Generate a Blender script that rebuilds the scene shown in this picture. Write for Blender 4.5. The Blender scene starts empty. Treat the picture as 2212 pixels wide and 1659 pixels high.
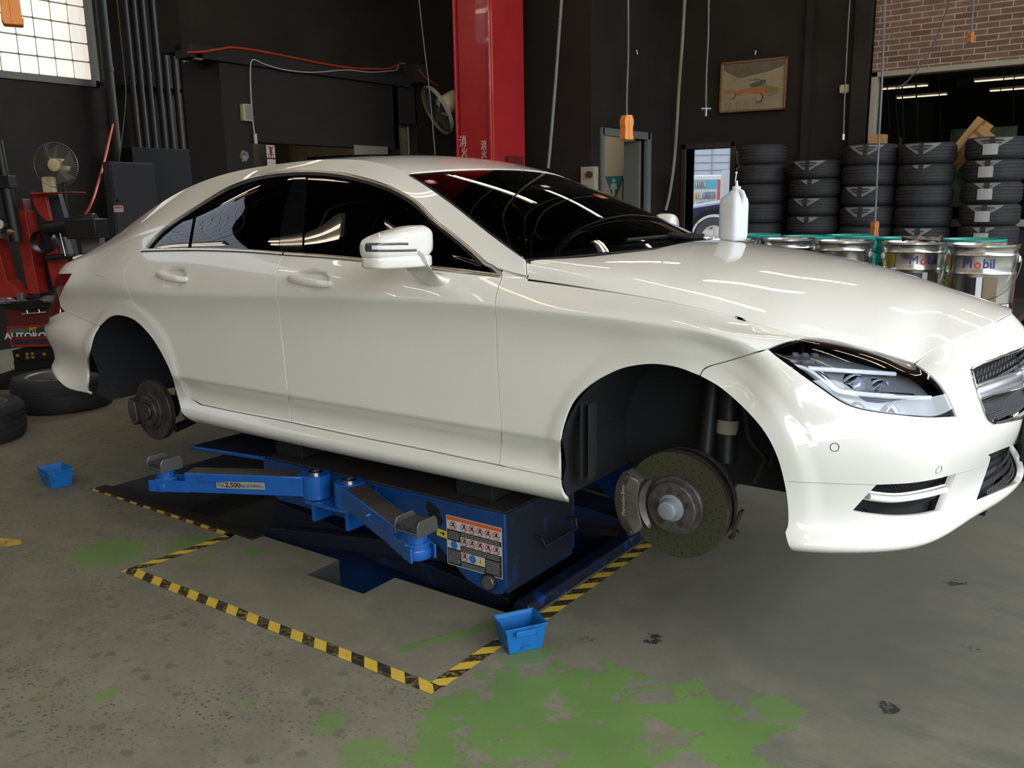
import bpy, bmesh, math, random
import numpy as np
from mathutils import Vector, Matrix, Euler
from mathutils.geometry import delaunay_2d_cdt

# ---------------------------------------------------------------- camera
F_PX = 1888.309
YAW, PITCH, ROLL = math.radians(-35.8235), math.radians(11.7573), math.radians(-0.9638)
LIFT = 0.33                                   # the raised car stands this much above its driving height
CAM = np.array([1.10877, -3.22669, 1.16931 + LIFT])
PCX, PCY = 1106.0, 829.5
def cam_axes():
    f = np.array([math.sin(YAW)*math.cos(PITCH), math.cos(YAW)*math.cos(PITCH), -math.sin(PITCH)])
    r0 = np.array([math.cos(YAW), -math.sin(YAW), 0.0]); u0 = np.cross(r0, f)
    r = r0*math.cos(ROLL) + u0*math.sin(ROLL); u = -r0*math.sin(ROLL) + u0*math.cos(ROLL)
    return r, u, f
AX_R, AX_U, AX_F = cam_axes()
SC = bpy.context.scene
COL = SC.collection
cd = bpy.data.cameras.new('camera'); cam = bpy.data.objects.new('camera', cd); COL.objects.link(cam)
cd.sensor_width = 36.0; cd.sensor_fit = 'HORIZONTAL'; cd.lens = F_PX/2212*36.0; cd.clip_start = 0.05; cd.clip_end = 300
m = Matrix.Identity(4)
for i in range(3):
    m[i][0] = AX_R[i]; m[i][1] = AX_U[i]; m[i][2] = -AX_F[i]; m[i][3] = CAM[i]
cam.matrix_world = m
SC.camera = cam

# ---------------------------------------------------------------- world, exposure, lamps
SC.view_settings.view_transform = 'Standard'; SC.view_settings.look = 'None'
SC.view_settings.gamma = 1.0; SC.view_settings.use_curve_mapping = False
SC.view_settings.exposure = -0.15
w = bpy.data.worlds.new('daylight'); SC.world = w; w.use_nodes = True
nt = w.node_tree; bg = nt.nodes['Background']
bg.inputs[0].default_value = (0.84, 0.92, 1.0, 1); bg.inputs[1].default_value = 9.5
def portal(name, loc, size, size_y, direction):
    d = bpy.data.lights.new(name, 'AREA'); d.shape = 'RECTANGLE'; d.size = size; d.size_y = size_y
    d.cycles.is_portal = True
    o = bpy.data.objects.new(name, d); COL.objects.link(o); o.location = loc
    o.rotation_euler = Vector(direction).to_track_quat('-Z', 'Y').to_euler()
    return o
X_OPEN = 5.2
portal('daylight_portal', (X_OPEN+0.02, -3.8, 2.45), 17.4, 4.9, (-1, 0, 0))

# ---------------------------------------------------------------- pixel tools: where a sight line meets a plane of the place
def ray(px, py): return AX_F + AX_R*(px-PCX)/F_PX - AX_U*(py-PCY)/F_PX
def hit(px, py, x=None, y=None, z=None, w=None):
    d = ray(px, py)
    if w is not None: t = w
    elif x is not None: t = (x-CAM[0])/d[0]
    elif y is not None: t = (y-CAM[1])/d[1]
    else: t = (z-CAM[2])/d[2]
    return CAM + d*t
def project(P):
    d = np.asarray(P) - CAM; wz = d@AX_F
    return np.stack([PCX+F_PX*(d@AX_R)/wz, PCY-F_PX*(d@AX_U)/wz], -1)

# ---------------------------------------------------------------- materials
MATS = {}
def mat(name, color=(.5,.5,.5), rough=.5, metal=0., coat=0., spec=.5, emit=None, estr=0., coat_rough=.03, trans=0., ior=1.45, alpha=1., noise=None, bump=None, sub=0):
    if name in MATS: return MATS[name]
    m = bpy.data.materials.new(name); m.use_nodes = True; n = m.node_tree; b = n.nodes['Principled BSDF']
    b.inputs['Base Color'].default_value = (*color, 1); b.inputs['Roughness'].default_value = rough
    b.inputs['Metallic'].default_value = metal; b.inputs['Coat Weight'].default_value = coat
    b.inputs['Coat Roughness'].default_value = coat_rough
    b.inputs['Specular IOR Level'].default_value = spec; b.inputs['IOR'].default_value = ior
    b.inputs['Transmission Weight'].default_value = trans; b.inputs['Alpha'].default_value = alpha
    if emit: b.inputs['Emission Color'].default_value = (*emit, 1); b.inputs['Emission Strength'].default_value = estr
    if noise:   # (scale, other colour, low, high)  worn / dirty patches
        tc = n.nodes.new('ShaderNodeTexCoord'); t = n.nodes.new('ShaderNodeTexNoise'); t.inputs['Scale'].default_value = noise[0]
        t.inputs['Detail'].default_value = 6; t.inputs['Roughness'].default_value = .65
        n.links.new(tc.outputs['Object'], t.inputs['Vector'])
        r = n.nodes.new('ShaderNodeMapRange'); r.inputs[1].default_value = noise[2]; r.inputs[2].default_value = noise[3]
        n.links.new(t.outputs['Fac'], r.inputs[0])
        mx = n.nodes.new('ShaderNodeMix'); mx.data_type = 'RGBA'
        mx.inputs[6].default_value = (*color, 1); mx.inputs[7].default_value = (*noise[1], 1)
        n.links.new(r.outputs[0], mx.inputs[0]); n.links.new(mx.outputs[2], b.inputs['Base Color'])
    if bump:    # (scale, strength)
        tc = n.nodes.new('ShaderNodeTexCoord'); t = n.nodes.new('ShaderNodeTexNoise'); t.inputs['Scale'].default_value = bump[0]
        t.inputs['Detail'].default_value = 5
        n.links.new(tc.outputs['Object'], t.inputs['Vector'])
        bp = n.nodes.new('ShaderNodeBump'); bp.inputs['Strength'].default_value = bump[1]; bp.inputs['Distance'].default_value = .01
        n.links.new(t.outputs['Fac'], bp.inputs['Height']); n.links.new(bp.outputs[0], b.inputs['Normal'])
    MATS[name] = m; return m
def glass_mat(name, tint, refl=1.0, ior=1.5, rough=0.0):
    # tinted pane: Fresnel mirror over a coloured see-through layer
    if name in MATS: return MATS[name]
    m = bpy.data.materials.new(name); m.use_nodes = True; n = m.node_tree
    for x in list(n.nodes): n.nodes.remove(x)
    o = n.nodes.new('ShaderNodeOutputMaterial'); mx = n.nodes.new('ShaderNodeMixShader')
    fr = n.nodes.new('ShaderNodeFresnel'); fr.inputs['IOR'].default_value = ior
    t = n.nodes.new('ShaderNodeBsdfTransparent'); t.inputs['Color'].default_value = (*tint, 1)
    g = n.nodes.new('ShaderNodeBsdfGlossy'); g.inputs['Roughness'].default_value = rough; g.inputs['Color'].default_value = (refl, refl, refl, 1)
    n.links.new(fr.outputs[0], mx.inputs[0]); n.links.new(t.outputs[0], mx.inputs[1]); n.links.new(g.outputs[0], mx.inputs[2])
    n.links.new(mx.outputs[0], o.inputs[0]); MATS[name] = m; return m

# ---------------------------------------------------------------- objects and tags
def tag(o, label=None, cat=None, group=None, kind=None):
    if label: o['label'] = label
    if cat: o['category'] = cat
    if group: o['group'] = group
    if kind: o['kind'] = kind
    return o
def empty(name, loc=(0,0,0), rz=0., label=None, cat=None, group=None, rot=None):
    o = bpy.data.objects.new(name, None); COL.objects.link(o); o.location = loc; o.empty_display_size = .05
    o.rotation_euler = rot if rot else (0, 0, rz)
    return tag(o, label, cat, group)
def finish(name, me, m, parent=None, smooth=None, bevel=0.):
    if m is not None:
        for mm in (m if isinstance(m, (list, tuple)) else [m]): me.materials.append(mm)
    o = bpy.data.objects.new(name, me); COL.objects.link(o)
    if parent: o.parent = parent
    if smooth is not None and len(me.polygons):
        me.shade_smooth(); me.set_sharp_from_angle(angle=math.radians(smooth))
    if bevel:
        b = o.modifiers.new('bevel', 'BEVEL'); b.width = bevel; b.segments = 2; b.limit_method = 'ANGLE'; b.angle_limit = math.radians(40)
        b.harden_normals = False
    return o
class MB:
    def __init__(s): s.v = []; s.f = []; s.mi = []
    def add(s, vs, fs, mi=0):
        k = len(s.v); s.v += [tuple(map(float, p)) for p in vs]; s.f += [tuple(i+k for i in f) for f in fs]; s.mi += [mi]*len(fs); return s
    def box(s, c, d, rot=None, mi=0):
        c = Vector(c); h = [x/2 for x in d]
        vs = [Vector((sx*h[0], sy*h[1], sz*h[2])) for sx in (-1,1) for sy in (-1,1) for sz in (-1,1)]
        if rot is not None:
            R = rot if isinstance(rot, Matrix) else Euler(rot).to_matrix()
            vs = [R@v for v in vs]
        vs = [v+c for v in vs]
        return s.add(vs, [(0,1,3,2),(4,6,7,5),(0,4,5,1),(2,3,7,6),(0,2,6,4),(1,5,7,3)], mi)
    def span(s, a, b, mi=0):
        return s.box([(x+y)/2 for x, y in zip(a, b)], [abs(y-x) for x, y in zip(a, b)], None, mi)
    def cyl(s, a, b, r0, r1=None, n=24, cap=True, mi=0):
        a = Vector(a); b = Vector(b); r1 = r0 if r1 is None else r1
        q = (b-a).to_track_quat('Z', 'Y').to_matrix()
        vs = []
        for c, r in ((a, r0), (b, r1)):
            for i in range(n):
                t = 2*math.pi*i/n; vs.append(c + q@Vector((r*math.cos(t), r*math.sin(t), 0)))
        fs = [(i, (i+1)%n, n+(i+1)%n, n+i) for i in range(n)]
        if cap: fs += [tuple(range(n-1, -1, -1)), tuple(range(n, 2*n))]
        return s.add(vs, fs, mi)
    def lathe(s, prof, c=(0,0,0), axis=(0,0,1), n=32, mi=0, close=False):
        q = Vector(axis).to_track_quat('Z', 'Y').to_matrix(); c = Vector(c); vs = []; fs = []
        for r, h in prof:
            for i in range(n):
                t = 2*math.pi*i/n; vs.append(c + q@Vector((r*math.cos(t), r*math.sin(t), h)))
        m_ = len(prof)
        for j in range(m_-1 if not close else m_):
            a = j*n; b = ((j+1)%m_)*n
            for i in range(n): fs.append((a+i, a+(i+1)%n, b+(i+1)%n, b+i))
        return s.add(vs, fs, mi)
    def tube(s, pts, r, n=8, mi=0, closed=False, flat=None):
        P = [Vector(p) for p in pts]; k = len(P); vs = []; fs = []; up = None
        for i, p in enumerate(P):
            if closed: t = (P[(i+1)%k]-P[i-1])
            else: t = P[min(i+1, k-1)]-P[max(i-1, 0)]
            t.normalize()
            if up is None:
                up = Vector((0,0,1)) if abs(t.z) < .9 else Vector((1,0,0))
            up = (up - t*up.dot(t)).normalized(); sd = t.cross(up)
            rr = r[i] if isinstance(r, (list, tuple)) else r
            for j in range(n):
                a = 2*math.pi*j/n
                vs.append(p + sd*math.cos(a)*rr*(flat[0] if flat else 1) + up*math.sin(a)*rr*(flat[1] if flat else 1))
        for i in range(k if closed else k-1):
            for j in range(n): fs.append((i*n+j, i*n+(j+1)%n, ((i+1)%k)*n+(j+1)%n, ((i+1)%k)*n+j))
        if not closed: fs += [tuple(range(n-1,-1,-1)), tuple(range((k-1)*n, k*n))]
        return s.add(vs, fs, mi)
    def prism(s, poly, axis, a, b, mi=0):
        # poly: 2D points; axis: 0,1,2 = extrusion axis from a to b (other two axes in order)
        def p3(p, h):
            q = [0,0,0]; o = [i for i in range(3) if i != axis]; q[o[0]] = p[0]; q[o[1]] = p[1]; q[axis] = h; return q
        n = len(poly); vs = [p3(p, a) for p in poly] + [p3(p, b) for p in poly]
        fs = [(i, (i+1)%n, n+(i+1)%n, n+i) for i in range(n)] + [tuple(range(n-1,-1,-1)), tuple(range(n, 2*n))]
        return s.add(vs, fs, mi)
    def build(s, name, m, parent=None, smooth=30, bevel=0., fix=True):
        me = bpy.data.meshes.new(name); me.from_pydata(s.v, [], s.f)
        if len(set(s.mi)) > 1: me.polygons.foreach_set('material_index', s.mi)
        if fix:
            bm = bmesh.new(); bm.from_mesh(me); bmesh.ops.recalc_face_normals(bm, faces=bm.faces); bm.to_mesh(me); bm.free()
        me.update()
        return finish(name, me, m, parent, smooth, bevel)
def smooth_line(pts, n=6, closed=False):
    # Catmull-Rom through the points
    P = [np.array(p, float) for p in pts]; k = len(P)
    if k < 3 and not closed:
        return [P[0]*(1-t)+P[-1]*t for t in np.linspace(0, 1, n+1)]
    out = []
    for i in range(k if closed else k-1):
        p1 = P[i]; p2 = P[(i+1)%k]
        p0 = P[i-1] if (i > 0 or closed) else 2*p1-p2
        p3 = P[(i+2)%k] if (i+2 < k or closed) else 2*p2-p1
        for j in range(n):
            t = j/n
            out.append(.5*((2*p1)+(-p0+p2)*t+(2*p0-5*p1+4*p2-p3)*t*t+(-p0+3*p1-3*p2+p3)*t**3))
    if not closed: out.append(P[-1])
    return out
def text_mesh(name, txt, size, m, parent, mtx, extrude=.0008, font=None, align='CENTER', xscale=1.0, bold=0.0):
    cu = bpy.data.curves.new(name, 'FONT'); cu.body = txt; cu.size = size; cu.extrude = extrude; cu.align_x = align; cu.align_y = 'CENTER'
    cu.resolution_u = 3; cu.offset = bold
    o = bpy.data.objects.new(name+'_tmp', cu); COL.objects.link(o)
    dg = bpy.context.evaluated_depsgraph_get(); me = bpy.data.meshes.new_from_object(o.evaluated_get(dg)); COL.objects.unlink(o); bpy.data.objects.remove(o)
    me.name = name; me.materials.clear()
    me.transform(mtx @ Matrix.Diagonal((xscale, 1, 1, 1)))
    return finish(name, me, m, parent)
def frame_mtx(o, right, up):
    r = Vector(right).normalized(); u = Vector(up); u = (u - r*u.dot(r)).normalized(); n = r.cross(u)
    M = Matrix.Identity(4)
    for i in range(3): M[i][0] = r[i]; M[i][1] = u[i]; M[i][2] = n[i]; M[i][3] = o[i]
    return M

# spline helpers
def nat_m(t):
    # matrix giving natural-spline second derivatives from values
    n = len(t); A = np.zeros((n, n)); B = np.zeros((n, n)); A[0,0] = A[-1,-1] = 1
    for i in range(1, n-1):
        h0 = t[i]-t[i-1]; h1 = t[i+1]-t[i]
        A[i,i-1] = h0/6; A[i,i] = (h0+h1)/3; A[i,i+1] = h1/6
        B[i,i-1] = 1/h0; B[i,i] = -1/h0-1/h1; B[i,i+1] = 1/h1
    return np.linalg.solve(A, B)
def sp_eval(t, Y, M, q):
    # Y,M (n,...) knots along axis 0; q scalar array -> (len(q),...)
    i = np.clip(np.searchsorted(t, q)-1, 0, len(t)-2); h = (t[i+1]-t[i]); a = (t[i+1]-q)/h; b = 1-a
    e = (slice(None),)+(None,)*(Y.ndim-1)
    return a[e]*Y[i]+b[e]*Y[i+1]+((a**3-a)*h*h/6)[e]*M[i]+((b**3-b)*h*h/6)[e]*M[i+1]
class Spl:
    def __init__(s, pts):
        pts = sorted(pts); s.t = np.array([p[0] for p in pts], float); s.y = np.array([p[1] for p in pts], float); s.m = nat_m(s.t)@s.y
    def __call__(s, q):
        q = np.asarray(q, float); qq = np.clip(np.atleast_1d(q), s.t[0], s.t[-1]); r = sp_eval(s.t, s.y, s.m, qq)
        return r.reshape(q.shape)
def in_poly(P, poly):
    P = np.asarray(P); x, y = P[:,0], P[:,1]; poly = np.asarray(poly); r = np.zeros(len(P), bool); n = len(poly); j = n-1
    for i in range(n):
        xi, yi = poly[i]; xj, yj = poly[j]
        if yi != yj:
            c = ((yi > y) != (yj > y)) & (x < (xj-xi)*(y-yi)/(yj-yi)+xi); r ^= c
        j = i
    return r
# ================================================================ THE ROOM
class NG:
    def __init__(s, m):
        m.use_nodes = True; s.t = m.node_tree; s.b = s.t.nodes['Principled BSDF']
        tc = s.t.nodes.new('ShaderNodeTexCoord'); s.P = tc.outputs['Object']
        sp = s.t.nodes.new('ShaderNodeSeparateXYZ'); s.t.links.new(s.P, sp.inputs[0]); s.x, s.y, s.z = sp.outputs
    def put(s, sock, v):
        if hasattr(v, 'links') or hasattr(v, 'is_linked'): s.t.links.new(v, sock)
        elif isinstance(v, (tuple, list)): sock.default_value = (*v, 1) if len(v) == 3 and sock.type == 'RGBA' else v
        else: sock.default_value = v
    def m(s, op, a, b=0., c=None, clamp=False):
        n = s.t.nodes.new('ShaderNodeMath'); n.operation = op; n.use_clamp = clamp; s.put(n.inputs[0], a); s.put(n.inputs[1], b)
        if c is not None: s.put(n.inputs[2], c)
        return n.outputs[0]
    def noise(s, scale, detail=6, rough=.6, vec=None, dist=0.):
        n = s.t.nodes.new('ShaderNodeTexNoise'); n.inputs['Scale'].default_value = scale; n.inputs['Detail'].default_value = detail
        n.inputs['Roughness'].default_value = rough; n.inputs['Distortion'].default_value = dist; s.t.links.new(vec or s.P, n.inputs['Vector']); return n.outputs['Fac']
    def vor(s, scale, feat='F1', vec=None, rnd=1.):
        n = s.t.nodes.new('ShaderNodeTexVoronoi'); n.feature = feat; n.inputs['Scale'].default_value = scale; n.inputs['Randomness'].default_value = rnd
        s.t.links.new(vec or s.P, n.inputs['Vector']); return n
    def ramp(s, v, a, b, lo=0., hi=1.):
        n = s.t.nodes.new('ShaderNodeMapRange'); n.clamp = True; s.put(n.inputs[0], v); n.inputs[1].default_value = a; n.inputs[2].default_value = b
        n.inputs[3].default_value = lo; n.inputs[4].default_value = hi; return n.outputs[0]
    def mix(s, f, a, b):
        n = s.t.nodes.new('ShaderNodeMix'); n.data_type = 'RGBA'; s.put(n.inputs[0], f); s.put(n.inputs[6], a); s.put(n.inputs[7], b); return n.outputs[2]
    def scale(s, v):
        n = s.t.nodes.new('ShaderNodeMapping'); n.inputs['Scale'].default_value = v; s.t.links.new(s.P, n.inputs['Vector']); return n.outputs[0]
    def bump(s, h, strength=.3, dist=.003):
        n = s.t.nodes.new('ShaderNodeBump'); n.inputs['Strength'].default_value = strength; n.inputs['Distance'].default_value = dist
        s.put(n.inputs['Height'], h); s.t.links.new(n.outputs[0], s.b.inputs['Normal'])
def newmat(name): m = bpy.data.materials.new(name); MATS[name] = m; return m, NG(m)

# worn shop floor: bare concrete with peeling green paint
mfloor, g = newmat('shop_floor')
n1 = g.noise(1.3, 5, .6); n2 = g.noise(7, 8, .65); n3 = g.noise(38, 6, .6)
conc = g.mix(g.ramp(n1, .35, .68), (.205,.186,.133), (.150,.140,.102))
conc = g.mix(g.ramp(n2, .45, .72), conc, (.230,.210,.150))
conc = g.mix(g.m('MULTIPLY', g.ramp(n3, .5, .75), .30), conc, (.115,.105,.078))
# chips: small dark green-grey pits, thickest towards the near left
v = g.vor(42, vec=g.scale((1, 1.5, 1))); cv = g.m('ADD', v.outputs['Distance'], g.m('MULTIPLY', g.m('SUBTRACT', g.noise(60, 4), .5), .5))
dens = g.ramp(g.noise(3.1, 4, .6), .40, .66)
nearl = g.m('MULTIPLY', g.m('MAXIMUM', g.ramp(g.y, -1.33, -1.42), g.ramp(g.x, -2.2, -2.35)), g.ramp(g.x, .3, -.5))
chip = g.m('MULTIPLY', g.m('MULTIPLY', g.ramp(cv, .30, .22), g.m('ADD', g.m('MULTIPLY', dens, .9), .15, clamp=True)), g.m('ADD', nearl, .06, clamp=True))
v2 = g.vor(9); cv2 = g.m('ADD', v2.outputs['Distance'], g.m('MULTIPLY', g.m('SUBTRACT', g.noise(24, 5), .5), .9))
chip2 = g.m('MULTIPLY', g.ramp(cv2, .18, .13), g.m('ADD', g.m('MULTIPLY', nearl, .5), .06))
chipc = g.mix(g.ramp(g.noise(4, 2), .45, .6), (.085,.080,.052), (.080,.100,.045))
conc = g.mix(g.m('MAXIMUM', chip, chip2), conc, chipc)
# tyre-darkened band on the right, car shade painted into the floor, oily stains
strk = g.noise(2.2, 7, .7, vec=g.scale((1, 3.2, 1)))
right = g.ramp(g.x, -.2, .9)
grime_shade = g.m('MULTIPLY', g.m('MULTIPLY', g.ramp(g.m('ADD', g.x, g.m('MULTIPLY', g.noise(2.5,5), .5)), -.35, .25), g.ramp(g.m('ADD', g.y, g.m('MULTIPLY', g.noise(2.2,5), .45)), -.85, -.25)), g.ramp(g.x, 1.6, .5))
conc = g.mix(g.m('MULTIPLY', grime_shade, .75), conc, (.105,.100,.078))
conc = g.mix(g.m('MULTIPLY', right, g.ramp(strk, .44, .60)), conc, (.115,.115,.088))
oil = g.vor(3.0); oc = g.m('ADD', oil.outputs['Distance'], g.m('MULTIPLY', g.m('SUBTRACT', g.noise(18, 6, .7), .5), .55))
conc = g.mix(g.m('MULTIPLY', g.ramp(oc, .10, .075), g.ramp(g.x, -.6, -.2)), conc, (.030,.028,.026))
# green paint that is still holding: big field in front, remnants elsewhere
warp = g.m('MULTIPLY', g.m('SUBTRACT', g.noise(4.5, 9, .68), .5), .75)
f1 = g.m('MINIMUM', g.m('ADD', g.x, .47), g.m('SUBTRACT', .42, g.x))        # x from -.47 to .42
f2 = g.m('SUBTRACT', g.m('SUBTRACT', -.93, g.y), g.m('MULTIPLY', g.x, .0))
fld = g.m('ADD', g.m('MINIMUM', f1, f2), warp)
worn = g.m('MULTIPLY', g.ramp(g.noise(3.4, 8, .68, dist=.4), .535, .565), g.ramp(g.noise(15, 8, .7), .38, .46))
green = g.m('MULTIPLY', g.ramp(fld, -.01, .012), g.m('SUBTRACT', 1, worn))
def blob(cx, cy, r, amp=.25):
    d = g.m('SQRT', g.m('ADD', g.m('POWER', g.m('SUBTRACT', g.x, cx), 2.), g.m('POWER', g.m('SUBTRACT', g.y, cy), 2.)))
    return g.ramp(g.m('SUBTRACT', g.m('ADD', d, g.m('MULTIPLY', g.m('SUBTRACT', g.noise(9, 6), .5), amp)), r), .012, -.012)
bl = None
for cx, cy, r in ((-.70,-1.655,.05),(-.512,-1.70,.075),(-2.50,-1.31,.16),(-2.30,-1.05,.10),(-1.95,-.95,.04),(.36,-.86,.07),(-1.40,-1.95,.03)):
    q = blob(cx, cy, r, .16); bl = q if bl is None else g.m('MAXIMUM', bl, q)
rem = g.m('MULTIPLY', g.ramp(g.noise(6.5, 7, .6), .66, .68), g.ramp(g.y, -.8, -1.2))
green = g.m('MAXIMUM', green, g.m('MAXIMUM', g.m('MULTIPLY', bl, .8), g.m('MULTIPLY', rem, .55)))
# long green scrape beside the lift
def stroke(ax, ay, bx, by, wd):
    L_ = math.hypot(bx-ax, by-ay); ux, uy = (bx-ax)/L_, (by-ay)/L_
    dx = g.m('SUBTRACT', g.x, ax); dy = g.m('SUBTRACT', g.y, ay)
    t = g.m('ADD', g.m('MULTIPLY', dx, ux), g.m('MULTIPLY', dy, uy)); n_ = g.m('ABSOLUTE', g.m('SUBTRACT', g.m('MULTIPLY', dx, uy), g.m('MULTIPLY', dy, ux)))
    e = g.m('ADD', n_, g.m('MULTIPLY', g.m('SUBTRACT', g.noise(22, 4), .5), wd*1.2))
    return g.m('MULTIPLY', g.m('MULTIPLY', g.ramp(e, wd, wd*.7), g.ramp(t, 0, .02)), g.ramp(t, L_, L_-.02))
sc = g.m('MAXIMUM', stroke(-.84,-1.25,-.62,-.81,.030), g.m('MULTIPLY', stroke(-2.12,-.86,-2.08,-1.22,.022), .45))
green = g.m('MAXIMUM', green, g.m('MULTIPLY', sc, .8))
gcol = g.mix(g.ramp(g.noise(2.6, 4), .4, .7), (.140,.235,.066), (.115,.190,.056))
gcol = g.mix(g.m('MULTIPLY', g.ramp(g.noise(90, 3), .66, .7), .6), gcol, (.05,.06,.03))
col = g.mix(green, conc, gcol)
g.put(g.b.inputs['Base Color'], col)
g.put(g.b.inputs['Roughness'], g.m('ADD', g.m('MULTIPLY', green, -.22), g.m('ADD', .62, g.m('MULTIPLY', n2, .1))))
g.b.inputs['Specular IOR Level'].default_value = .35
g.bump(g.m('ADD', g.m('MULTIPLY', g.m('MAXIMUM', chip, chip2), -.8), g.m('ADD', g.m('MULTIPLY', green, .6), g.m('MULTIPLY', n3, .4))), .35, .002)

PIT = .26
XL, XR, YN, YF = -9.0, X_OPEN, -13.0, 5.54
mb = MB()
def flat(x0, y0, x1, y1, z=0): mb.add([(x0,y0,z),(x1,y0,z),(x1,y1,z),(x0,y1,z)], [(0,1,2,3)])
px0, px1, py0, py1 = -3.39, -.63, -.80, .95; nx0, nx1, ny0 = -1.578, -1.25, -.982
flat(XL-.3, YN-.3, XR+6, ny0); flat(XL-.3, ny0, nx0, py0); flat(nx1, ny0, XR+6, py0)
flat(XL-.3, py0, px0, py1); flat(px1, py0, XR+6, py1); flat(XL-.3, py1, XR+6, YF+.3)
ring = [(px0,py0),(nx0,py0),(nx0,ny0),(nx1,ny0),(nx1,py0),(px1,py0),(px1,py1),(px0,py1)]
for i in range(len(ring)):
    a, b = ring[i], ring[(i+1)%len(ring)]; mb.add([(*a,0),(*b,0),(*b,-PIT),(*a,-PIT)], [(0,1,2,3)], mi=1)
mb.add([(x,y,-PIT) for x,y in ring], [tuple(range(8))], mi=1)
mpit = mat('pit_lining', (.035,.034,.034), rough=.75, noise=(6, (.02,.02,.02), .4, .7))
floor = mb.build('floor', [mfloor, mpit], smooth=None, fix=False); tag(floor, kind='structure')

def plaster(name, c, c2):
    m, g = newmat(name); n = g.noise(1.6, 6, .6); f = g.noise(45, 5, .6)
    g.put(g.b.inputs['Base Color'], g.mix(g.ramp(n, .38, .7), c, c2)); g.b.inputs['Roughness'].default_value = .85; g.b.inputs['Specular IOR Level'].default_value = .12
    g.bump(g.m('ADD', f, n), .25, .004); return m
mwall = plaster('soot_black_wall', (.018,.0155,.013), (.027,.0225,.018))
mwall2 = plaster('charcoal_partition', (.030,.028,.027), (.024,.022,.021))
mceil = plaster('black_ceiling', (.02,.019,.018), (.03,.028,.026))
def wall(name, boxes, m=mwall):
    b = MB()
    for a, c in boxes: b.span(a, c)
    o = b.build(name, m, smooth=None); tag(o, kind='structure'); return o
H = 7.2
# left wall with the glass block window (opening y 1.58..2.62, z 2.93 up)
WY0, WY1, WZ0, WZ1 = 1.42, 2.63, 2.935, 4.60
wall('wall_left', [((XL-.25,YN,0),(XL,-6.41,H)),((XL-.25,-.79,0),(XL,WY0,H)),((XL-.25,-6.41,0),(XL,-.79,4.3)),((XL-.25,-6.41,5.91),(XL,-.79,H)),((XL-.25,WY1,0),(XL,YF+.25,H)),((XL-.25,WY0,0),(XL,WY1,WZ0)),((XL-.25,WY0,WZ1),(XL,WY1,H))])
wall('ceiling', [((XL-.25,YN-.25,H),(XR+.1,YF+.25,H+.2))], mceil)
# far wall: back door opening, brick panel above the office window
D1 = (-2.912,-2.424, 2.01)
BX = -1.09
wall('wall_back', [((-3.1,YF,0),(D1[0],YF+.2,H)),((D1[0],YF,D1[2]),(D1[1],YF+.2,H)),((D1[1],YF,0),(BX-.10,YF+.2,H)),((BX,YF,0),(XR+2.2,YF+.2,1.25)),((XR-.3,YF,1.25),(XR+2.2,YF+.2,H))])
wall('trim_back', [((BX-.16,YF-.10,0),(BX-.02,YF+.2,H))], mwall)
wall('trim_corner', [((BX-.62,YF-.05,0),(BX-.55,YF,H))], mwall)
# partition block: pillar, upper wall, openings
PX = -5.2
wall('wall_partition', [((PX-.14,1.50,0),(PX,1.78,2.70)),((PX-.14,3.55,0),(PX,3.62,2.70)),((PX-.14,1.78,2.04),(PX,3.62,2.72)),((PX-.14,3.62,2.30),(PX,3.9,2.72)),((PX-.45,3.62,0),(PX-.40,3.9,2.4)),
     ((PX-.10,3.88,0),(PX,3.9,2.7))], mwall2)
wall('wall_upper', [((PX-.34,1.2,2.72),(PX-.05,3.9,H))], mwall)
wall('trim_beam', [((PX-.14,1.2,2.66),(PX+.045,3.78,2.76))], mwall2)
wall('wall_side', [((-5.7,1.5,0),(PX-.14,1.62,2.70))], mwall2)
wall('wall_middle', [((PX-.1,3.9,0),(-3.25,4.05,H))], mwall)
D2 = (4.07, 5.03, 2.12)
wall('wall_right_return', [((-3.25,3.9,0),(-3.1,D2[0],H)),((-3.25,D2[1],0),(-3.1,YF+.2,H)),((-3.25,D2[0],D2[2]),(-3.1,D2[1],H))], mwall)
wall('wall_rear_room', [((-5.6,5.4,0),(-3.25,5.5,2.6)),((-5.6,4.05,0),(-5.5,5.5,2.6)),((-5.6,4.05,2.6),(-3.25,5.5,2.7))], mat('cream_room', (.42,.40,.34), rough=.8))
wall('wall_store_room', [((-7.2,2.85,0),(-7.1,3.9,2.7)),((-7.2,3.8,0),(PX-.14,3.9,2.7))], mat('brown_room', (.20,.16,.10), rough=.8, noise=(2,(.12,.10,.06),.4,.6)))
# wall behind the camera, with its long band of glass blocks
BZ0, BZ1, BXA, BXB = 2.3, 3.7, -8.2, -.6
wall('wall_front', [((XL-.25,YN-.25,0),(XR+.1,YN,H))])
# open shop front on the right: posts and the lintel only
wall('wall_right', [((XR,YN,4.95),(XR+.25,YF,H)),((XR,YN-.1,0),(XR+.25,YN+.4,4.95)),((XR,YF-.5,0),(XR+.25,YF,4.95))])
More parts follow.
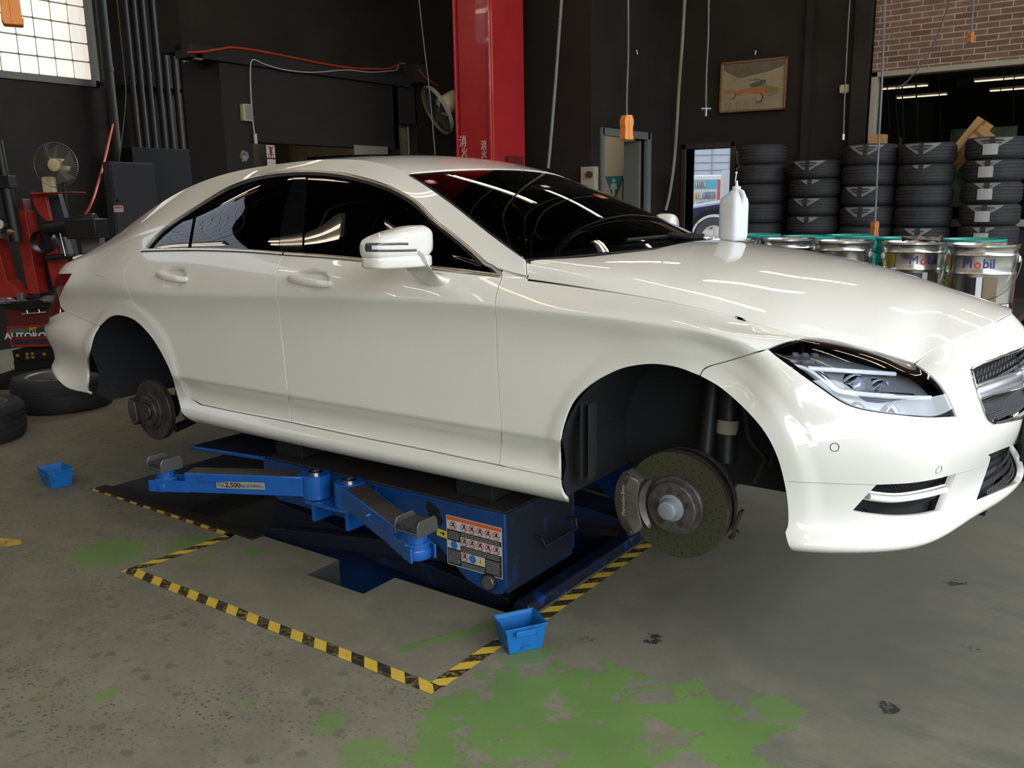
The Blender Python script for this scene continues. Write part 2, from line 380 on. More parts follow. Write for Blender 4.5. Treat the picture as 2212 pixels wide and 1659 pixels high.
# glass block windows, lit by the day outside
mblock, g = newmat('glass_block'); n = g.noise(30, 3); 
g.put(g.b.inputs['Base Color'], (.6,.62,.6)); g.b.inputs['Roughness'].default_value = .25
g.b.inputs['Emission Color'].default_value = (1,.93,.80,1); g.put(g.b.inputs['Emission Strength'], g.ramp(n, .3, .7, .72, .9))
mblock2, g = newmat('glass_block_street'); g.b.inputs['Emission Color'].default_value = (.72,.82,1,1); g.b.inputs['Emission Strength'].default_value = 1.5
mmort = mat('block_mortar', (.16,.15,.13), rough=.8)
def block_window(name, org, ux, uy, nx, ny, p, m, nrm):
    e = empty(name, org); e['kind'] = 'structure'
    fr = MB(); c = [ux[i]*p*nx/2+uy[i]*p*ny/2-nrm[i]*.06 for i in range(3)]
    d = [abs(ux[i])*p*nx+abs(uy[i])*p*ny+abs(nrm[i])*.06 for i in range(3)]; fr.box(c, d); fr.build('mortar_grid', mmort, e, smooth=None)
    b = MB()
    for i in range(nx):
        for j in range(ny):
            c = [ux[k]*p*(i+.5)+uy[k]*p*(j+.5)-nrm[k]*.03 for k in range(3)]; d = [abs(ux[k])*(p-.018)+abs(uy[k])*(p-.018)+abs(nrm[k])*.05 for k in range(3)]; b.box(c, d)
    b.build('glass_blocks', m, e, smooth=30, bevel=.008); return e
block_window('window_1', (XL-.06, WY0+.005, WZ0+.03), (0,1,0), (0,0,1), 6, 8, .2, mblock, (1,0,0))
block_window('window_2', (XL-.06, -6.4, 4.3), (0,1,0), (0,0,1), 28, 8, .2, mblock2, (1,0,0))
fr = MB()
fr.span((XL-.1,WY0-.02,WZ0-.05),(XL+.02,WY1+.03,WZ0+.02)); fr.span((XL-.1,WY1-.01,WZ0-.05),(XL+.02,WY1+.04,WZ1)); fr.span((XL-.1,WY0-.03,WZ0-.05),(XL+.02,WY0+.0,WZ1))
o = fr.build('trim_window', mat('window_frame_grey', (.10,.095,.085), rough=.6), smooth=None); o['kind'] = 'structure'

# fluorescent fittings under the ceiling
mtube = mat('lit_tube', (.9,.9,.9), emit=(1.0,.84,.61), estr=17.5); mfit = mat('fitting_white', (.5,.5,.48), rough=.5)
LZ = 4.05
def fitting():
    t = empty('ceiling_light', (0,0,LZ), label='twin fluorescent ceiling light', cat='ceiling light')
    b = MB(); b.prism([(-.09,.055),(.09,.055),(.045,0),(-.045,0)], 0, -.62, .62); b.build('reflector', mfit, t, smooth=None)
    for s in (-1, 1):
        c = MB(); c.cyl((-.60,.045*s,-.012),(.60,.045*s,-.012), .013, n=8); c.build('tube', mtube, t)
    r = MB()
    r.cyl((0,0,.055),(0,0,H-LZ), .008, n=6)
    r.build('hanger', mfit, t); return t
def copy_tree(o, parent=None):
    c = o.copy(); COL.objects.link(c); c.parent = parent
    for ch in [x for x in bpy.data.objects if x.parent == o]: copy_tree(ch, c)
    return c
f0 = fitting(); k = 0
for y in (-11.4,-9.0,-6.6,-4.2,-2.4,-.6,1.2,2.8,4.4):
    for x in (-7.2,-5.0,-2.8,-.6,1.6):
        if (y > 2 and x < -4) or (y == 4.4 and x < -2.9): continue
        o = f0 if k == 0 else copy_tree(f0); o.location = (x+(.9 if int(round(y*10))%4 == 2 else 0), y, LZ); k += 1
        tag(o, 'twin fluorescent ceiling light hanging over the workshop', 'ceiling light', 'fluorescent lights under the black ceiling')

o = copy_tree(f0); o.location = (-4.3, 4.75, 2.42); tag(o, 'twin fluorescent ceiling light inside the small store room', 'ceiling light'); del o['group']
# ================================================================ THE CAR (car coordinates, z = 0 at its driving ground; x forward, near side = -y)
CARZ = LIFT
car = empty('car', (0, 0, CARZ), label='white four-door coupe raised on the blue lift with its wheels taken off', cat='car')
paint = mat('pearl_paint', (.745,.718,.648), rough=.38, coat=1., coat_rough=.02, spec=.4)
mblack = mat('black_plastic', (.012,.012,.013), rough=.45)
mgloss = mat('gloss_black', (.004,.004,.005), rough=.04, spec=.4)
mrub = mat('rubber_black', (.015,.015,.015), rough=.7)
mliner = mat('arch_liner', (.014,.014,.016), rough=.8, bump=(60, .4))
chrome = mat('chrome', (.75,.74,.72), rough=.12, metal=1.)
satin = mat('satin_trim', (.60,.58,.54), rough=.28, metal=1.)
silver = mat('silver_paint', (.75,.77,.82), rough=.22, metal=.85, coat=1.)

CX = np.array([0, 0, CARZ])
VK = np.array([.10,.195,.245,.292,.41,.60,.775,.825,.89,.965,1.15,1.34,1.42])
def side_row(x, y0, z9, y9, p10, p11, p12, zs=.82, ys=None, mid=.018, zb=.20, zc=.41):
    # side station; shoulder crease height zs, upper edge (y9,z9), three points above as (y,z)
    ys = y0 if ys is None else ys
    return [(x,-y0+.11,zb-.03),(x,-y0+.02,zb),(x,-y0-.004,.245),(x,-y0+.030,.289),(x,-y0-.002,zc),(x,-(y0-mid),.60),(x,-(ys-.015),zs-.050),(x,-ys-.001,zs),
            (x,-(ys*.45+y9*.55)-.012,(zs+z9)/2+.004),(x,-y9,z9)]+[(x,-y,z) for y,z in (p10,p11,p12)]
def mirror_row(r): return [(x,-y,z) for x,y,z in r]
def rear_row(x, y, topx, topy, ztop, dz=0):
    # tail corner station: lower plan (x,y); top plan (topx,topy)
    def L(a, z): return (x+(topx-x)*a, y+(topy-y)*a, z)
    ix, iy = (.10 if x < -3.9 else 0), (-.1 if y > .5 else 0)
    jx, jy = (.014 if x < -3.9 else .004), (.016 if y > .5 else 0)
    return [(x+ix, -(y+iy), .24),(x+.012,-y+.008,.265),(x-.004,-y-.003,.305),(x+jx,-y+jy,.345),(x-.010,-y-.006,.485),(*(lambda p:(p[0],-p[1]))(L(.04,0)[:2]),.56),
            (*(lambda p:(p[0],-p[1]))(L(.22,0)[:2]),.69),(*(lambda p:(p[0],-p[1]))(L(.36,0)[:2]),.75),(*(lambda p:(p[0],-p[1]))(L(.55,0)[:2]),.798),
            (*(lambda p:(p[0],-p[1]))(L(.74,0)[:2]),.838),(*(lambda p:(p[0],-p[1]))(L(.86,0)[:2]),.864),(*(lambda p:(p[0],-p[1]))(L(.94,0)[:2]),.884),(topx,-topy,ztop)]
ROWS = []
ROWS += [rear_row(-4.07,0,-3.95,0,.912), rear_row(-4.055,.26,-3.94,.24,.910), rear_row(-4.02,.48,-3.905,.40,.906),
         rear_row(-3.96,.655,-3.84,.51,.902), rear_row(-3.87,.775,-3.765,.59,.900), rear_row(-3.755,.845,-3.68,.635,.908)]
ROWS += [side_row(-3.55,.893,.858,.838,(.805,.884),(.745,.908),(.645,.945), zs=.765, ys=.878, zb=.25, zc=.47),
         side_row(-3.27,.908,.905,.852,(.815,.942),(.750,.985),(.64,1.052), zs=.79, ys=.905, zb=.22, zc=.44),
         side_row(-2.88,.918,.955,.862,(.82,1.02),(.745,1.10),(.59,1.222), zs=.80, ys=.930, mid=.006),
         side_row(-2.50,.922,.972,.864,(.785,1.09),(.685,1.195),(.555,1.318), zs=.79, ys=.930),
         side_row(-2.10,.925,.978,.866,(.765,1.14),(.642,1.30),(.555,1.352), zs=.80, ys=.928),
         side_row(-1.70,.926,.974,.868,(.765,1.14),(.640,1.303),(.555,1.358), zs=.815, ys=.926),
         side_row(-1.30,.925,.958,.865,(.775,1.10),(.664,1.234),(.582,1.288), zs=.827, ys=.924),
         side_row(-1.00,.922,.942,.858,(.80,1.01),(.733,1.085),(.657,1.158), zs=.833, ys=.921),
         side_row(-.78,.920,.930,.842,(.808,.966),(.777,1.003),(.722,1.055), zs=.836, ys=.919),
         side_row(-.60,.918,.912,.818,(.803,.930),(.790,.951),(.772,.978), zs=.834, ys=.917),
         side_row(-.40,.917,.895,.795,(.785,.903),(.775,.91),(.765,.917), zs=.828, ys=.915),
         side_row(-.15,.914,.870,.776,(.766,.876),(.757,.882),(.75,.886), zs=.820, ys=.912),
         side_row(.05,.912,.841,.752,(.742,.846),(.733,.85),(.725,.853), zs=.806, ys=.908),
         side_row(.22,.908,.802,.716,(.706,.805),(.697,.808),(.69,.810), zs=.780, ys=.895)]
def nose(rows):
    r = [tuple(p) for p in rows]; a = np.array(r[8]); b = np.array(r[9]); d = (b-a)/.075*.06
    return r+[tuple(b+d*i) for i in (1,1.9,2.4)]
ROWS += [nose([(.31,-.80,.17),(.31,-.896,.195),(.31,-.912,.222),(.31,-.898,.256),(.31,-.905,.42),(.31,-.897,.58),(.31,-.880,.70),(.305,-.862,.752),(.30,-.79,.782),(.30,-.70,.781)]),
         nose([(.39,-.79,.165),(.392,-.890,.195),(.395,-.904,.222),(.39,-.883,.262),(.393,-.890,.42),(.395,-.880,.56),(.395,-.857,.675),(.39,-.83,.725),(.385,-.765,.762),(.38,-.685,.765)]),
         nose([(.46,-.74,.165),(.497,-.843,.195),(.500,-.856,.222),(.492,-.833,.262),(.50,-.842,.42),(.502,-.832,.56),(.495,-.798,.650),(.485,-.77,.695),(.47,-.70,.737),(.45,-.61,.745)]),
         nose([(.55,-.66,.165),(.603,-.770,.197),(.610,-.782,.224),(.598,-.758,.264),(.61,-.770,.42),(.612,-.757,.55),(.600,-.722,.625),(.588,-.695,.655),(.565,-.63,.697),(.532,-.555,.714)]),
         nose([(.62,-.58,.168),(.680,-.680,.200),(.688,-.690,.228),(.675,-.668,.268),(.69,-.682,.42),(.690,-.662,.53),(.682,-.63,.592),(.672,-.61,.620),(.645,-.56,.662),(.597,-.50,.690)]),
         nose([(.66,-.49,.172),(.727,-.575,.208),(.735,-.583,.236),(.72,-.565,.274),(.738,-.575,.42),(.742,-.555,.53),(.735,-.527,.588),(.725,-.51,.622),(.692,-.46,.680),(.638,-.415,.728)]),
         nose([(.70,-.37,.178),(.768,-.425,.218),(.776,-.43,.246),(.760,-.42,.282),(.785,-.428,.42),(.79,-.415,.53),(.783,-.40,.592),(.77,-.39,.630),(.737,-.355,.695),(.672,-.30,.762)]),
         nose([(.74,-.22,.182),(.813,-.25,.222),(.821,-.25,.252),(.805,-.25,.290),(.828,-.25,.42),(.836,-.245,.53),(.830,-.238,.60),(.82,-.23,.645),(.785,-.20,.715),(.728,-.15,.782)]),
         nose([(.77,0,.185),(.848,0,.228),(.855,0,.258),(.838,0,.294),(.858,0,.42),(.870,0,.53),(.866,0,.61),(.858,0,.66),(.828,0,.728),(.779,0,.788)])]
NC = len(ROWS)-1
ROWS = ROWS + [mirror_row(r) for r in ROWS[:-1][::-1]]
ROWS = np.array(ROWS)
_d = np.linalg.norm(np.diff(ROWS[:,5,:], axis=0), axis=1); SK = np.concatenate([[0], np.cumsum(_d)]); SE = SK[NC]
MS = np.tensordot(nat_m(SK), ROWS, axes=(1,0)); MV = nat_m(VK)
MC = np.zeros_like(MV)                             # same, but the curve may bend at the two side creases
for a_, b_ in ((0,4),(4,7),(7,12)):
    MC[a_:b_+1, a_:b_+1] += nat_m(VK[a_:b_+1]) if b_-a_ > 1 else 0
ARCH = ((.008,.325,.370),(-2.862,.300,.370))
HANDLES = []
def sstep(a, b, x):
    t = np.clip((x-a)/(b-a), 0, 1); return t*t*(3-2*t)
def side_surf(s, v, off=0.):
    s = np.asarray(s, float); v = np.asarray(v, float)
    P = sp_eval(SK, ROWS, MS, s)                      # n,13,3
    n = np.arange(len(s))
    def along(M, v):
        i = np.clip(np.searchsorted(VK, v)-1, 0, len(VK)-2); h = VK[i+1]-VK[i]; a = ((VK[i+1]-v)/h); b = 1-a
        a_, b_ = a[:,None], b[:,None]; h_ = h[:,None]
        return a_*P[n,i]+b_*P[n,i+1]+((a_**3-a_)*h_*h_/6)*M[n,i]+((b_**3-b_)*h_*h_/6)*M[n,i+1]
    p = along(np.einsum('ij,njk->nik', MV, P), v)
    Mc = np.einsum('ij,njk->nik', MC, P); pc = sum(wt*along(Mc, v+dv) for dv, wt in ((-.007,.2),(-.0035,.2),(0,.2),(.0035,.2),(.007,.2)))
    x_ = p[:,0]; wc = (sstep(-3.05,-2.45,x_)*(1-sstep(-.75,.05,x_)*.55)*(1-sstep(.05,.5,x_))*(v > .3)*(v < 1.0))[:,None]
    wc = wc*sstep(.30,.36,v)[:,None]*(1-sstep(.93,.99,v))[:,None]
    p = p*(1-wc)+pc*wc
    x, y, z = p[:,0], p[:,1], p[:,2]; sg = np.sign(y+1e-9)
    d = np.zeros(len(s))
    for cx_, cz_, R_ in ARCH:                         # raised lip round each wheel opening
        dx = np.abs(x-cx_); r = np.where(z > cz_, np.hypot(dx, z-cz_), dx+.0*z)
        d += .007*(1-sstep(R_+.030, R_+.080, r))*sstep(.22,.34,z)
    for hx, hz, hw, hh in HANDLES:                    # finger bowls behind the door handles
        q = ((x-hx)/hw)**2+((z-hz)/hh)**2
        d -= .024*sstep(0, .75, np.clip(1-q, 0, 1))
    p = p.copy(); side = (np.abs(y) > .7)
    p[:,1] += np.where(side, sg*d, 0)
    return p
def mk_norm(surf, e=.002):
    def f(u, v):
        a = surf(u+e, v)-surf(u-e, v); b = surf(u, v+e)-surf(u, v-e); n = np.cross(a, b)
        return n/np.maximum(np.linalg.norm(n, axis=1), 1e-9)[:,None]
    return f
_sn = mk_norm(side_surf)
def side_norm(s, v):
    n = _sn(s, v); P = side_surf(s, v); r = np.stack([P[:,0]-np.clip(P[:,0], -3.4, .1), P[:,1], P[:,2]-.45], -1)
    return np.where((np.einsum('ij,ij->i', n, r) < 0)[:,None], -n, n)

# heights of the car's middle line, hood
ZH = Spl([(-.62,1.005),(-.45,1.010),(-.29,1.008),(-.163,.997),(.047,.973),(.213,.946),(.339,.921),(.47,.888),(.567,.861),(.66,.834),(.73,.811),(.77,.795),(.80,.77),(.90,.68)])
AH = Spl([(-.62,.16),(-.34,.195),(-.11,.215),(.046,.232),(.15,.25),(.231,.262),(.334,.32),(.46,.42),(.53,.52),(.597,.70),(.64,.72),(.70,.72),(.80,.72),(.9,.72)])
YE = Spl([(-.70,.80),(-.575,.799),(-.341,.791),(-.111,.771),(.046,.751),(.15,.73),(.231,.714),(.334,.693),(.46,.61),(.53,.56),(.595,.51),(.64,.46),(.7,.43),(.9,.42)])
C2 = lambda x: np.interp(x, [-.60,-.45,-.3,-.1,.1,.3,.45], [.070,.056,.040,.024,.012,.004,0])
P2 = lambda x: np.interp(x, [-.6,-.3,.1,.3], [34,26,14,10])
def hood_surf(x, y):
    ay = np.abs(y)
    ye = YE(x); k = ay/ye; drop = AH(x)*ye**2.15; c2 = C2(x)
    return np.stack([x, y, ZH(x)-(drop-c2)*k**2.15-c2*np.minimum(k,1.2)**P2(x)], -1)
hood_norm = mk_norm(hood_surf)
# roof, rear window and boot lid
ZR = Spl([(-1.16,1.295),(-1.20,1.310),(-1.32,1.340),(-1.5,1.375),(-1.75,1.390),(-2.0,1.388),(-2.3,1.374),(-2.6,1.338),(-2.9,1.277),(-3.2,1.175),(-3.5,1.05),(-3.65,.995),(-3.8,.950),(-3.9,.928),(-3.98,.910)])
_k12 = ROWS[:NC,12,:]; _o = np.argsort(_k12[:,0]); _o = [i for i in _o if _k12[i,0] < -1.25 and abs(_k12[i,1]) > .3]
YJ = Spl([(_k12[i,0], -_k12[i,1]) for i in _o]+[(-3.90,.48),(-3.955,.25),(-3.97,.12),(-1.1,.62)] )
ZJ = Spl([(_k12[i,0], _k12[i,2]) for i in _o]+[(-1.1,1.20)])
def roof_surf(x, y):
    yj = np.maximum(YJ(x), .05); zj = ZJ(x); zc = ZR(x); k = np.abs(y)/yj
    return np.stack([x, y, zc-(zc-zj)*k**2.3], -1)
roof_norm = mk_norm(roof_surf)
# windscreen (t from cowl 0 to roof 1, e across -1..1)
_E = [(-.604,-.774,.978),(-.667,-.751,1.006),(-.803,-.713,1.067),(-.997,-.657,1.160),(-1.180,-.606,1.239),(-1.292,-.582,1.283)]
_C = [(-.425,0,.990),(-.50,0,1.035),(-.66,0,1.112),(-.88,0,1.205),(-1.08,0,1.274),(-1.20,0,1.308)]
_T = np.linspace(0, 1, 6); _T = np.array([0,.09,.28,.56,.83,1.0])
WE = [Spl(list(zip(_T, [p[i] for p in _E]))) for i in range(3)]; WC = [Spl(list(zip(_T, [p[i] for p in _C]))) for i in range(3)]
def ws_surf(e, t):
    t = np.clip(t, -.02, 1.02); k = e*e
    x = WC[0](t)*(1-k)+WE[0](t)*k; z = WC[2](t)*(1-k)+WE[2](t)*k; y = e*-WE[1](t)
    return np.stack([x, y, z], -1)
ws_norm = mk_norm(ws_surf)

# ---- photograph outlines -> surface parameters
def make_inv(surf, U, V):
    uu, vv = np.meshgrid(U, V, indexing='ij'); uu = uu.ravel(); vv = vv.ravel(); P = surf(uu, vv)+CX
    N = mk_norm(surf)(uu, vv); face = np.einsum('ij,ij->i', N, CAM-P) > 0
    Q = project(P)
    def inv(pts, it=12):
        out = []
        for p in pts:
            d = np.where(face, (Q[:,0]-p[0])**2+(Q[:,1]-p[1])**2, 1e9); k = int(np.argmin(d)); u, v = uu[k], vv[k]
            best = (d[k], u, v)
            for _ in range(it):
                e = 1e-4
                a = project(surf(np.array([u, u+e, u]), np.array([v, v, v+e]))+CX)
                J = np.array([(a[1]-a[0])/e, (a[2]-a[0])/e]).T; r = np.array(p)-a[0]; er = r@r
                if er < best[0]: best = (er, u, v)
                if er < 1e-3: break
                du = np.linalg.lstsq(J, r, rcond=1e-3)[0]; l = np.linalg.norm(du)
                if l > .04: du *= .04/l
                u += du[0]; v += du[1]
            out.append((best[1], best[2]))
        return out
    return inv
side_inv = make_inv(side_surf, np.linspace(0.02, SE, 330), np.linspace(.12, 1.42, 110))
hood_inv = make_inv(hood_surf, np.linspace(-.62, .85, 120), np.linspace(-.85, .3, 100))
ws_inv = make_inv(ws_surf, np.linspace(-1, .6, 90), np.linspace(0, 1, 60))
def px(inv, *pieces, n=5):
    # each piece: list of pixels, smoothed on its own; ('uv', pts) pieces are parameters already
    out = []
    for pc in pieces:
        if pc and pc[0] == 'uv': q = [np.array(a, float) for a in pc[1]]
        elif pc and pc[0] == 'line': q = [np.array(a) for a in inv(pc[1])]
        else: q = [np.array(a) for a in inv(smooth_line(pc, n))]
        if out and np.linalg.norm(out[-1]-q[0]) < 1e-4: q = q[1:]
        out += q
    if np.linalg.norm(out[0]-out[-1]) < 1e-4: out = out[:-1]
    return np.array(out)
def resample(poly, h, metric=(1,1)):
    out = []; n = len(poly)
    for i in range(n):
        a = poly[i]; b = poly[(i+1)%n]; l = np.linalg.norm((b-a)*metric); k = max(1, int(math.ceil(l/h)))
        for j in range(k): out.append(a+(b-a)*j/k)
    return np.array(out)
def clean(poly, tol=1e-4):
    out = [poly[0]]
    for p in poly[1:]:
        if np.linalg.norm(p-out[-1]) > tol: out.append(p)
    if np.linalg.norm(out[0]-out[-1]) < tol: out.pop()
    return np.array(out)
def area(poly): x, y = poly[:,0], poly[:,1]; return .5*np.sum(x*np.roll(y,-1)-y*np.roll(x,-1))
def inset(poly, d):
    # move the outline inwards by d (outwards if negative)
    s = 1 if area(poly) > 0 else -1; n = len(poly); a = poly-np.roll(poly, 1, 0); b = np.roll(poly, -1, 0)-poly
    a /= np.maximum(np.linalg.norm(a, axis=1), 1e-9)[:,None]; b /= np.maximum(np.linalg.norm(b, axis=1), 1e-9)[:,None]
    na = np.stack([-a[:,1], a[:,0]], -1); nb = np.stack([-b[:,1], b[:,0]], -1); m_ = na+nb; l = np.maximum(np.linalg.norm(m_, axis=1), .4)
    return poly+s*d*2*m_/(l**2)[:,None]
def panel_mesh(name, surf, norm, outlines, holes=(), h=.02, gap=.0018, rim=.012, off=0., metric=(1,1), rims=True, hole_gap=0., hole_rim=None):
    V = []; N = []; F = []
    metric = np.array(metric)
    outlines = [clean(np.array(o)) for o in outlines]; holes = [clean(np.array(o)) for o in holes]
    for ol in outlines:
        ol = resample(ol, h, metric); ol = inset(ol*metric, gap)/metric
        hs = [resample(q, h, metric) for q in holes if in_poly(q[:1], ol)[0] or in_poly(q[len(q)//2:len(q)//2+1], ol)[0]]
        hs = [inset(q*metric, -hole_gap)/metric if hole_gap else q for q in hs]
        lo = ol.min(0); hi = ol.max(0); st = h/metric
        gx, gy = np.meshgrid(np.arange(lo[0], hi[0], st[0]), np.arange(lo[1], hi[1], st[1]*.87), indexing='ij')
        gx = gx+np.where(np.arange(gx.shape[1])%2, st[0]/2, 0)[None,:]
        g = np.stack([gx.ravel(), gy.ravel()], -1)
        if surf is side_surf:
            for vc in (VK[4], VK[7]):                # extra rows of points along the creases
                g = g[np.abs(g[:,1]-vc) > .017]
                for dv in (-.013,-.006,0,.006,.013): xs_ = np.arange(lo[0], hi[0], h); g = np.concatenate([g, np.stack([xs_+(dv*200%2)*h/2*0, np.full(len(xs_), vc+dv)], -1)])
        g = g[in_poly(g, ol)]
        for q in hs: g = g[~in_poly(g, q)]
        bnd = np.concatenate([ol]+hs)*metric
        if len(g):
            dm = np.full(len(g), 1e9); gm = g*metric
            for c in range(0, len(bnd), 64): dm = np.minimum(dm, np.min(np.linalg.norm(gm[:,None]-bnd[None,c:c+64], axis=2), axis=1))
            g = g[dm > h*.42]
        pts = np.concatenate([ol]+hs+[g]); edges = []; k = 0; loops = []
        for q in [ol]+hs:
            n = len(q); edges += [(k+i, k+(i+1)%n) for i in range(n)]; loops.append(list(range(k, k+n))); k += n
        res = delaunay_2d_cdt([Vector(p*metric) for p in pts], edges, [], 0, 1e-6)
        vo = np.array([tuple(p) for p in res[0]])/metric; tri = [f for f in res[2]]
        tr = []
        for f in tri:
            for j in range(1, len(f)-1): tr.append((f[0], f[j], f[j+1]))
        tr = np.array(tr); c = vo[tr].mean(1); ok = in_poly(c, ol)
        for q in hs: ok &= ~in_poly(c, q)
        tr = tr[ok]
        e1 = vo[tr[:,1]]-vo[tr[:,0]]; e2 = vo[tr[:,2]]-vo[tr[:,0]]; cr = e1[:,0]*e2[:,1]-e1[:,1]*e2[:,0]
        tr[cr < 0] = tr[cr < 0][:,::-1]
        P = surf(vo[:,0], vo[:,1]); NN = norm(vo[:,0], vo[:,1]); P = P+NN*off
        base = len(V); V += list(P); N += list(NN); F += [tuple(int(i)+base for i in t) for t in tr]
        if rims:
            # folded edge along every boundary of the triangulation
            cnt = {}
            for t in tr:
                for a, b in ((t[0],t[1]),(t[1],t[2]),(t[2],t[0])): cnt[(int(a),int(b))] = 1
            be = [(a, b) for (a, b) in cnt if (b, a) not in cnt]
            mp = {}
            for a, b in be:
                d = (vo[b]-vo[a])*metric; l = np.linalg.norm(d)+1e-9; outp = np.array([d[1], -d[0]])/l
                q0 = surf(np.array([vo[a][0]]), np.array([vo[a][1]]))[0]
                q1 = surf(np.array([vo[a][0]+outp[0]/metric[0]*.003]), np.array([vo[a][1]+outp[1]/metric[1]*.003]))[0]
                on = q1-q0; on = on/(np.linalg.norm(on)+1e-9)
                for i in (a, b):
                    if i not in mp:
                        mp[i] = (len(V), len(V)+1); V += [P[i], P[i]-NN[i]*rim]; N += [on*.8+NN[i]*.4, on]
                F.append((mp[a][0], mp[a][1], mp[b][1], mp[b][0]))
    me = bpy.data.meshes.new(name); me.from_pydata([tuple(map(float, p)) for p in V], [], F); me.update()
    nn = np.array(N); nn = nn/np.maximum(np.linalg.norm(nn, axis=1), 1e-9)[:,None]
    me.shade_smooth(); me.normals_split_custom_set_from_vertices([tuple(map(float, p)) for p in nn])
    return me
def panel(name, surf, norm, outlines, m, parent, **kw):
    me = panel_mesh(name, surf, norm, outlines, **kw); return finish(name, me, m, parent)
def mirS(poly): p = np.array(poly).copy(); p[:,0] = 2*SE-p[:,0]; return p
def mirY(poly): p = np.array(poly).copy(); p[:,1] = -p[:,1]; return p
def s_at(x, v):
    s = np.linspace(SK[3], SE, 600); P = side_surf(s, np.full(600, v)); return float(np.interp(x, P[:,0], s))

# door handle bowls (found on the smooth side first)
for a, hw, hh in (((373,597), .105,.043),((671,606), .108,.043)):
    q = side_inv([a])[0]; p = side_surf(np.array([q[0]]), np.array([q[1]]))[0]; HANDLES.append((p[0], p[2], hw, hh))

# ---- outlines traced on the photograph (near side)
G_WTOP = [(307,544),(316,533),(342,505),(372,479),(415,451),(459,423),(504,398),(560,381),(616,373),(672,371),(728,375),(784,387),(841,405),(900,437),(934,474),(974,504),(1017,539),(1060,575),(1084,598)]
G_BELT = [(307,544),(380,542),(448,542),(530,545),(613,551),(700,557),(782,565),(860,574),(945,584),(1015,592),(1084,598)]
G_FGAP = [(1084,599),(1075,625),(1069,658),(1072,698),(1073.5,770),(1077,842),(1081,900),(1083,950),(1080.5,980),(1078.5,1005)]
G_MGAP = [(613,551),(606,561),(600,577),(596.7,608),(597,636),(602,664),(606.5,706),(613.5,765),(620,830),(627,890),(630,913)]
G_RGAP = [(307,544),(285,561),(271,580),(269,600),(274,622),(287.5,651.5),(312,681),(336,714),(361,763),(380,798),(387,817),(396,841),(412,860),(434,874)]
G_BOT2 = [(434,874),(515,891),(600,907),(630,913)]
G_BOT1 = [(630,913),(720,932),(807,950),(900,968),(1000,989),(1078.5,1005)]
G_BOT0 = [(1078.5,1005),(1140,1018),(1211,1033)]
G_FARCH = [(1211,1033),(1209,1000),(1210,950),(1218,912),(1237,868),(1272,833),(1313,809),(1353,794),(1408,787),(1462,794),(1511,812)]
G_FARCH2 = [(1511,812),(1557,839),(1611,887),(1652,936),(1679,991),(1695,1053),(1701,1099),(1701,1132),(1695,1150)]
G_FBG = [(1511,812),(1526,794),(1580,778),(1638,760),(1659,753)]
G_HGAP = [(1086,599),(1138,606),(1200,614),(1270,624),(1345,635),(1415,647),(1470,658),(1523,669),(1600,689),(1661,704),(1709,719),(1741,729)]
G_HL_TOP = [(1741,729),(1790,733),(1854,749),(1918,767),(1976,785)]
G_HL_IN = [(1976,785),(2002,803),(2028,828),(2047,857),(2066,899)]
G_HL_BOT = [(2066,899),(2010,901),(1951,897),(1870,886),(1822,870),(1774,838),(1725,803),(1680,770),(1659,753)]
G_HL_BACK = [(1659,753),(1684,742),(1709,735),(1741,729)]
G_NOSEGAP = [(1976,785),(2025,751),(2095,719),(2150,695)]
G_RARCH = [(372,814),(361,787),(339,746),(315,714),(288,690),(255,681),(231,687),(212,703)]
G_RARCH2 = [(212,703),(198,730),(190,774),(189,806),(188,832)]
G_RARCH3 = [(392,890),(380,844),(372,814)]
G_SILL = [(400,905),(430,918),(525,928),(660,953),(800,981),(900,1006),(998,1030),(1110,1054),(1204,1073)]
P_HGAP = px(side_inv, G_HGAP)
print('SE', SE, 'net ok')
# ---- body panels
VT = VK[9]
front_door = px(side_inv, G_BELT[4:], G_FGAP, G_BOT1[::-1], G_MGAP[::-1])
rear_door = px(side_inv, G_BELT[:5], G_MGAP, G_BOT2[::-1], G_RGAP[::-1])
fender = px(side_inv, G_HGAP, G_HL_BACK[::-1], G_FBG[::-1], G_FARCH[::-1], G_BOT0[::-1], G_FGAP[::-1])
s_ra = px(side_inv, [(189,820),(188,832)])[-1]
rs = px(side_inv, G_RARCH3[::-1]); s_r0 = px(side_inv, [(396,893),(400,903)])
s_f0 = px(side_inv, [(1208,1050),(1204,1071)])
skirt = px(side_inv, [(387,817),(396,841),(412,860),(434,874)], G_BOT2, G_BOT1, G_BOT0, ('uv', [(s_at(-.362,.25), .245),(s_at(-.352,.20), .197),(s_at(-.37,.17), .155),(s_at(-2.38,.16), .155),(s_at(-2.40,.2), .205)]), [(392,890),(380,844),(372,814)], [(372,814),(387,817)])
# body side behind the doors, up the rear pillar and along the roof to the windscreen foot
topline = ('uv', [(s_at(x, 1.4), 1.42) for x in (-1.36,-1.5,-1.7,-1.9,-2.1,-2.3,-2.5,-2.7,-2.9,-3.1,-3.3,-3.5,-3.68)])
ws_edge = [(1133,560),(1107,542),(1053,502),(981,445),(919,401),(881,378)]
tl = px(side_inv, [(164,577),(150,600),(138,620),(127,643)])
rb_top = px(side_inv, [(212,703),(174,687),(140,673)])
s_t, v_t = tl[0]; s_b, v_b = tl[-1]
quarter = px(side_inv, [(1084,598),(1138,606)], [(1138,606),(1135,585),(1133,560)], ws_edge, topline, ('uv', [(SK[5]-.03, 1.42),(SK[4]+.03, 1.36)]), [(164,577),(150,600),(138,620),(127,643)], [(127,643),(130,660),(140,673)], [(140,673),(174,687),(212,703)], G_RARCH[::-1], [(372,814),(387,817)], [(387,817),(380,798),(361,763),(336,714),(312,681),(287.5,651.5),(274,622),(269,600),(271,580),(285,561),(307,544)], G_WTOP)
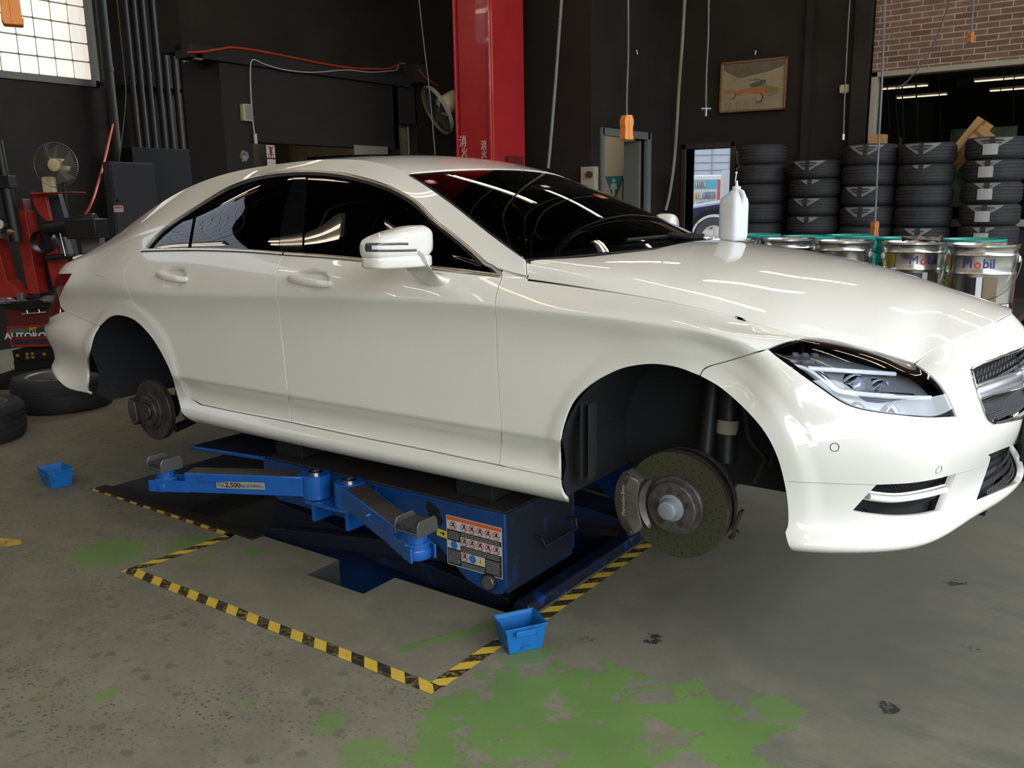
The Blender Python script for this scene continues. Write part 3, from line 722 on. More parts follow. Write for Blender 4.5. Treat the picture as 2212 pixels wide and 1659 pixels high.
flap = px(side_inv, [(202.5,571),(212,560),(230,548),(245,541),(268,539.5),(275,545),(272,556),(253,576),(238,593),(225,597),(207.6,595),(199,587)], n=3)
kw = dict(h=.0155)
for sd, mf in (('near', lambda p: p), ('far', mirS)):
    panel('front_door', side_surf, side_norm, [mf(front_door)], paint, car, gap=.0026, **kw)
    panel('rear_door', side_surf, side_norm, [mf(rear_door)], paint, car, gap=.0026, **kw)
    panel('front_fender', side_surf, side_norm, [mf(fender)], paint, car, **kw)
    panel('side_skirt', side_surf, side_norm, [mf(skirt)], paint, car, gap=.0015, **kw)
    panel('quarter_panel', side_surf, side_norm, [mf(quarter)], paint, car, gap=.001, holes=[mf(flap)] if sd == 'near' else [], **kw)
panel('fuel_flap', side_surf, side_norm, [flap], paint, car, gap=.0018, h=.015)
# rear bumper, tail lamp, boot
rbn = np.array(list(px(side_inv, [(212,703),(174,687),(140,673)]))+[(.40, .66),(0.0, .665),(0.0, .19),(s_at(-3.6,.2), .19),(s_at(-3.28,.2), .20),(s_at(-3.262,.25), .235)]+list(px(side_inv, [(188,834),(189,806),(190,774),(198,730),(212,703)])))
panel('rear_bumper', side_surf, side_norm, [rbn, mirS(rbn)], paint, car, **kw)
tln = np.array(list(px(side_inv, [(164,577),(150,600),(138,620),(127,643)]))+[(s_b-.02,.672),(.30,.672),(.30,.97),(.60,1.08)])
mtail = mat('tail_lens', (.16,.004,.006), rough=.08, coat=1.)
for mf in (lambda p: p, mirS): panel('tail_light', side_surf, side_norm, [mf(tln)], mtail, car, gap=.002, h=.02)
trn = np.array([(0,1.42),(0,.672),(.295,.672),(.295,.98),(.60,1.09),(SK[4]-.05,1.33),(SK[4]-.02,1.42)])
panel('trunk_lid', side_surf, side_norm, [trn, mirS(trn)], paint, car, **kw)
# hood
hg = px(hood_inv, G_HGAP[1:], G_HL_TOP, G_NOSEGAP)
hood_near = list(hg)+[np.array((.7685,-.10)), np.array((.776,-.05)), np.array((.779, 0.))]
back = px(hood_inv, [(1138,606),(1136.5,585),(1135,562)], [(1135,562),(1190,560),(1270,555),(1345,547),(1415,539)])
hb = [p for p in back if p[1] < -.01]
full = hood_near + [np.array((p[0],-p[1])) for p in hood_near[:-1][::-1]] + [np.array((p[0],-p[1])) for p in hb[1:]] + [np.array((hb[-1][0]+.004, 0.))] + hb[::-1][:-1]
panel('hood', hood_surf, hood_norm, [np.array(full)], paint, car, h=.017, gap=.0024)
# front bumper with its three openings
fb = px(side_inv, G_HL_BOT[::-1], G_HL_IN[::-1], G_NOSEGAP)
fb = list(fb)+[np.array((SE-.08, VT)), np.array((SE, VT)), np.array((SE,.165)), np.array((s_at(.395,.2),.165)), np.array((s_at(.387,.2),.20))]+list(px(side_inv, [(1695,1150),(1701,1132),(1701,1099),(1695,1053),(1679,991),(1652,936),(1611,887),(1557,839),(1511,812)], G_FBG))
fb = clean(np.array(fb))
ic = [i for i, p in enumerate(fb) if abs(p[0]-SE) < 1e-6]
a = fb[:ic[0]+1]; b = fb[ic[-1]:]                     # up to the middle, and from the middle back
bump = np.concatenate([a, mirS(a[:-1])[::-1], mirS(b[1:])[::-1], b])
fog = px(side_inv, [(1893,1047),(1960,1044),(2015,1036),(2066,1023)], [(2066,1023),(2051,1061),(2033,1103)], [(2033,1103),(1987,1113),(1932,1116),(1877,1112),(1839,1106)], [(1839,1106),(1866,1076),(1893,1047)])
gr_l = px(side_inv, [(2205,754),(2150,775),(2108,791),(2098,800)], [(2098,800),(2108,840),(2122,880),(2132,905),(2145,915)], [(2145,915),(2180,909),(2205,903)])
gr = np.concatenate([gr_l, mirS(gr_l)[::-1]])
lo_l = px(side_inv, [(2205,956),(2170,968),(2134,983)], [(2134,983),(2138,996),(2109,1081)], [(2109,1081),(2160,1060),(2205,1040)])
lo = np.concatenate([lo_l, mirS(lo_l)[::-1]])
panel('front_bumper', side_surf, side_norm, [bump], paint, car, holes=[fog, mirS(fog), gr, lo], h=.015, rim=.02, gap=.0022)
# roof and screens
hx = [(-1.292,-.575),(-1.262,-.45),(-1.228,-.3),(-1.207,-.15),(-1.20,0)]
def jl(xs): return [(x, -float(YJ(x))+.001) for x in xs]
rl = hx[::-1]+jl([-1.36,-1.45,-1.6,-1.8,-2.0,-2.2,-2.4,-2.6,-2.72])+[(-2.80,-.40),(-2.85,-.2),(-2.86,0)]
panel('roof', roof_surf, roof_norm, [np.array(rl+[(x,-y) for x,y in rl[1:-1][::-1]])], paint, car, h=.03, gap=.0005)
rw = [(-2.86,0),(-2.85,-.2),(-2.80,-.40),(-2.72,-float(YJ(-2.72))+.02),(-3.0,-float(YJ(-3.0))+.03),(-3.3,-float(YJ(-3.3))+.05),(-3.46,-.52),(-3.50,-.3),(-3.51,0)]
mdark = glass_mat('privacy_glass', (.02,.02,.022))
panel('rear_window', roof_surf, roof_norm, [np.array(rw+[(x,-y) for x,y in rw[1:-1][::-1]])], mdark, car, h=.04, gap=.002)
bl = [(-3.51,0),(-3.50,-.3),(-3.46,-.52),(-3.3,-float(YJ(-3.3))+.05),(-3.0,-float(YJ(-3.0))+.03),(-2.72,-float(YJ(-2.72))+.02),(-2.72,-float(YJ(-2.72)))]+[(x,-float(YJ(x))) for x in (-2.9,-3.1,-3.3,-3.5,-3.68,-3.78,-3.86,-3.92)]+[(-3.955,-.25),(-3.965,0)]
panel('rear_deck', roof_surf, roof_norm, [np.array(bl+[(x,-y) for x,y in bl[1:-1][::-1]])], paint, car, h=.03, gap=.0005)
mws = glass_mat('windscreen_glass', (.62,.68,.66))
e = .992
wsp = [(-e,.0),(-.6,.0),(0,.0),(.6,.0),(e,.0),(e,.5),(e,1.0),(.5,1.0),(0,1.0),(-.5,1.0),(-e,1.0),(-e,.5)]
panel('windscreen', ws_surf, ws_norm, [np.array(wsp)], mws, car, h=.05, gap=.001, metric=(.66,.75))
# side glass, quarter light, black pillar panel
mside = glass_mat('side_glass', (.10,.11,.115)); mpriv = glass_mat('rear_side_glass', (.025,.025,.03))
qd = [(418,453),(411,490),(402,541)]; r1 = [(632,376),(613,440),(604,490),(598,547)]; r2 = [(660,374),(655,440),(652,490),(650,551)]
def seg(tr, a, b): # portion of a traced outline between two x values
    q = smooth_line(tr, 8); return [tuple(p) for p in q if a <= p[0] <= b]
z1 = px(side_inv, seg(G_WTOP,307,416), qd, seg(G_BELT,307,402)[::-1])
z2 = px(side_inv, seg(G_WTOP,421,631), r1, seg(G_BELT,408,597)[::-1], [(407,541),(415,490),(422,453)])
z3 = px(side_inv, seg(G_WTOP,634,660), r2, seg(G_BELT,600,649)[::-1], r1[::-1])
z4 = px(side_inv, seg(G_WTOP,664,1084), seg(G_BELT,652,1084)[::-1], r2[::-1])
for mf in (lambda p: p, mirS):
    panel('quarter_glass', side_surf, side_norm, [mf(z1)], mpriv, car, off=-.010, h=.025, gap=.004)
    panel('rear_door_glass', side_surf, side_norm, [mf(z2)], mpriv, car, off=-.010, h=.025, gap=.003)
    panel('pillar_panel', side_surf, side_norm, [mf(z3)], mgloss, car, off=-.008, h=.025, gap=.002)
    panel('front_door_glass', side_surf, side_norm, [mf(z4)], mside, car, off=-.012, h=.025, gap=.006)
# black frame rubber inside the windows (a thin surround between trim and glass)
dlo = px(side_inv, G_WTOP, G_BELT[::-1])
# ---- body shell behind the panels (seen only through gaps and openings)
def shell():
    n1, n2 = 420, 64; S = np.linspace(0, 2*SE, n1); Vv = np.linspace(.31, 1.40, n2)
    ss, vv = np.meshgrid(S, Vv, indexing='ij'); ss = ss.ravel(); vv = vv.ravel(); P = side_surf(ss, vv)-side_norm(ss, vv)*.016
    c = np.stack([(ss.reshape(n1,n2)[:-1,:-1]+(S[1]-S[0])/2).ravel(), (vv.reshape(n1,n2)[:-1,:-1]+(Vv[1]-Vv[0])/2).ravel()], -1)
    fa = px(side_inv, G_FARCH, G_FARCH2, ('uv', [(s_at(.40,.2),.1),(s_at(-.37,.2),.1)])); ra = px(side_inv, G_RARCH, G_RARCH2, ('uv', [(s_at(-3.27,.2),.1),(s_at(-2.40,.2),.1)]), G_RARCH3)
    hl = px(side_inv, G_HL_BACK, G_HL_TOP, G_HL_IN, G_HL_BOT)
    keep = np.ones(len(c), bool)
    cc = np.stack([np.where(c[:,0] > SE, 2*SE-c[:,0], c[:,0]), c[:,1]], -1)
    for q in (fa, ra, dlo, hl, fog, gr_l, lo_l): 
        q = inset(resample(clean(q), .03), -.022); keep &= ~in_poly(cc, q)
    gl = gr_l; keep &= ~((cc[:,0] > gl[:,0].min()) & (cc[:,0] > SE-.2) & (cc[:,1] > gl[:,1].min()-.02) & (cc[:,1] < gl[:,1].max()+.02))
    keep &= ~((cc[:,0] > SE-.2) & (cc[:,1] > lo_l[:,1].min()-.02) & (cc[:,1] < lo_l[:,1].max()+.02))
    keep &= ~((cc[:,0] > s_at(-.66,.9)) & (cc[:,1] > VT-.01) & (cc[:,0] < s_at(.2,.9)) & (cc[:,1] > VT+.5))
    keep &= ~((cc[:,0] > s_at(-.66,.9)) & (cc[:,1] > VT-.05)); keep &= ~((cc[:,0] > s_at(.22,.7)) & (cc[:,1] > VK[8]-.04))
    idx = np.nonzero(keep)[0]; F = []
    for k in idx:
        i, j = divmod(int(k), n2-1); a = i*n2+j; F.append((a, a+n2, a+n2+1, a+1))
    me = bpy.data.meshes.new('body_shell'); me.from_pydata([tuple(map(float, p)) for p in P], [], F); me.update()
    return finish('body_shell', me, mblack, car, smooth=60)
shell()
# ================================================================ CAR DETAILS
def spt(pts, off=0., inv=side_inv, surf=side_surf, norm=side_norm):
    q = np.array(inv(pts)); return surf(q[:,0], q[:,1])+norm(q[:,0], q[:,1])*off
def mirp(P): Q = np.array(P).copy(); Q[:,1] *= -1; return Q
def strip(name, P, w, t, m, parent=None, n=8, side=1):
    b = MB(); b.tube([tuple(p) for p in P], 1., n=n, flat=(w, t)); return b.build(name, m, parent or car, smooth=60)
def ribbon(P, w, th, up=(0,0,1)):
    # flat moulding: width w across (in surface), thickness th outwards; P list of (point, normal)
    b = MB(); V = []; n = len(P)
    for i, (p, nn) in enumerate(P):
        a = P[max(i-1,0)][0]; c = P[min(i+1,n-1)][0]; t = np.array(c)-np.array(a); t /= np.linalg.norm(t); s = np.cross(nn, t); s /= np.linalg.norm(s)
        for k in range(7):
            a_ = math.pi*k/6; V.append(np.array(p)+s*w/2*math.cos(a_)+np.array(nn)*th*math.sin(a_)**.6)
        V.append(np.array(p)-np.array(nn)*.006)
    F = []
    for i in range(n-1):
        for k in range(8): F.append((i*8+k, i*8+(k+1)%8, (i+1)*8+(k+1)%8, (i+1)*8+k))
    F += [tuple(range(8)), tuple(range((n-1)*8, n*8))]
    b.add(V, F); return b
def rib_px(name, pts, w, th, m, n=5, off=0., inv=side_inv, surf=side_surf, norm=side_norm, far=True):
    q = np.array(inv(smooth_line(pts, n)))
    for _ in range(6): q[1:-1] = .25*q[:-2]+.5*q[1:-1]+.25*q[2:]
    P = surf(q[:,0], q[:,1])+norm(q[:,0], q[:,1])*off; N = norm(q[:,0], q[:,1])
    for _ in range(10): N[1:-1] = .25*N[:-2]+.5*N[1:-1]+.25*N[2:]
    N /= np.linalg.norm(N, axis=1)[:,None]
    r = [ribbon(list(zip(P, N)), w, th).build(name, m, car, smooth=50)]
    if far:
        P2 = mirp(P); N2 = mirp(N); r.append(ribbon(list(zip(P2, N2)), w, th).build(name, m, car, smooth=50))
    return r
rib_px('window_trim', G_WTOP[1:], .016, .006, satin, n=6)
rib_px('belt_trim', [(307,541.5),(380,539.5),(448,539.5),(530,542),(611,548)], .019, .005, satin)
rib_px('belt_trim', [(615,548.5),(700,554),(782,561.5),(860,570.5),(945,580),(1015,588),(1082,596)], .019, .005, satin)
rib_px('window_seal', [(320,535),(347,505),(376,481),(419,453),(461,427),(505,402.5),(561,386),(617,377.5),(672,375.5),(727,379.5),(781,392),(838,410),(896,442),(930,477),(969,507),(1010,541),(1050,573),(1072,593)], .010, .003, mblack, off=-.004)
rib_px('bumper_seam', [(1704,1040),(1760,1043),(1820,1045),(1889,1047)], .0022, .0006, mat('seam_grey', (.35,.35,.34), rough=.6)); rib_px('bumper_seam', [(2068,1023),(2100,1015),(2127,1006)], .0022, .0006, mat('seam_grey', (.35,.35,.34)))
# parking sensors and tow cover rings
mseam = mat('seam_shadow', (.03,.03,.03), rough=.6)
def ring_on(name, p, r, m, th=.0009):
    q = side_inv([p])[0]; c = side_surf(np.array([q[0]]), np.array([q[1]]))[0]; n = side_norm(np.array([q[0]]), np.array([q[1]]))[0]
    for s in (1, -1):
        cc = c*np.array([1,s,1]); nn = n*np.array([1,s,1]); Z = Vector(nn).to_track_quat('Z','Y').to_matrix()
        pts = [tuple(Vector(cc+nn*.0006)+Z@Vector((r*math.cos(a), r*math.sin(a), 0))) for a in np.linspace(0, 2*math.pi, 25)[:-1]]
        b = MB(); b.tube(pts, th, n=5, closed=True); b.build(name, m, car)
ring_on('parking_sensor', (1803,966), .0115, mseam); ring_on('parking_sensor', (2028,1015), .0115, mat('seam_grey', (.35,.35,.34), rough=.6))

# door handles
def handle(pts, lo, wd):
    q = np.array(side_inv([pts[0], pts[-1]])); a, c = side_surf(q[:,0], q[:,1]); L_ = np.linalg.norm(c-a)
    for s in (1, -1):
        P = []
        for t in np.linspace(0, 1, 15):
            p = a*(1-t)+c*t; o = .014+.018*math.sin(math.pi*min(1, max(0, t)))**.5; P.append((p[0], (p[1]-o)*s, p[2]))
        r = [.010+.0085*math.sin(math.pi*t)**.4 for t in np.linspace(.02, .98, 15)]
        b = MB(); b.tube(P, r, n=12, flat=(.75, 1.0)); h = b.build('door_handle', paint, car, smooth=60)
        d = MB(); d.tube([(P[i][0], P[i][1]-.010*s, P[i][2]+.009) for i in range(2, 13)], .0022, n=6); d.build('handle_chrome', mat('handle_silver', (.8,.8,.78), rough=.5, metal=.3), h, smooth=60)
        for i in (0, 14): e = MB(); e.cyl((P[i][0], P[i][1]-.002*s, P[i][2]), (P[i][0], P[i][1]+.03*s, P[i][2]), .012, n=12); e.build('handle_mount', paint, h, smooth=40)
handle([(347,592),(403,603)], 0, 0); handle([(631,600),(712,613)], 0, 0)

# door mirrors
def loft(secs, cap=True):
    b = MB(); n = len(secs[0]); V = [p for s in secs for p in s]; F = []
    for i in range(len(secs)-1):
        for j in range(n): F.append((i*n+j, i*n+(j+1)%n, (i+1)*n+(j+1)%n, (i+1)*n+j))
    if cap: F += [tuple(range(n)), tuple(range((len(secs)-1)*n, len(secs)*n))]
    b.add(V, F); return b
def squircle(cx_, cz_, a, c, e, n=28):
    out = []
    for k in range(n):
        t = 2*math.pi*k/n; ct, st = math.cos(t), math.sin(t)
        out.append((cx_+a*abs(ct)**(2/e)*math.copysign(1, ct), cz_+c*abs(st)**(2/e)*math.copysign(1, st)))
    return out
def door_mirror(s):
    r = empty('door_mirror', (0,0,0)); r.parent = car
    S = []; zb, zs = .985, 1.0
    for t, k in ((0,.10),(.01,.45),(.05,.78),(.14,.95),(.3,1.),(.5,1.),(.7,.985),(.85,.95),(.94,.86),(.985,.66),(1.,.30)):
        y = -.925-.222*t; top = 1.104-.014*t-.030*t*t; cx_ = -.915-.040*t-.02*t*t; hx = .066*(1-.22*t)*k; hz = (top-zb)/2*k
        S.append([(x, y*s, z) for x, z in squircle(cx_, (top+zb)/2+.0, hx, hz, 3.6 if t < 2 else 3)])
    loft(S).build('mirror_cap', paint, r, smooth=60)
    S = []
    for t, k in ((0,.12),(.02,.5),(.08,.85),(.2,1.),(.5,1.),(.8,.97),(.93,.88),(.985,.66),(1.,.3)):
        y = -.93-.213*t; cx_ = -.915-.040*t-.02*t*t; hx = .0645*(1-.22*t)*k
        S.append([(x, y*s, z) for x, z in squircle(cx_, .9795, hx*1.0, .0220*(.4+.6*k), 6)])
    loft(S).build('mirror_lower_shell', paint, r, smooth=60)
    g_ = MB(); g_.box((-.962,(-1.035)*s,1.035),(.004,.17,.085), rot=(0,.05,.22*s)); g_.build('mirror_glass', chrome, r, bevel=.002)
    S = []
    A = [(-.915,-.985,.990,.062,.042),(-.912,-.974,.962,.060,.042),(-.908,-.955,.938,.058,.042),(-.904,-.928,.918,.056,.040),(-.900,-.895,.906,.054,.036),(-.898,-.865,.903,.052,.034)]
    for x, y, z, a, c in A:
        S.append([(x+a*math.cos(t), (y-c*math.sin(t)*.8)*s, z+c*math.sin(t)*.9) for t in np.linspace(0, 2*math.pi, 21)[:-1]])
    loft(S).build('mirror_arm', paint, r, smooth=60)
    # indicator lens set in the cap
    lens = mat('mirror_indicator', (.06,.055,.07), rough=.12, coat=1.)
    if s == 1:
        from mathutils.bvhtree import BVHTree
        cap = [c for c in r.children if c.name.startswith('mirror_cap')][0]
        bv = BVHTree.FromPolygons([v.co for v in cap.data.vertices], [p.vertices for p in cap.data.polygons])
        def on(p):
            h = bv.ray_cast(Vector(CAM-CX), Vector(ray(*p)))
            return np.array(h[0]), np.array(h[1])
        q = [on(p) for p in ((789,534.5),(800,534.5))]
        for nm, ln, w_ in (('mirror_indicator', [(791,527.5),(805,527.5),(825,527.3),(850,527),(870,526.6),(882,527)], .0085),('mirror_indicator', [(790,541),(805,541.5),(830,541.7),(860,541.5),(885,541),(900,540.5)], .0085),('mirror_indicator', [(789,533),(795,534.5),(803,534.5)], .022)):
            P = []
            for p in smooth_line(ln, 4):
                try: P.append(on(p))
                except Exception: pass
            P = [(p, n*(1 if n@(CAM-CX-p) > 0 else -1)) for p, n in P]
            ribbon(P, w_, .0012).build(nm, lens, r, smooth=50)
for s in (1, -1): door_mirror(s)

# headlights
hl = px(side_inv, G_HL_BACK, G_HL_TOP, G_HL_IN, G_HL_BOT)
mclear = glass_mat('lamp_cover', (.93,.95,.97), ior=1.55)
mhouse = mat('lamp_housing', (.26,.265,.29), rough=.28, metal=.4); mrefl = mat('lamp_reflector', (.62,.65,.72), rough=.1, metal=1.)
mled = mat('lamp_led_strip', (.85,.87,.9), rough=.12, coat=1., emit=(.8,.9,1.), estr=.12)
def hl_side(mf, s):
    r = empty('headlight', (0,0,0)); r.parent = car
    panel('lens_cover', side_surf, side_norm, [mf(hl)], mclear, r, gap=.003, off=.001, h=.03, rims=False)
    rs_ = resample(clean(hl), .02); inn = inset(rs_, .012)
    panel('bezel', side_surf, side_norm, [mf(hl)], mgloss, r, holes=[mf(inset(rs_, .010))], gap=.003, off=-.003, h=.02, rim=.006)
    panel('housing', side_surf, side_norm, [mf(hl)], mhouse, r, gap=.008, off=-.046, h=.03, rim=-.040)
    def rb(nm, ln, w_, th, m, off): 
        q = np.array(side_inv(smooth_line(ln, 4))); P = side_surf(q[:,0], q[:,1])+side_norm(q[:,0], q[:,1])*off; N = side_norm(q[:,0], q[:,1])
        if s < 0: P = mirp(P); N = mirp(N)
        ribbon(list(zip(P, N)), w_, th).build(nm, m, r, smooth=50)
    rb('daylight_strip', [(1752,786),(1790,787),(1850,788),(1905,790),(1945,791)], .013, .008, mled, -.030)
    rb('daylight_strip', [(1712,784),(1738,787),(1762,800),(1790,822),(1815,840),(1850,846),(1900,848),(1960,849),(2022,849)], .011, .008, mled, -.026)
    rb('chrome_shelf', [(1780,790),(1800,812),(1826,836),(1880,838),(1940,838),(1990,839)], .016, .010, mrefl, -.040)
    rb('chrome_shelf', [(1850,885),(1862,868),(1876,880)], .022, .012, mrefl, -.045); rb('chrome_shelf', [(1925,888),(1944,866),(1960,886)], .022, .012, mrefl, -.045)
    for k in range(3): rb('side_cell', [(1722+k*22,752+k*.5),(1724+k*22,762)], .020, .006, mhouse, -.022)
    for k in range(3): rb('side_cell', [(1718+k*30,769),(1720+k*30,777)], .028, .006, mhouse, -.026)
    for p, rad, nm in (((1864,811),.036,'projector'),((1921,812),.030,'reflector_bowl')):
        q = side_inv([p])[0]; c = side_surf(np.array([q[0]]), np.array([q[1]]))[0]; n = side_norm(np.array([q[0]]), np.array([q[1]]))[0]
        ax = np.array([.93,-.30,.02]); ax /= np.linalg.norm(ax)
        c = c-n*.062; c = c*np.array([1,s,1]); ax = ax*np.array([1,s,1])
        b = MB(); b.lathe([(rad,-.02),(rad,.018),(rad*.93,.024),(rad*.88,.018)], c, ax, n=28); b.lathe([(rad*.88,.016),(rad*.7,.010),(rad*.3,.0),(.001,-.004)] if nm != 'projector' else [(rad*.88,.014),(rad*.7,.028),(rad*.35,.036),(.001,.038)], c, ax, n=28, mi=1)
        b.build(nm, [mrefl, mrefl if nm != 'projector' else mat('projector_lens', (.30,.33,.42), rough=.04, coat=1., spec=1.)], r, smooth=40)
hl_side(lambda p: p, 1); hl_side(mirS, -1)

# grilles
mmesh = mat('grille_mesh', (.035,.035,.038), rough=.35)
def lattice(name, poly, sp, off, r, parent, both=False):
    poly = np.array(poly); lo_ = poly.min(0); hi = poly.max(0); b = MB()
    # honeycomb: rows of zig-zag wires
    rows = int((hi[1]-lo_[1])/(sp*.8))+2; cols = int((hi[0]-lo_[0])/(sp*.5))+2
    for i in range(rows):
        for ph in (0, 1):
            run = []
            for j in range(cols+1):
                u = lo_[0]+j*sp*.5; v = lo_[1]+i*sp*.8+(sp*.42 if (j+ph)%2 else 0)
                ok = in_poly(np.array([[u, v]]), poly)[0]
                if ok: run.append((u, v))
                if (not ok or j == cols) and len(run) > 1:
                    a = np.array(run); P = side_surf(a[:,0], a[:,1])+side_norm(a[:,0], a[:,1])*off; b.tube([tuple(p) for p in P], r, n=4); run = []
                elif not ok: run = []
    b.build(name, mmesh, parent, smooth=None)
mback = mat('intake_black', (.006,.006,.007), rough=.6)
for mf, s in ((lambda p: p, 1), (mirS, -1)):
    r = empty('fog_grille', (0,0,0)); r.parent = car
    panel('intake_duct', side_surf, side_norm, [mf(inset(resample(fog,.02), -.012))], mback, r, off=-.045, rims=False)
    lattice('grille_mesh', mf(fog), .026, -.028, .0022, r)
    q = np.array(side_inv(smooth_line([(1868,1073),(1895,1078),(1935,1081),(1975,1077),(2015,1069),(2048,1060)], 4)))
    for nm, w_, th, m_, dz in (('daytime_lamp', .015, .012, mled, 0), ('lamp_shelf', .032, .006, satin, 0)):
        P = side_surf(q[:,0], q[:,1]-(0 if nm == 'daytime_lamp' else .000))+side_norm(q[:,0], q[:,1])*(-.010 if nm == 'daytime_lamp' else -.014); N = side_norm(q[:,0], q[:,1])
        if nm == 'daytime_lamp': P = P[2:]; N = N[2:]
        if s < 0: P = mirp(P); N = mirp(N)
        ribbon(list(zip(P, N)), w_, th).build(nm, m_, r, smooth=50)
r = empty('front_grille', (0,0,0)); r.parent = car
panel('intake_duct', side_surf, side_norm, [inset(resample(gr,.02), -.012)], mback, r, off=-.06, rims=False)
lattice('grille_mesh', gr, .024, -.030, .0022, r)
def sv_line(P, w_, th, m_, nm, off, parent):
    P = np.array(P); X = side_surf(P[:,0], P[:,1])+side_norm(P[:,0], P[:,1])*off; N = side_norm(P[:,0], P[:,1]); return ribbon(list(zip(X, N)), w_, th).build(nm, m_, parent, smooth=50)
def cross(pts, n=6):                                  # near half traced, then carried across the middle
    q = [np.array(a) for a in side_inv(smooth_line(pts, n))]; return q+[np.array((2*SE-a[0], a[1])) for a in q[::-1]]
sv_line(cross([(2112,848),(2150,836),(2205,820)]), .050, .020, silver, 'louvre', -.018, r)
sv_line(cross([(2114,861),(2150,851),(2205,838)]), .007, .024, chrome, 'louvre_edge', -.014, r)
g2 = resample(clean(gr), .02); X = side_surf(g2[:,0], g2[:,1])+side_norm(g2[:,0], g2[:,1])*.001
b = MB(); b.tube([tuple(p) for p in X], .004, n=6, closed=True); b.build('grille_surround', chrome, r, smooth=60)
sp = side_surf(np.array([SE]), np.array([.86]))[0]; c = np.array([sp[0]+.004, 0, .640])
b = MB(); b.lathe([(.100,-.012),(.104,.0),(.100,.012),(.090,.012),(.086,0),(.090,-.012)], c, (1,0,0), n=40, close=True)
for k in range(3):
    a = math.pi/2+k*2*math.pi/3; tip = c+np.array([0, math.cos(a), math.sin(a)])*.092
    for sd in (-1, 1):
        bs = c+np.array([0, math.cos(a+sd*1.05), math.sin(a+sd*1.05)])*.016; b.add([tuple(c+np.array([.018,0,0])), tuple(tip+np.array([.006,0,0])), tuple(bs), tuple(c-np.array([.006,0,0]))], [(0,1,2),(1,3,2),(0,2,3),(0,3,1)])
b.build('star_emblem', chrome, r, smooth=30)
r = empty('lower_grille', (0,0,0)); r.parent = car
panel('intake_duct', side_surf, side_norm, [inset(resample(lo,.02), -.012)], mback, r, off=-.06, rims=False)
lattice('grille_mesh', lo, .026, -.030, .0022, r)
# number plate carrier
b = MB(); c0 = side_surf(np.array([SE]), np.array([.40]))[0]; b.box((c0[0]+.012,0,.42),(.02,.36,.14)); b.build('plate_carrier', mblack, car, bevel=.004)

# wipers, scuttle, stickers, roof opening
b = MB(); P = ws_surf(np.linspace(-.35,.55,12), np.full(12,.045))+np.array([.0,0,.012]); b.tube([tuple(p) for p in P], .007, n=6)
P = ws_surf(np.array([.45,.25,.05]), np.array([-.01,.0,.045]))+np.array([.01,0,.02]); b.tube([tuple(p) for p in P], .009, n=6); b.build('wiper', mblack, car, smooth=50)
b = MB(); P = ws_surf(np.linspace(.1,.88,12), np.full(12,.03))+np.array([.0,0,.012]); b.tube([tuple(p) for p in P], .007, n=6); b.build('wiper', mblack, car, smooth=50)
ee = np.linspace(-.99,.99,30); A_ = ws_surf(ee, np.full(30,.02))+np.array([0,0,-.006]); B_ = ws_surf(ee, np.full(30,-.02))+np.array([.05,0,-.035])
b = MB(); b.add(list(A_)+list(B_), [(i,i+1,31+i,30+i) for i in range(29)]); b.build('scuttle', mblack, car)
# pillar and header blackout printed on the screen edge
def ws_band(nm, E, T, w_, m_):
    P = ws_surf(np.array(E), np.array(T)); N = ws_norm(np.array(E), np.array(T)); N = np.where((N[:,2] < 0)[:,None], -N, N); return ribbon(list(zip(P-N*.004, N)), w_, .001).build(nm, m_, car, smooth=50)
ws_band('screen_border', [-.975]*12, np.linspace(.02,.98,12), .035, mblack); ws_band('screen_border', [.975]*12, np.linspace(.02,.98,12), .035, mblack)
ws_band('screen_border', np.linspace(-.97,.97,16), [.985]*16, .03, mblack); ws_band('screen_border', np.linspace(-.97,.97,16), [.02]*16, .05, mblack)
def ws_spot(nm, p, rr, m_, off=-.002, sq=False):
    q = ws_inv([p])[0]; c = ws_surf(np.array([q[0]]), np.array([q[1]]))[0]; n = ws_norm(np.array([q[0]]), np.array([q[1]]))[0]; n = n if n[2] > 0 else -n
    Z = Vector(n).to_track_quat('Z','Y').to_matrix(); b = MB()
    if sq: pts = [(-rr*1.3,-rr*.8),(rr*1.3,-rr*.8),(rr*1.3,rr*.8),(-rr*1.3,rr*.8)]
    else: pts = [(rr*math.cos(a), rr*math.sin(a)) for a in np.linspace(0, 2*math.pi, 25)[:-1]]
    b.add([tuple(Vector(c+n*off)+Z@Vector((x,y,0))) for x, y in pts], [tuple(range(len(pts)))]); return b.build(nm, m_, car, smooth=None)
ws_spot('round_sticker', (930,394), .024, mat('sticker_red', (.35,.03,.03), rough=.5), off=.002); ws_spot('round_sticker', (930,394), .013, mat('sticker_white', (.45,.45,.45), rough=.5), off=.0035)
ws_spot('inspection_sticker', (1178,403), .016, mat('sticker_blue', (.35,.6,.8), rough=.5), off=.001, sq=True)
xs = np.linspace(-2.12,-1.60,10); b = MB(); V = []; F = []
for i, x in enumerate(xs):
    for y in np.linspace(-.36,.36,9):
        z = float(roof_surf(np.array([x]), np.array([y]))[0][2])+.002+.016*((x+1.60)/-.52)**1.2; V.append((x,y,z))
n9 = 9; F = [(i*n9+j, i*n9+j+1, (i+1)*n9+j+1, (i+1)*n9+j) for i in range(9) for j in range(8)]; k9 = len(V); V += [(a_[0],a_[1],a_[2]-.012) for a_ in V]; F += [tuple(q_+k9 for q_ in f_)[::-1] for f_ in F]
for i in range(9): F += [(i*n9,(i+1)*n9,(i+1)*n9+k9,i*n9+k9),(i*n9+8,(i+1)*n9+8,(i+1)*n9+8+k9,i*n9+8+k9)]
for j in range(8): F += [(j,j+1,j+1+k9,j+k9),(81+j,82+j,82+j+k9,81+j+k9)]
b.add(V, F); b.build('sunroof_glass', mgloss, car, smooth=40)

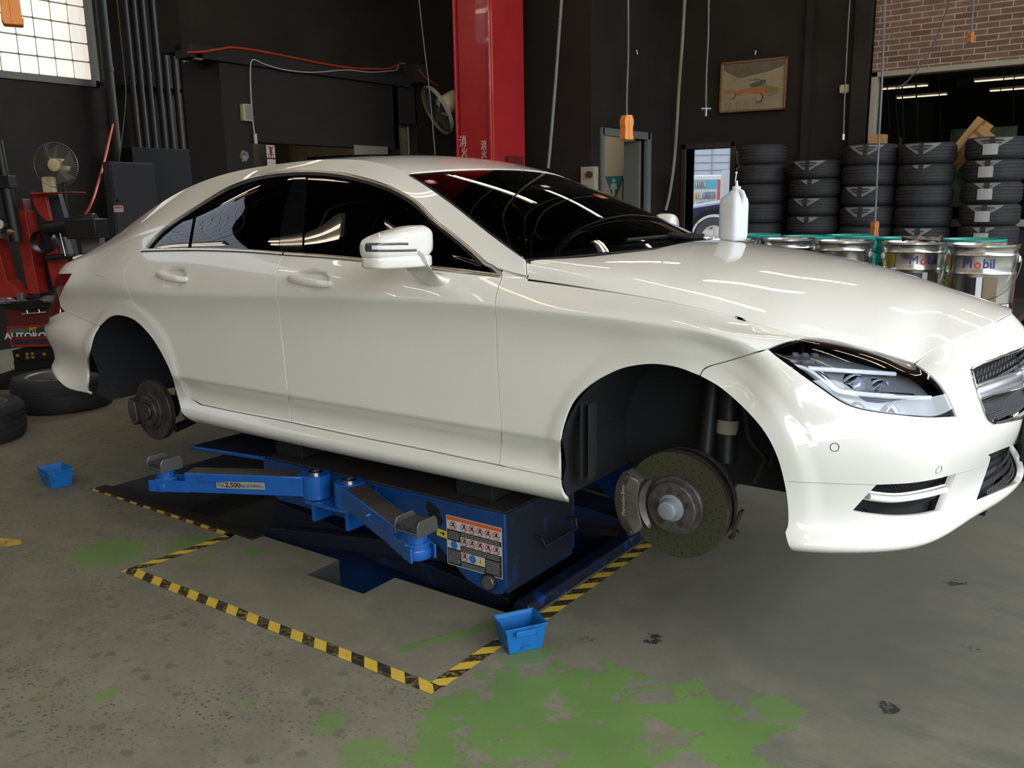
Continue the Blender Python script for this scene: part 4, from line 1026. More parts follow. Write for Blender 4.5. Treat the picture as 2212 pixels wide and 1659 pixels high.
# wheel wells
def ysurf(x, z):
    s0 = s_at(x, .6); V_ = np.linspace(.15, .95, 80); P = side_surf(np.full(80, s0), V_); return float(-np.interp(z, P[:,2], P[:,1]))
def well(cx_, cz_, R_, s, yin=.44):
    b = MB(); V = []; F = []; A_ = np.linspace(-.30, math.pi+.30, 30); Ys = (-.885,-.80,-.60,-yin)
    for a in A_:
        yo_ = -ysurf(cx_+(R_+.028)*math.cos(a), max(.20, cz_+(R_+.028)*math.sin(a)))+.022
        for y in (yo_,)+Ys[1:]:
            rr = R_+(.020 if y == yo_ else .028); V.append((cx_+rr*math.cos(a), y*s, max(.17, cz_+rr*math.sin(a))))
    n = len(Ys)
    for i in range(len(A_)-1):
        for j in range(n-1): F.append((i*n+j, i*n+j+1, (i+1)*n+j+1, (i+1)*n+j))
    b.add(V, F)
    ip = [(cx_+(R_+.035)*math.cos(a), cz_+(R_+.035)*math.sin(a)) for a in A_]; ip = [(x, max(z,.17)) for x, z in ip]
    b.add([(x, -yin*s, z) for x, z in ip], [tuple(range(len(ip)))]); b.build('arch_liner', mliner, car, smooth=50)
for s in (1,-1):
    for c_ in ARCH: well(*c_, s)
for xx in (-.325,-.295):
    e = MB(); e.box((xx,-.84,.40),(.006,.05,.26)); e.build('liner_rib', mliner, car, bevel=.004)
msteel = mat('rusty_steel', (.10,.085,.075), rough=.5, metal=.6, noise=(25,(.05,.035,.028),.4,.65))
mdisc = mat('brake_disc', (.105,.102,.072), rough=.30, metal=.75); mhat = mat('disc_hat', (.10,.088,.082), rough=.55, metal=.4, noise=(40,(.055,.042,.038),.4,.6))
mcal = mat('caliper_grey', (.115,.098,.09), rough=.42, metal=.45, noise=(30,(.07,.055,.05),.45,.7)); mhub = mat('hub_cap', (.30,.33,.36), rough=.45, metal=.5)
def arc_block(b, c, s, r0, r1, a0, a1, y0, y1, n=16, taper=0.):
    V = []; F = []
    for i in range(n+1):
        t = i/n; a = a0+(a1-a0)*t; e = math.sin(math.pi*t)**.35; q0, q1 = r0+(1-e)*.02, r1-(1-e)*.022
        for (r_, y_) in ((q0,y0+.012),(q0,y1),(q1,y1),(q1+.0,y0+.018),((q0+q1)/2,y0)):
            V.append((c[0]+r_*math.cos(a), (y_)*s, c[2]+r_*math.sin(a)))
    for i in range(n):
        for j in range(5): F.append((i*5+j, i*5+(j+1)%5, (i+1)*5+(j+1)%5, (i+1)*5+j))
    F += [tuple(range(5)), tuple(range(n*5, n*5+5))]; b.add(V, F)
def brake(c, s, R_, front):
    r = empty('brake_disc', (0,0,0)); r.parent = car; o = (c[0], c[1]*s, c[2]); ax = (0,-s,0)
    b = MB(); rh = .095 if front else .09
    b.lathe([(rh,.016),(R_-.002,.016),(R_,.013),(R_,.005),(R_-.006,.004),(R_-.006,-.004),(R_,-.005),(R_,-.014),(rh,-.016)], o, ax, n=72)
    if front:
        q = Vector(ax).to_track_quat('Z','Y').to_matrix()
        for k in range(24):
            cnt = 4 if k%2 else 3
            for j in range(cnt):
                rr = .108+.019*j+(.008 if k%2 == 0 else 0); a = 2*math.pi*k/24+j*.085; p = Vector(o)+q@Vector((rr*math.cos(a), rr*math.sin(a), .0163))
                b.add([tuple(p+q@Vector((.0026*math.cos(t), .0026*math.sin(t), 0))) for t in np.linspace(0, 2*math.pi, 9)[:-1]], [tuple(range(8))], mi=1)
    b.build('disc_face', [mdisc if front else msteel, mback], r, smooth=35)
    b = MB(); b.lathe([(rh,.016),(rh,.026),(rh-.004,.030),(rh-.013,.031),(rh-.014,.046),(rh-.018,.050),(.045,.050),(.043,.047)], o, ax, n=48)
    b.build('disc_hat', mhat if front else msteel, r, smooth=35)
    b = MB(); b.lathe([(.043,.047),(.034,.050),(.032,.068),(.029,.080),(.024,.083),(.001,.083)] if front else [(.04,.05),(.036,.056),(.001,.054)], o, ax, n=32); b.build('hub', mhub if front else msteel, r, smooth=35)
    q = Vector(ax).to_track_quat('Z','Y').to_matrix()
    for k in range(5):
        a = 2*math.pi*(k+.28)/5; p = Vector(o)+q@Vector((.056*math.cos(a), .056*math.sin(a), .0)); b = MB(); b.lathe([(.0075,.050),(.0085,.052),(.0085,.0535),(.0055,.0535),(.005,.050)], p, ax, n=12); b.build('bolt_hole', msteel, r)
    r2 = empty('brake_caliper', (0,0,0)); r2.parent = car
    if front:
        b = MB(); arc_block(b, (c[0]-.0,0,c[2]), s, .112, .200, math.radians(148), math.radians(222), -.880, -.79); b.build('caliper_body', mcal, r2, smooth=40, bevel=.003)
        b = MB(); arc_block(b, (c[0],0,c[2]), s, .090, .128, math.radians(140), math.radians(230), -.868, -.80, n=20); b.build('caliper_bridge', mcal, r2, smooth=40, bevel=.003)
        b = MB(); arc_block(b, (c[0],0,c[2]), s, .115, .192, math.radians(145), math.radians(225), -.78, -.72); b.build('caliper_inner', mcal, r2, smooth=40, bevel=.003)
        for ang in (152, 218):
            p = np.array([c[0]+.168*math.cos(math.radians(ang)), -.868*s, c[2]+.168*math.sin(math.radians(ang))]); b = MB(); b.cyl(p, p+np.array([0,-.016*s,0]), .011, .0095, n=14); b.build('caliper_bolt', msteel, r2, smooth=40, bevel=.001)
        if s == 1:
            o_ = (c[0]-.1555, -.8835, c[2]+.002); text_mesh('caliper_lettering', 'Mercedes-Benz', .0165, mat('lettering_gold', (.33,.28,.17), rough=.5), r2, frame_mtx(o_, (-.04,0,1), (-1,.12,0)))
    else:
        b = MB(); arc_block(b, (c[0],0,c[2]), s, .10, .175, math.radians(160), math.radians(215), -.86, -.76); b.build('caliper_body', msteel, r2, smooth=40, bevel=.003)
    # upright, arm and strut behind the disc
    b = MB(); b.cyl((c[0],-.70*s,c[2]),(c[0],-.80*s,c[2]), .06); b.cyl((c[0],-.70*s,c[2]-.12),(c[0],-.35*s,c[2]-.05), .022); b.cyl((c[0]+.02,-.68*s,c[2]-.02),(c[0]+.02,-.60*s,.62 if front else .5), .028); b.build('suspension_arm', mblack, car, smooth=40)
    if front:
        b = MB(); b.cyl((c[0]+.085,-.64*s,.34),(c[0]+.075,-.60*s,.66), .034); b.build('strut', mblack, car, smooth=40)
        b = MB(); b.lathe([(.0345,-.022),(.0345,.022)], (c[0]+.081,-.628*s,.455), (.0,.1*s,1), n=24); b.build('strut_label', mat('label_paper', (.30,.27,.22), rough=.7), car, smooth=40)
        b = MB(); b.tube([(.16,-.60*s,.60),(.13,-.62*s,.52),(.15,-.62*s,.42),(.20,-.60*s,.36),(.17,-.62*s,.28)], .010, n=8); b.tube([(.22,-.58*s,.58),(.235,-.60*s,.45),(.22,-.62*s,.34)], .008, n=8); b.build('brake_hose', mrub, car, smooth=60)
        b = MB(); b.lathe([(.10,-.02),(.165,-.02),(.168,.0),(.165,.006)], (c[0],-.755*s,c[2]), ax, n=40); b.build('dust_shield', msteel, r, smooth=40)
        b = MB(); b.box((c[0]+.176,-.76*s,c[2]-.035),(.010,.025,.075), rot=(0,.35,0)); b.box((c[0]+.166,-.76*s,c[2]-.085),(.014,.022,.035), rot=(0,.7,0)); b.build('shield_bracket', msteel, r, bevel=.003)
for s in (1,-1):
    brake((.0,-.815,.235), s, .172, True); brake((-2.862,-.80,.175), s, .152, False)
# floor of the car, engine bay floor
b = MB(); b.span((-2.40,-.80,.175),(-.42,.80,.30)); b.span((-3.95,-.42,.20),(-2.2,.42,.42)); b.span((-3.95,-.72,.28),(-3.30,.72,.45)); b.span((-.5,-.42,.20),(.66,.42,.40)); b.span((.42,-.50,.22),(.60,.50,.30)); b.build('underbody', mat('underbody_grey', (.02,.02,.021), rough=.8), car, bevel=.01)
# cabin
mseat = mat('seat_leather', (.03,.03,.033), rough=.45)
def seat(x, y, s=1.):
    r = empty('seat', (x, y, .30)); r.parent = car
    def pad(nm, secs): loft(secs).build(nm, mseat, r, smooth=60)
    pad('seat_cushion', [[(px_, sy*wd, z+h*math.sin(t)) for px_, sy, t in [(xx, math.cos(t), t) for t in np.linspace(0, 2*math.pi, 17)[:-1]]] for xx, wd, z, h in ((-.22,.20,.12,.05),(-.20,.24,.13,.08),(.1,.26,.15,.09),(.26,.25,.17,.08),(.29,.20,.16,.05))])
    pad('seat_back', [[(xx+dpt*math.sin(t), wd*math.cos(t), z) for t in np.linspace(0, 2*math.pi, 17)[:-1]] for xx, wd, z, dpt in ((-.20,.20,.14,.05),(-.22,.25,.25,.08),(-.30,.25,.5,.08),(-.36,.22,.66,.07),(-.38,.12,.72,.05))])
    pad('headrest', [[(xx+dpt*math.sin(t), wd*math.cos(t), z) for t in np.linspace(0, 2*math.pi, 17)[:-1]] for xx, wd, z, dpt in ((-.375,.06,.73,.03),(-.38,.12,.76,.05),(-.39,.13,.83,.05),(-.39,.08,.87,.03))])
for x, y in ((-1.55,-.37),(-1.55,.37),(-2.45,-.36),(-2.45,.36)): seat(x, y)
b = MB(); b.prism([(-.45,.30),(-.45,.955),(-.62,.965),(-.85,.955),(-1.02,.90),(-1.05,.80),(-.92,.62),(-.85,.30)], 1, -.74, .74); b.build('dashboard', mat('dashboard_black', (.012,.012,.013), rough=.6), car, smooth=40, bevel=.01)
b = MB(); b.lathe([(.175,0),(.187,.010),(.192,0),(.187,-.010)], (-1.13,.37,.86), (-.9,0,.42), n=40, close=True)
b.tube([(-1.13,.20,.86),(-1.09,.37,.86),(-1.13,.54,.86)], .014, n=8); b.cyl((-1.10,.37,.86),(-.98,.37,.80), .03); b.build('steering_wheel', mat('wheel_blue_black', (.02,.03,.045), rough=.4), car, smooth=60)
b = MB(); b.box((-1.16,.02,1.20),(.03,.24,.065), rot=(0,.2,0)); b.cyl((-1.15,.02,1.22),(-1.17,.02,1.30), .012, n=10); b.build('rear_view_mirror', mblack, car, bevel=.008)
b = MB(); b.span((-2.45,-.80,.30),(-2.40,.80,.78)); b.span((-2.95,-.72,.72),(-2.4,.72,.86)); b.build('parcel_shelf', mblack, car, bevel=.01)
# ================================================================ THE LIFT AND THE FLOOR AROUND IT
mblue = mat('lift_blue', (.004,.045,.165), rough=.38, coat=.2, noise=(9,(.003,.026,.095),.45,.75)); mbluel = mat('arm_blue', (.006,.085,.33), rough=.33, coat=.3, noise=(14,(.005,.055,.22),.5,.8))
mplate = mat('worn_deck', (.075,.065,.055), rough=.5, metal=.4, noise=(5,(.04,.035,.032),.4,.7), bump=(90,.2)); mpin = mat('bright_pin', (.55,.53,.50), rough=.25, metal=1.)
mworn = mat('worn_edge', (.20,.19,.18), rough=.4, metal=.8)
mbdark = mat('lift_dark_blue', (.010,.014,.026), rough=.5, noise=(6,(.005,.04,.15),.58,.72))  # near-black blue with brighter blue patches
lift = empty('scissor_lift', (-1.37,0,-PIT), label='blue low scissor lift with swing arms set in the floor pit under the white car', cat='car lift')
def L(o): o.parent = lift; o.matrix_parent_inverse = Matrix.Translation(-Vector(lift.location)); return o
def lb(nm, b, m, **k): return L(b.build(nm, m, None, **k))
for s in (1, -1):
    # side plate with the drooping nose, deck, inner plate
    prof = [(-2.04,.385),(-.687,.385),(-.687,.095),(-.705,.068),(-.74,.060),(-.80,.066),(-.872,.085),(-.955,.150),(-1.02,.20),(-1.95,.20),(-2.04,.24)]
    b = MB(); b.prism([(x,z) for x,z in prof], 1, -.80*s, -.785*s); b.prism([(x,z) for x,z in prof], 1, -.33*s, -.315*s); b.span((-2.04,-.79*s,.24),(-2.03,-.33*s,.385)); b2 = MB(); b2.span((-.700,-.788*s,.07),(-.6865,-.33*s,.384)); lb('end_plate', b2, mbdark, smooth=None, bevel=.002)
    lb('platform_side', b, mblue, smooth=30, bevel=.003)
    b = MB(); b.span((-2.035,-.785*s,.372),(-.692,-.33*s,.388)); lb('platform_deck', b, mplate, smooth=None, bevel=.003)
    b = MB(); b.prism([(-2.60,.352),(-2.04,.384),(-2.04,.370),(-2.60,.338)], 1, -.79*s, -.315*s); lb('drive_on_flap', b, mbdark, smooth=None, bevel=.002); b = MB(); b.tube([(-2.60,-.795*s,.347),(-2.04,-.795*s,.380)], .010, n=8); lb('flap_edge', b, mbluel, smooth=50)
    b = MB(); b.box((-1.5,-.60*s,-.02),(1.40,.05,.09), rot=(0,.10,0)); lb('scissor_leg', b, mbdark, smooth=None, bevel=.006)
    b = MB(); b.box((-1.5,-.68*s,.05),(1.40,.05,.07), rot=(0,-.14,0)); lb('scissor_leg', b, mbdark, smooth=None, bevel=.006)
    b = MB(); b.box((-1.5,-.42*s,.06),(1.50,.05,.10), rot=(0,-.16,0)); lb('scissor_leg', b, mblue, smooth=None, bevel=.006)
    b = MB(); b.span((-2.5,-.78*s,-PIT),(-.66,-.34*s,-PIT+.08)); lb('base_frame', b, mblue, smooth=None, bevel=.006)
    b = MB(); b.cyl((-.762,-.815*s,.105),(-.762,-.30*s,.105), .027, n=24); lb('pivot_pin', b, mworn, smooth=40, bevel=.002)
    b = MB(); b.lathe([(.027,.803),(.036,.803),(.036,.80)], (-.762,0,.105), (0,-s,0), n=28); lb('pivot_washer', b, mblack, smooth=40)
    b = MB(); b.span((-.98,-.72*s,.388),(-.80,-.46*s,.505)); lb('rubber_block', b, mrub, smooth=None, bevel=.006)
    b = MB(); b.span((-2.05,-.72*s,.388),(-1.87,-.46*s,.505)); lb('rubber_block', b, mrub, smooth=None, bevel=.006)
b = MB(); b.tube([(-.687,-.60,.235),(-.660,-.60,.235),(-.650,-.59,.20),(-.650,-.36,.20),(-.660,-.35,.235),(-.687,-.35,.235)], .008, n=8); lb('grab_handle', b, mbdark, smooth=50)
# oval slot and worn hole on the side plate
b = MB()
for cx_, cz_ in ((-1.045,.345),(-1.005,.300)): b.lathe([(.001,.8012),(.022,.8012)], (cx_,0,cz_), (0,-1,0), n=24)
b.box((-1.025,-.8006,.3225),(.036,.001,.062), rot=(0,.73,0)); lb('slot', b, mback, smooth=None)
# bracket carrying the arms
b = MB(); b.prism([(-1.80,-.80),(-1.22,-.80),(-1.34,-.90),(-1.42,-.93),(-1.62,-.93),(-1.72,-.89)], 2, .285, .300); b.span((-1.62,-.90,.20),(-1.60,-.80,.30)); b.span((-1.42,-.90,.20),(-1.40,-.80,.30)); lb('arm_bracket', b, mbluel, smooth=None, bevel=.003)
b = MB(); b.box((-1.30,-.845,.345),(.012,.10,.075), rot=(0,0,.6)); lb('arm_stop', b, mbluel, smooth=None, bevel=.003)
def arm(p0, p1, ln, label, far=False):
    p0 = np.array(p0); p1 = np.array(p1); d = p1-p0; D = np.linalg.norm(d); d /= D; n = np.array([-d[1], d[0]]); zt, h = .400, .085
    e = empty('swing_arm', (p0[0], p0[1], zt)); L(e)
    def W(u, v, z): return (p0[0]+d[0]*u+n[0]*v-p0[0], p0[1]+d[1]*u+n[1]*v-p0[1], z-zt)
    def rbox(b, u0, u1, v0, v1, z0, z1, w0=1., w1=1.):
        V = [W(u, v*(w0 if u == u0 else w1), z) for u in (u0,u1) for v in (v0,v1) for z in (z0,z1)]
        b.add(V, [(0,1,3,2),(4,6,7,5),(0,4,5,1),(2,3,7,6),(0,2,6,4),(1,5,7,3)])
    b = MB(); rbox(b, .04, D-.11, -.052, .052, zt-h, zt, 1., .86); o = b.build('arm_beam', mbluel, e, smooth=None, bevel=.004)
    b = MB(); rbox(b, .075, D-.115, -.043, .043, zt, zt+.0012, 1., .88); b.build('arm_top_wear', mplate, e, smooth=None)
    b = MB()
    for v in (-.048, .040): rbox(b, D-.13, D+.055, v, v+.008, zt-h-.0, zt-.035)
    b.build('arm_fork', mbluel, e, smooth=None, bevel=.002)
    b = MB(); c = W(0,0,0); b.cyl((0,0,-.098),(0,0,.003), .062, n=40); b.build('pivot_boss', mbluel, e, smooth=40, bevel=.003)
    b = MB(); b.lathe([(.030,.003),(.030,.011),(.027,.013),(.018,.013),(.016,.011),(.016,.004)], (0,0,0), n=32); b.build('pivot_ring', mpin, e, smooth=40)
    b = MB(); b.lathe([(.001,.0045),(.016,.0045)], (0,0,0), n=24); b.build('pivot_bore', mback, e)
    sg = -1 if n[1] > 0 else 1                        # outer face of the arm
    yo = .053*sg
    b = MB(); b.tube([W(D-.30,yo*.95,zt-.02),W(D-.30,yo+.016*sg,zt-.022),W(D-.20,yo+.016*sg,zt-.022),W(D-.17,yo*.92,zt-.006)], .0045, n=7); b.build('arm_handle', mbluel, e, smooth=50)
    if label:
        c = W(D*.46, yo+.0012*sg, zt-.043); rt = (-d[0]*1., -d[1]*1., 0) if True else d
        nn = np.array([n[0]*sg, n[1]*sg]); right = (-nn[1], nn[0], 0)
        M = frame_mtx(c, right, (0,0,1))
        bb = MB(); bb.add([(-.108,-.0155,0),(.108,-.0155,0),(.108,.0155,0),(-.108,.0155,0)], [(0,1,2,3)]); me = bb.build('capacity_plate', mat('plate_grey', (.25,.25,.20), rough=.5), e, smooth=None, fix=False); me.data.transform(M)
        mt = mat('print_black', (.01,.01,.01), rough=.5)
        text_mesh('capacity_text', 'Cap.', .018, mt, e, M@Matrix.Translation((-.085,-.001,.0006)), extrude=.0002)
        text_mesh('capacity_text', '2,500', .031, mt, e, M@Matrix.Translation((-.034,0,.0006)), extrude=.0002, bold=.0006)
        text_mesh('capacity_text', 'kgs.(5,500lbs.)', .0175, mt, e, M@Matrix.Translation((.050,-.001,.0006)), extrude=.0002)
    # lifting pad
    pc = W(D, 0, 0); pz = -.0
    b = MB(); b.lathe([(.048,-.085),(.048,-.035),(.044,-.030),(.036,-.030),(.036,.010),(.033,.014),(.001,.014)], (pc[0],pc[1],0), n=36); b.build('pad_post', mbluel, e, smooth=35)
    b = MB(); b.lathe([(.050,-.085),(.052,-.080),(.052,-.055),(.050,-.050)], (pc[0],pc[1],0), n=36); b.build('pad_collar', mbluel, e, smooth=35)
    b = MB(); b.box((pc[0],pc[1],.017),(.095,.105,.006)); b.build('pad_plate', mworn, e, bevel=.002)
    for sy in (-1, 1):
        b = MB(); cy = pc[1]+sy*.0; b.prism([(-.052+pc[1]*0,-.010),(.052,-.010),(.052,.030),(.040,.046),(-.040,.046),(-.052,.030)], 0, -.003, .003); o = b.build('pad_ear', mworn, e, smooth=None, bevel=.0015)
        o.location = (pc[0]+sy*.050, pc[1], .012)
    b = MB(); b.box((pc[0],pc[1],.030),(.088,.100,.022)); b.build('pad_rubber', mat('pad_rubber', (.028,.027,.027), rough=.8, bump=(70,1.)), e, bevel=.005)
    return e
arm((-1.615,-.868), (-2.215,-1.178), .8, True)
arm((-1.415,-.868), (-.815,-1.135), .6, False)
# warning label on the side plate
e = empty('warning_label', (0,0,0)); L(e)
LX0, LX1, LZT, LZB = -.962, -.703, .328, .133
mlk = mat('label_black', (.016,.016,.016), rough=.4); mlw = mat('label_white', (.50,.50,.46), rough=.45); mlo = mat('label_orange', (.60,.10,.03), rough=.45); mred = mat('sign_red', (.42,.03,.03), rough=.45); msb = mat('sign_blue', (.03,.14,.45), rough=.45); msy = mat('sign_yellow', (.65,.50,.03), rough=.45); mtx = mat('label_text', (.28,.28,.26), rough=.5)
def lab(u0, v0, u1, v1, m_, k=1):
    w_, h_ = LX1-LX0, LZT-LZB; b = MB(); y = -.8003-.0004*k
    b.add([(LX0+w_*u0,y,LZT-h_*v1),(LX0+w_*u1,y,LZT-h_*v1),(LX0+w_*u1,y,LZT-h_*v0),(LX0+w_*u0,y,LZT-h_*v0)], [(0,1,2,3)]); return b.build('label_field', m_, e, smooth=None, fix=False)
lab(-.012,-.016,1.012,1.016, mlw, 0); lab(0,0,1,1, mlk, 1); lab(0,0,1,.075, mlo, 2)
for r_, (u0,u1,v0,v1) in enumerate(((0,1,.075,.27),(.255,1,.375,.555),(0,.25,.50,.66),(.255,.70,.685,.87))): lab(u0,v0,u1,v1, mlw, 2)
def sign(u, v, kind, sz=.062):
    w_, h_ = LX1-LX0, LZT-LZB; c = (LX0+w_*u, -.8018, LZT-h_*v); b = MB(); R_ = h_*.085
    if kind == 'no':
        b.lathe([(R_*.84,0),(R_,0)], c, (0,-1,0), n=24); b.box((c[0],c[1],c[2]),(R_*1.8,.0002,R_*.16), rot=(0,.785,0)); b.build('forbidden_sign', mred, e, smooth=None, fix=False)
        f = MB(); f.box((c[0]+R_*.15,c[1]+.0003,c[2]+.1*R_),(R_*.35,.0002,R_*1.1), rot=(0,-.5,0)); f.box((c[0]-R_*.2,c[1]+.0003,c[2]-.1*R_),(R_*.9,.0002,R_*.25), rot=(0,-.3,0)); f.box((c[0]+.25*R_,c[1]+.0003,c[2]+.55*R_),(R_*.3,.0002,R_*.3)); f.build('sign_figure', mlk, e, smooth=None)
    elif kind == 'do': b.lathe([(.0005,0),(R_,0)], c, (0,-1,0), n=24); b.build('mandatory_sign', msb, e, smooth=None, fix=False)
    elif kind == 'warn':
        b.add([(c[0]-R_,c[1],c[2]-R_*.8),(c[0]+R_,c[1],c[2]-R_*.8),(c[0],c[1],c[2]+R_)], [(0,1,2)]); b.build('hazard_sign', msy, e, smooth=None, fix=False)
        f = MB(); f.box((c[0],c[1]-.0003,c[2]-.1*R_),(R_*.18,.0002,R_*.8)); f.build('sign_figure', mlk, e, smooth=None)
sign(.12,.175,'no'); [sign(.325+.147*k,.175,'no') for k in range(5)]; [sign(.325+.147*k,.465,'no') for k in range(5)]
sign(.13,.58,'do'); sign(.325,.775,'no'); sign(.472,.775,'do'); sign(.62,.775,'warn')
b = MB(); w_, h_ = LX1-LX0, LZT-LZB; random.seed(3)
for (u0,u1,v0,v1) in ((.02,.24,.30,.48),(.02,.24,.69,.97),(.27,.98,.285,.365),(.27,.98,.57,.67),(.27,.69,.89,.98),(.72,.98,.70,.95)):
    v = v0+.01
    while v < v1:
        u = u0
        while u < u1-.02:
            l = random.uniform(.015,.05); l = min(l, u1-u); b.add([(LX0+w_*u,-.8017,LZT-h_*(v+.016)),(LX0+w_*(u+l),-.8017,LZT-h_*(v+.016)),(LX0+w_*(u+l),-.8017,LZT-h_*v),(LX0+w_*u,-.8017,LZT-h_*v)], [(0,1,2,3)]); u += l+.008
        v += .034
b.build('small_print', mtx, e, smooth=None, fix=False)['kind'] = 'stuff'
b = MB(); b.add([(-1.015,-.8008,.236),(-.965,-.8008,.232),(-.965,-.8008,.262),(-1.015,-.8008,.266)], [(0,1,2,3)]); L(b.build('arrow_label', msy, None, smooth=None, fix=False))
b = MB(); b.add([(-1.000,-.8012,.248),(-.985,-.8012,.247),(-.985,-.8012,.240),(-.972,-.8012,.249),(-.985,-.8012,.258),(-.985,-.8012,.252),(-1.000,-.8012,.253)], [(0,1,2,3,4,5,6)]); L(b.build('arrow', mlk, None, smooth=None, fix=False))

# guard rail on the floor, steel edge strip
b = MB(); b.prism([(-.665,0),(-.665,.038),(-.655,.046),(-.600,.046),(-.592,.034),(-.592,0)], 1, -.785, 0); b.prism([(-.665,0),(-.665,.038),(-.655,.046),(-.600,.046),(-.592,.034),(-.592,0)], 1, .005, 1.35)
o = b.build('guide_rail', mat('rail_blue_black', (.016,.022,.045), rough=.4, metal=.5, noise=(12,(.008,.06,.26),.56,.62)), smooth=30, bevel=.004); tag(o, 'low blue and black steel rail lying across the floor in front of the lift', 'rail')
b = MB(); b.span((-3.42,-.865,0),(-2.08,-.795,.010)); o = b.build('pit_edge_strip', mat('edge_strip_steel', (.03,.026,.022), rough=.6, metal=.5), smooth=None, bevel=.003); tag(o, 'dark steel edging strip along the left end of the lift pit', 'metal strip')
# hazard tape
def tape_mat(name, sgn, pitch=.122):
    m, g = newmat(name); u = g.m('ADD', g.x, g.m('MULTIPLY', g.y, sgn)); wv = g.m('PINGPONG', u, pitch/2); st = g.ramp(wv, pitch*.245, pitch*.255)
    wear = g.ramp(g.noise(55, 8, .7), .50, .58); wear2 = g.ramp(g.noise(3.5, 3), .35, .60)
    blk = g.mix(g.m('MULTIPLY', wear, wear2), (.018,.016,.012), (.28,.20,.035)); yl = g.mix(g.m('MULTIPLY', g.ramp(g.noise(30, 6), .6, .75), .5), (.62,.42,.045), (.25,.20,.08))
    g.put(g.b.inputs['Base Color'], g.mix(st, yl, blk)); g.b.inputs['Roughness'].default_value = .6; return m
tx = tape_mat('hazard_tape_long', 1.); ty = tape_mat('hazard_tape_cross', -1.)
def tape(x0, y0, x1, y1, m_, lab_, w_=.052):
    L_ = math.hypot(x1-x0, y1-y0); dx, dy = (x1-x0)/L_, (y1-y0)/L_; b = MB(); n = 24; V = []; random.seed(int(abs(x0*100)))
    for i in range(n+1):
        t = L_*i/n; j = random.uniform(-.0012,.0012)
        for s in (-1,1): V.append((x0+dx*t-dy*s*w_/2+j, y0+dy*t+dx*s*w_/2+j, .0016))
    b.add(V, [(2*i,2*i+1,2*i+3,2*i+2) for i in range(n)]); o = b.build('hazard_tape', m_, smooth=None, fix=False)
    for p in o.data.polygons:
        if p.normal.z < 0: p.flip()
    return tag(o, lab_, 'floor tape', 'black and yellow floor tape round the lift')
tape(-2.262,-1.372,-.555,-1.352, tx, 'long black and yellow hazard tape strip in front of the lift, nearest the viewer')
tape(-.575,-1.330,-.575,-.80, ty, 'hazard tape strip running from the near corner to behind the near blue bin'); tape(-.555,-.80,-.555,1.5, ty, 'hazard tape strip along the blue rail, running away under the car nose')
tape(-2.236,-1.345,-2.212,-.845, ty, 'short hazard tape strip closing the left end of the taped bay'); tape(-2.20,-.878,-3.45,-.862, tx, 'hazard tape strip beside the dark pit edging, running off to the left', w_=.035)
b = MB(); b.add([(-3.02,-1.58,.0016),(-2.96,-1.53,.0016),(-2.93,-1.485,.0016),(-3.00,-1.46,.0016),(-3.10,-1.50,.0016)], [(0,1,2,3,4)]); tag(b.build('yellow_marking', mat('floor_yellow', (.50,.36,.04), rough=.6, noise=(20,(.2,.17,.1),.5,.6)), smooth=None), 'worn yellow paint mark on the floor at the left edge', 'floor marking')

# small blue bins
mbin = mat('bin_blue', (.006,.125,.38), rough=.42, noise=(30,(.01,.06,.14),.55,.75))
def bin_(name, corner, rz, lx, ly, h, lab_):
    e = empty(name, (*corner, .001), rz, lab_, 'plastic bin', 'small blue plastic bins on the floor')
    def ringr(x0, y0, x1, y1, z): return [(x0,y0,z),(x1,y0,z),(x1,y1,z),(x0,y1,z)]
    t = .004; b = MB(); rr = [ringr(.012,.010,lx-.012,ly-.010,0), ringr(0,0,lx,ly,h*.86), ringr(-.004,-.004,lx+.004,ly+.004,h*.86), ringr(-.006,-.006,lx+.006,ly+.006,h), ringr(0,0,lx,ly,h), ringr(.004,.004,lx-.004,ly-.004,h*.86), ringr(.016,.014,lx-.016,ly-.014,.005)]
    V = [p for r_ in rr for p in r_]; F = [(3,2,1,0)]
    for i in range(len(rr)-1):
        for j in range(4): F.append((i*4+j, i*4+(j+1)%4, i*4+4+(j+1)%4, i*4+4+j))
    F.append(tuple(range(24,28))); b.add(V, F); b.build('bin_body', mbin, e, smooth=None, bevel=.003)
    for yy, s in ((-.006,-1),(ly+.006,1)):
        b = MB(); b.box((lx*.45,yy+s*.004,h*.80),(lx*.5,.008,h*.20)); b.build('bin_grip', mbin, e, smooth=None, bevel=.002)
    return e
bin_('parts_bin', (-.493,-1.062), math.radians(58), .145, .115, .098, 'small blue plastic bin beside the tape corner, nearest the viewer')
bin_('parts_bin', (-3.770,-.985), math.radians(-8), .165, .125, .100, 'small dirty blue plastic bin standing alone on the floor at the left')
# ================================================================ BACKGROUND THINGS
def V3(p): return tuple(float(x) for x in p)
RT = np.array([AX_R[0], AX_R[1], 0]); RT /= np.linalg.norm(RT); FW = np.array([-RT[1], RT[0], 0])   # level directions across and along the view
def tubething(name, pts, r, m, lab_, cat, group=None, n=6):
    c = np.array(pts[0]); b = MB(); b.tube([tuple(np.array(p)-c) for p in pts], r, n=n); o = b.build(name, m, smooth=60); o.location = c; return tag(o, lab_, cat, group)
mcream = mat('cream_plastic', (.40,.35,.24), rough=.5); mblk = mat('black_metal', (.012,.012,.012), rough=.4, metal=.3); mgrey = mat('grey_metal', (.09,.09,.09), rough=.5)
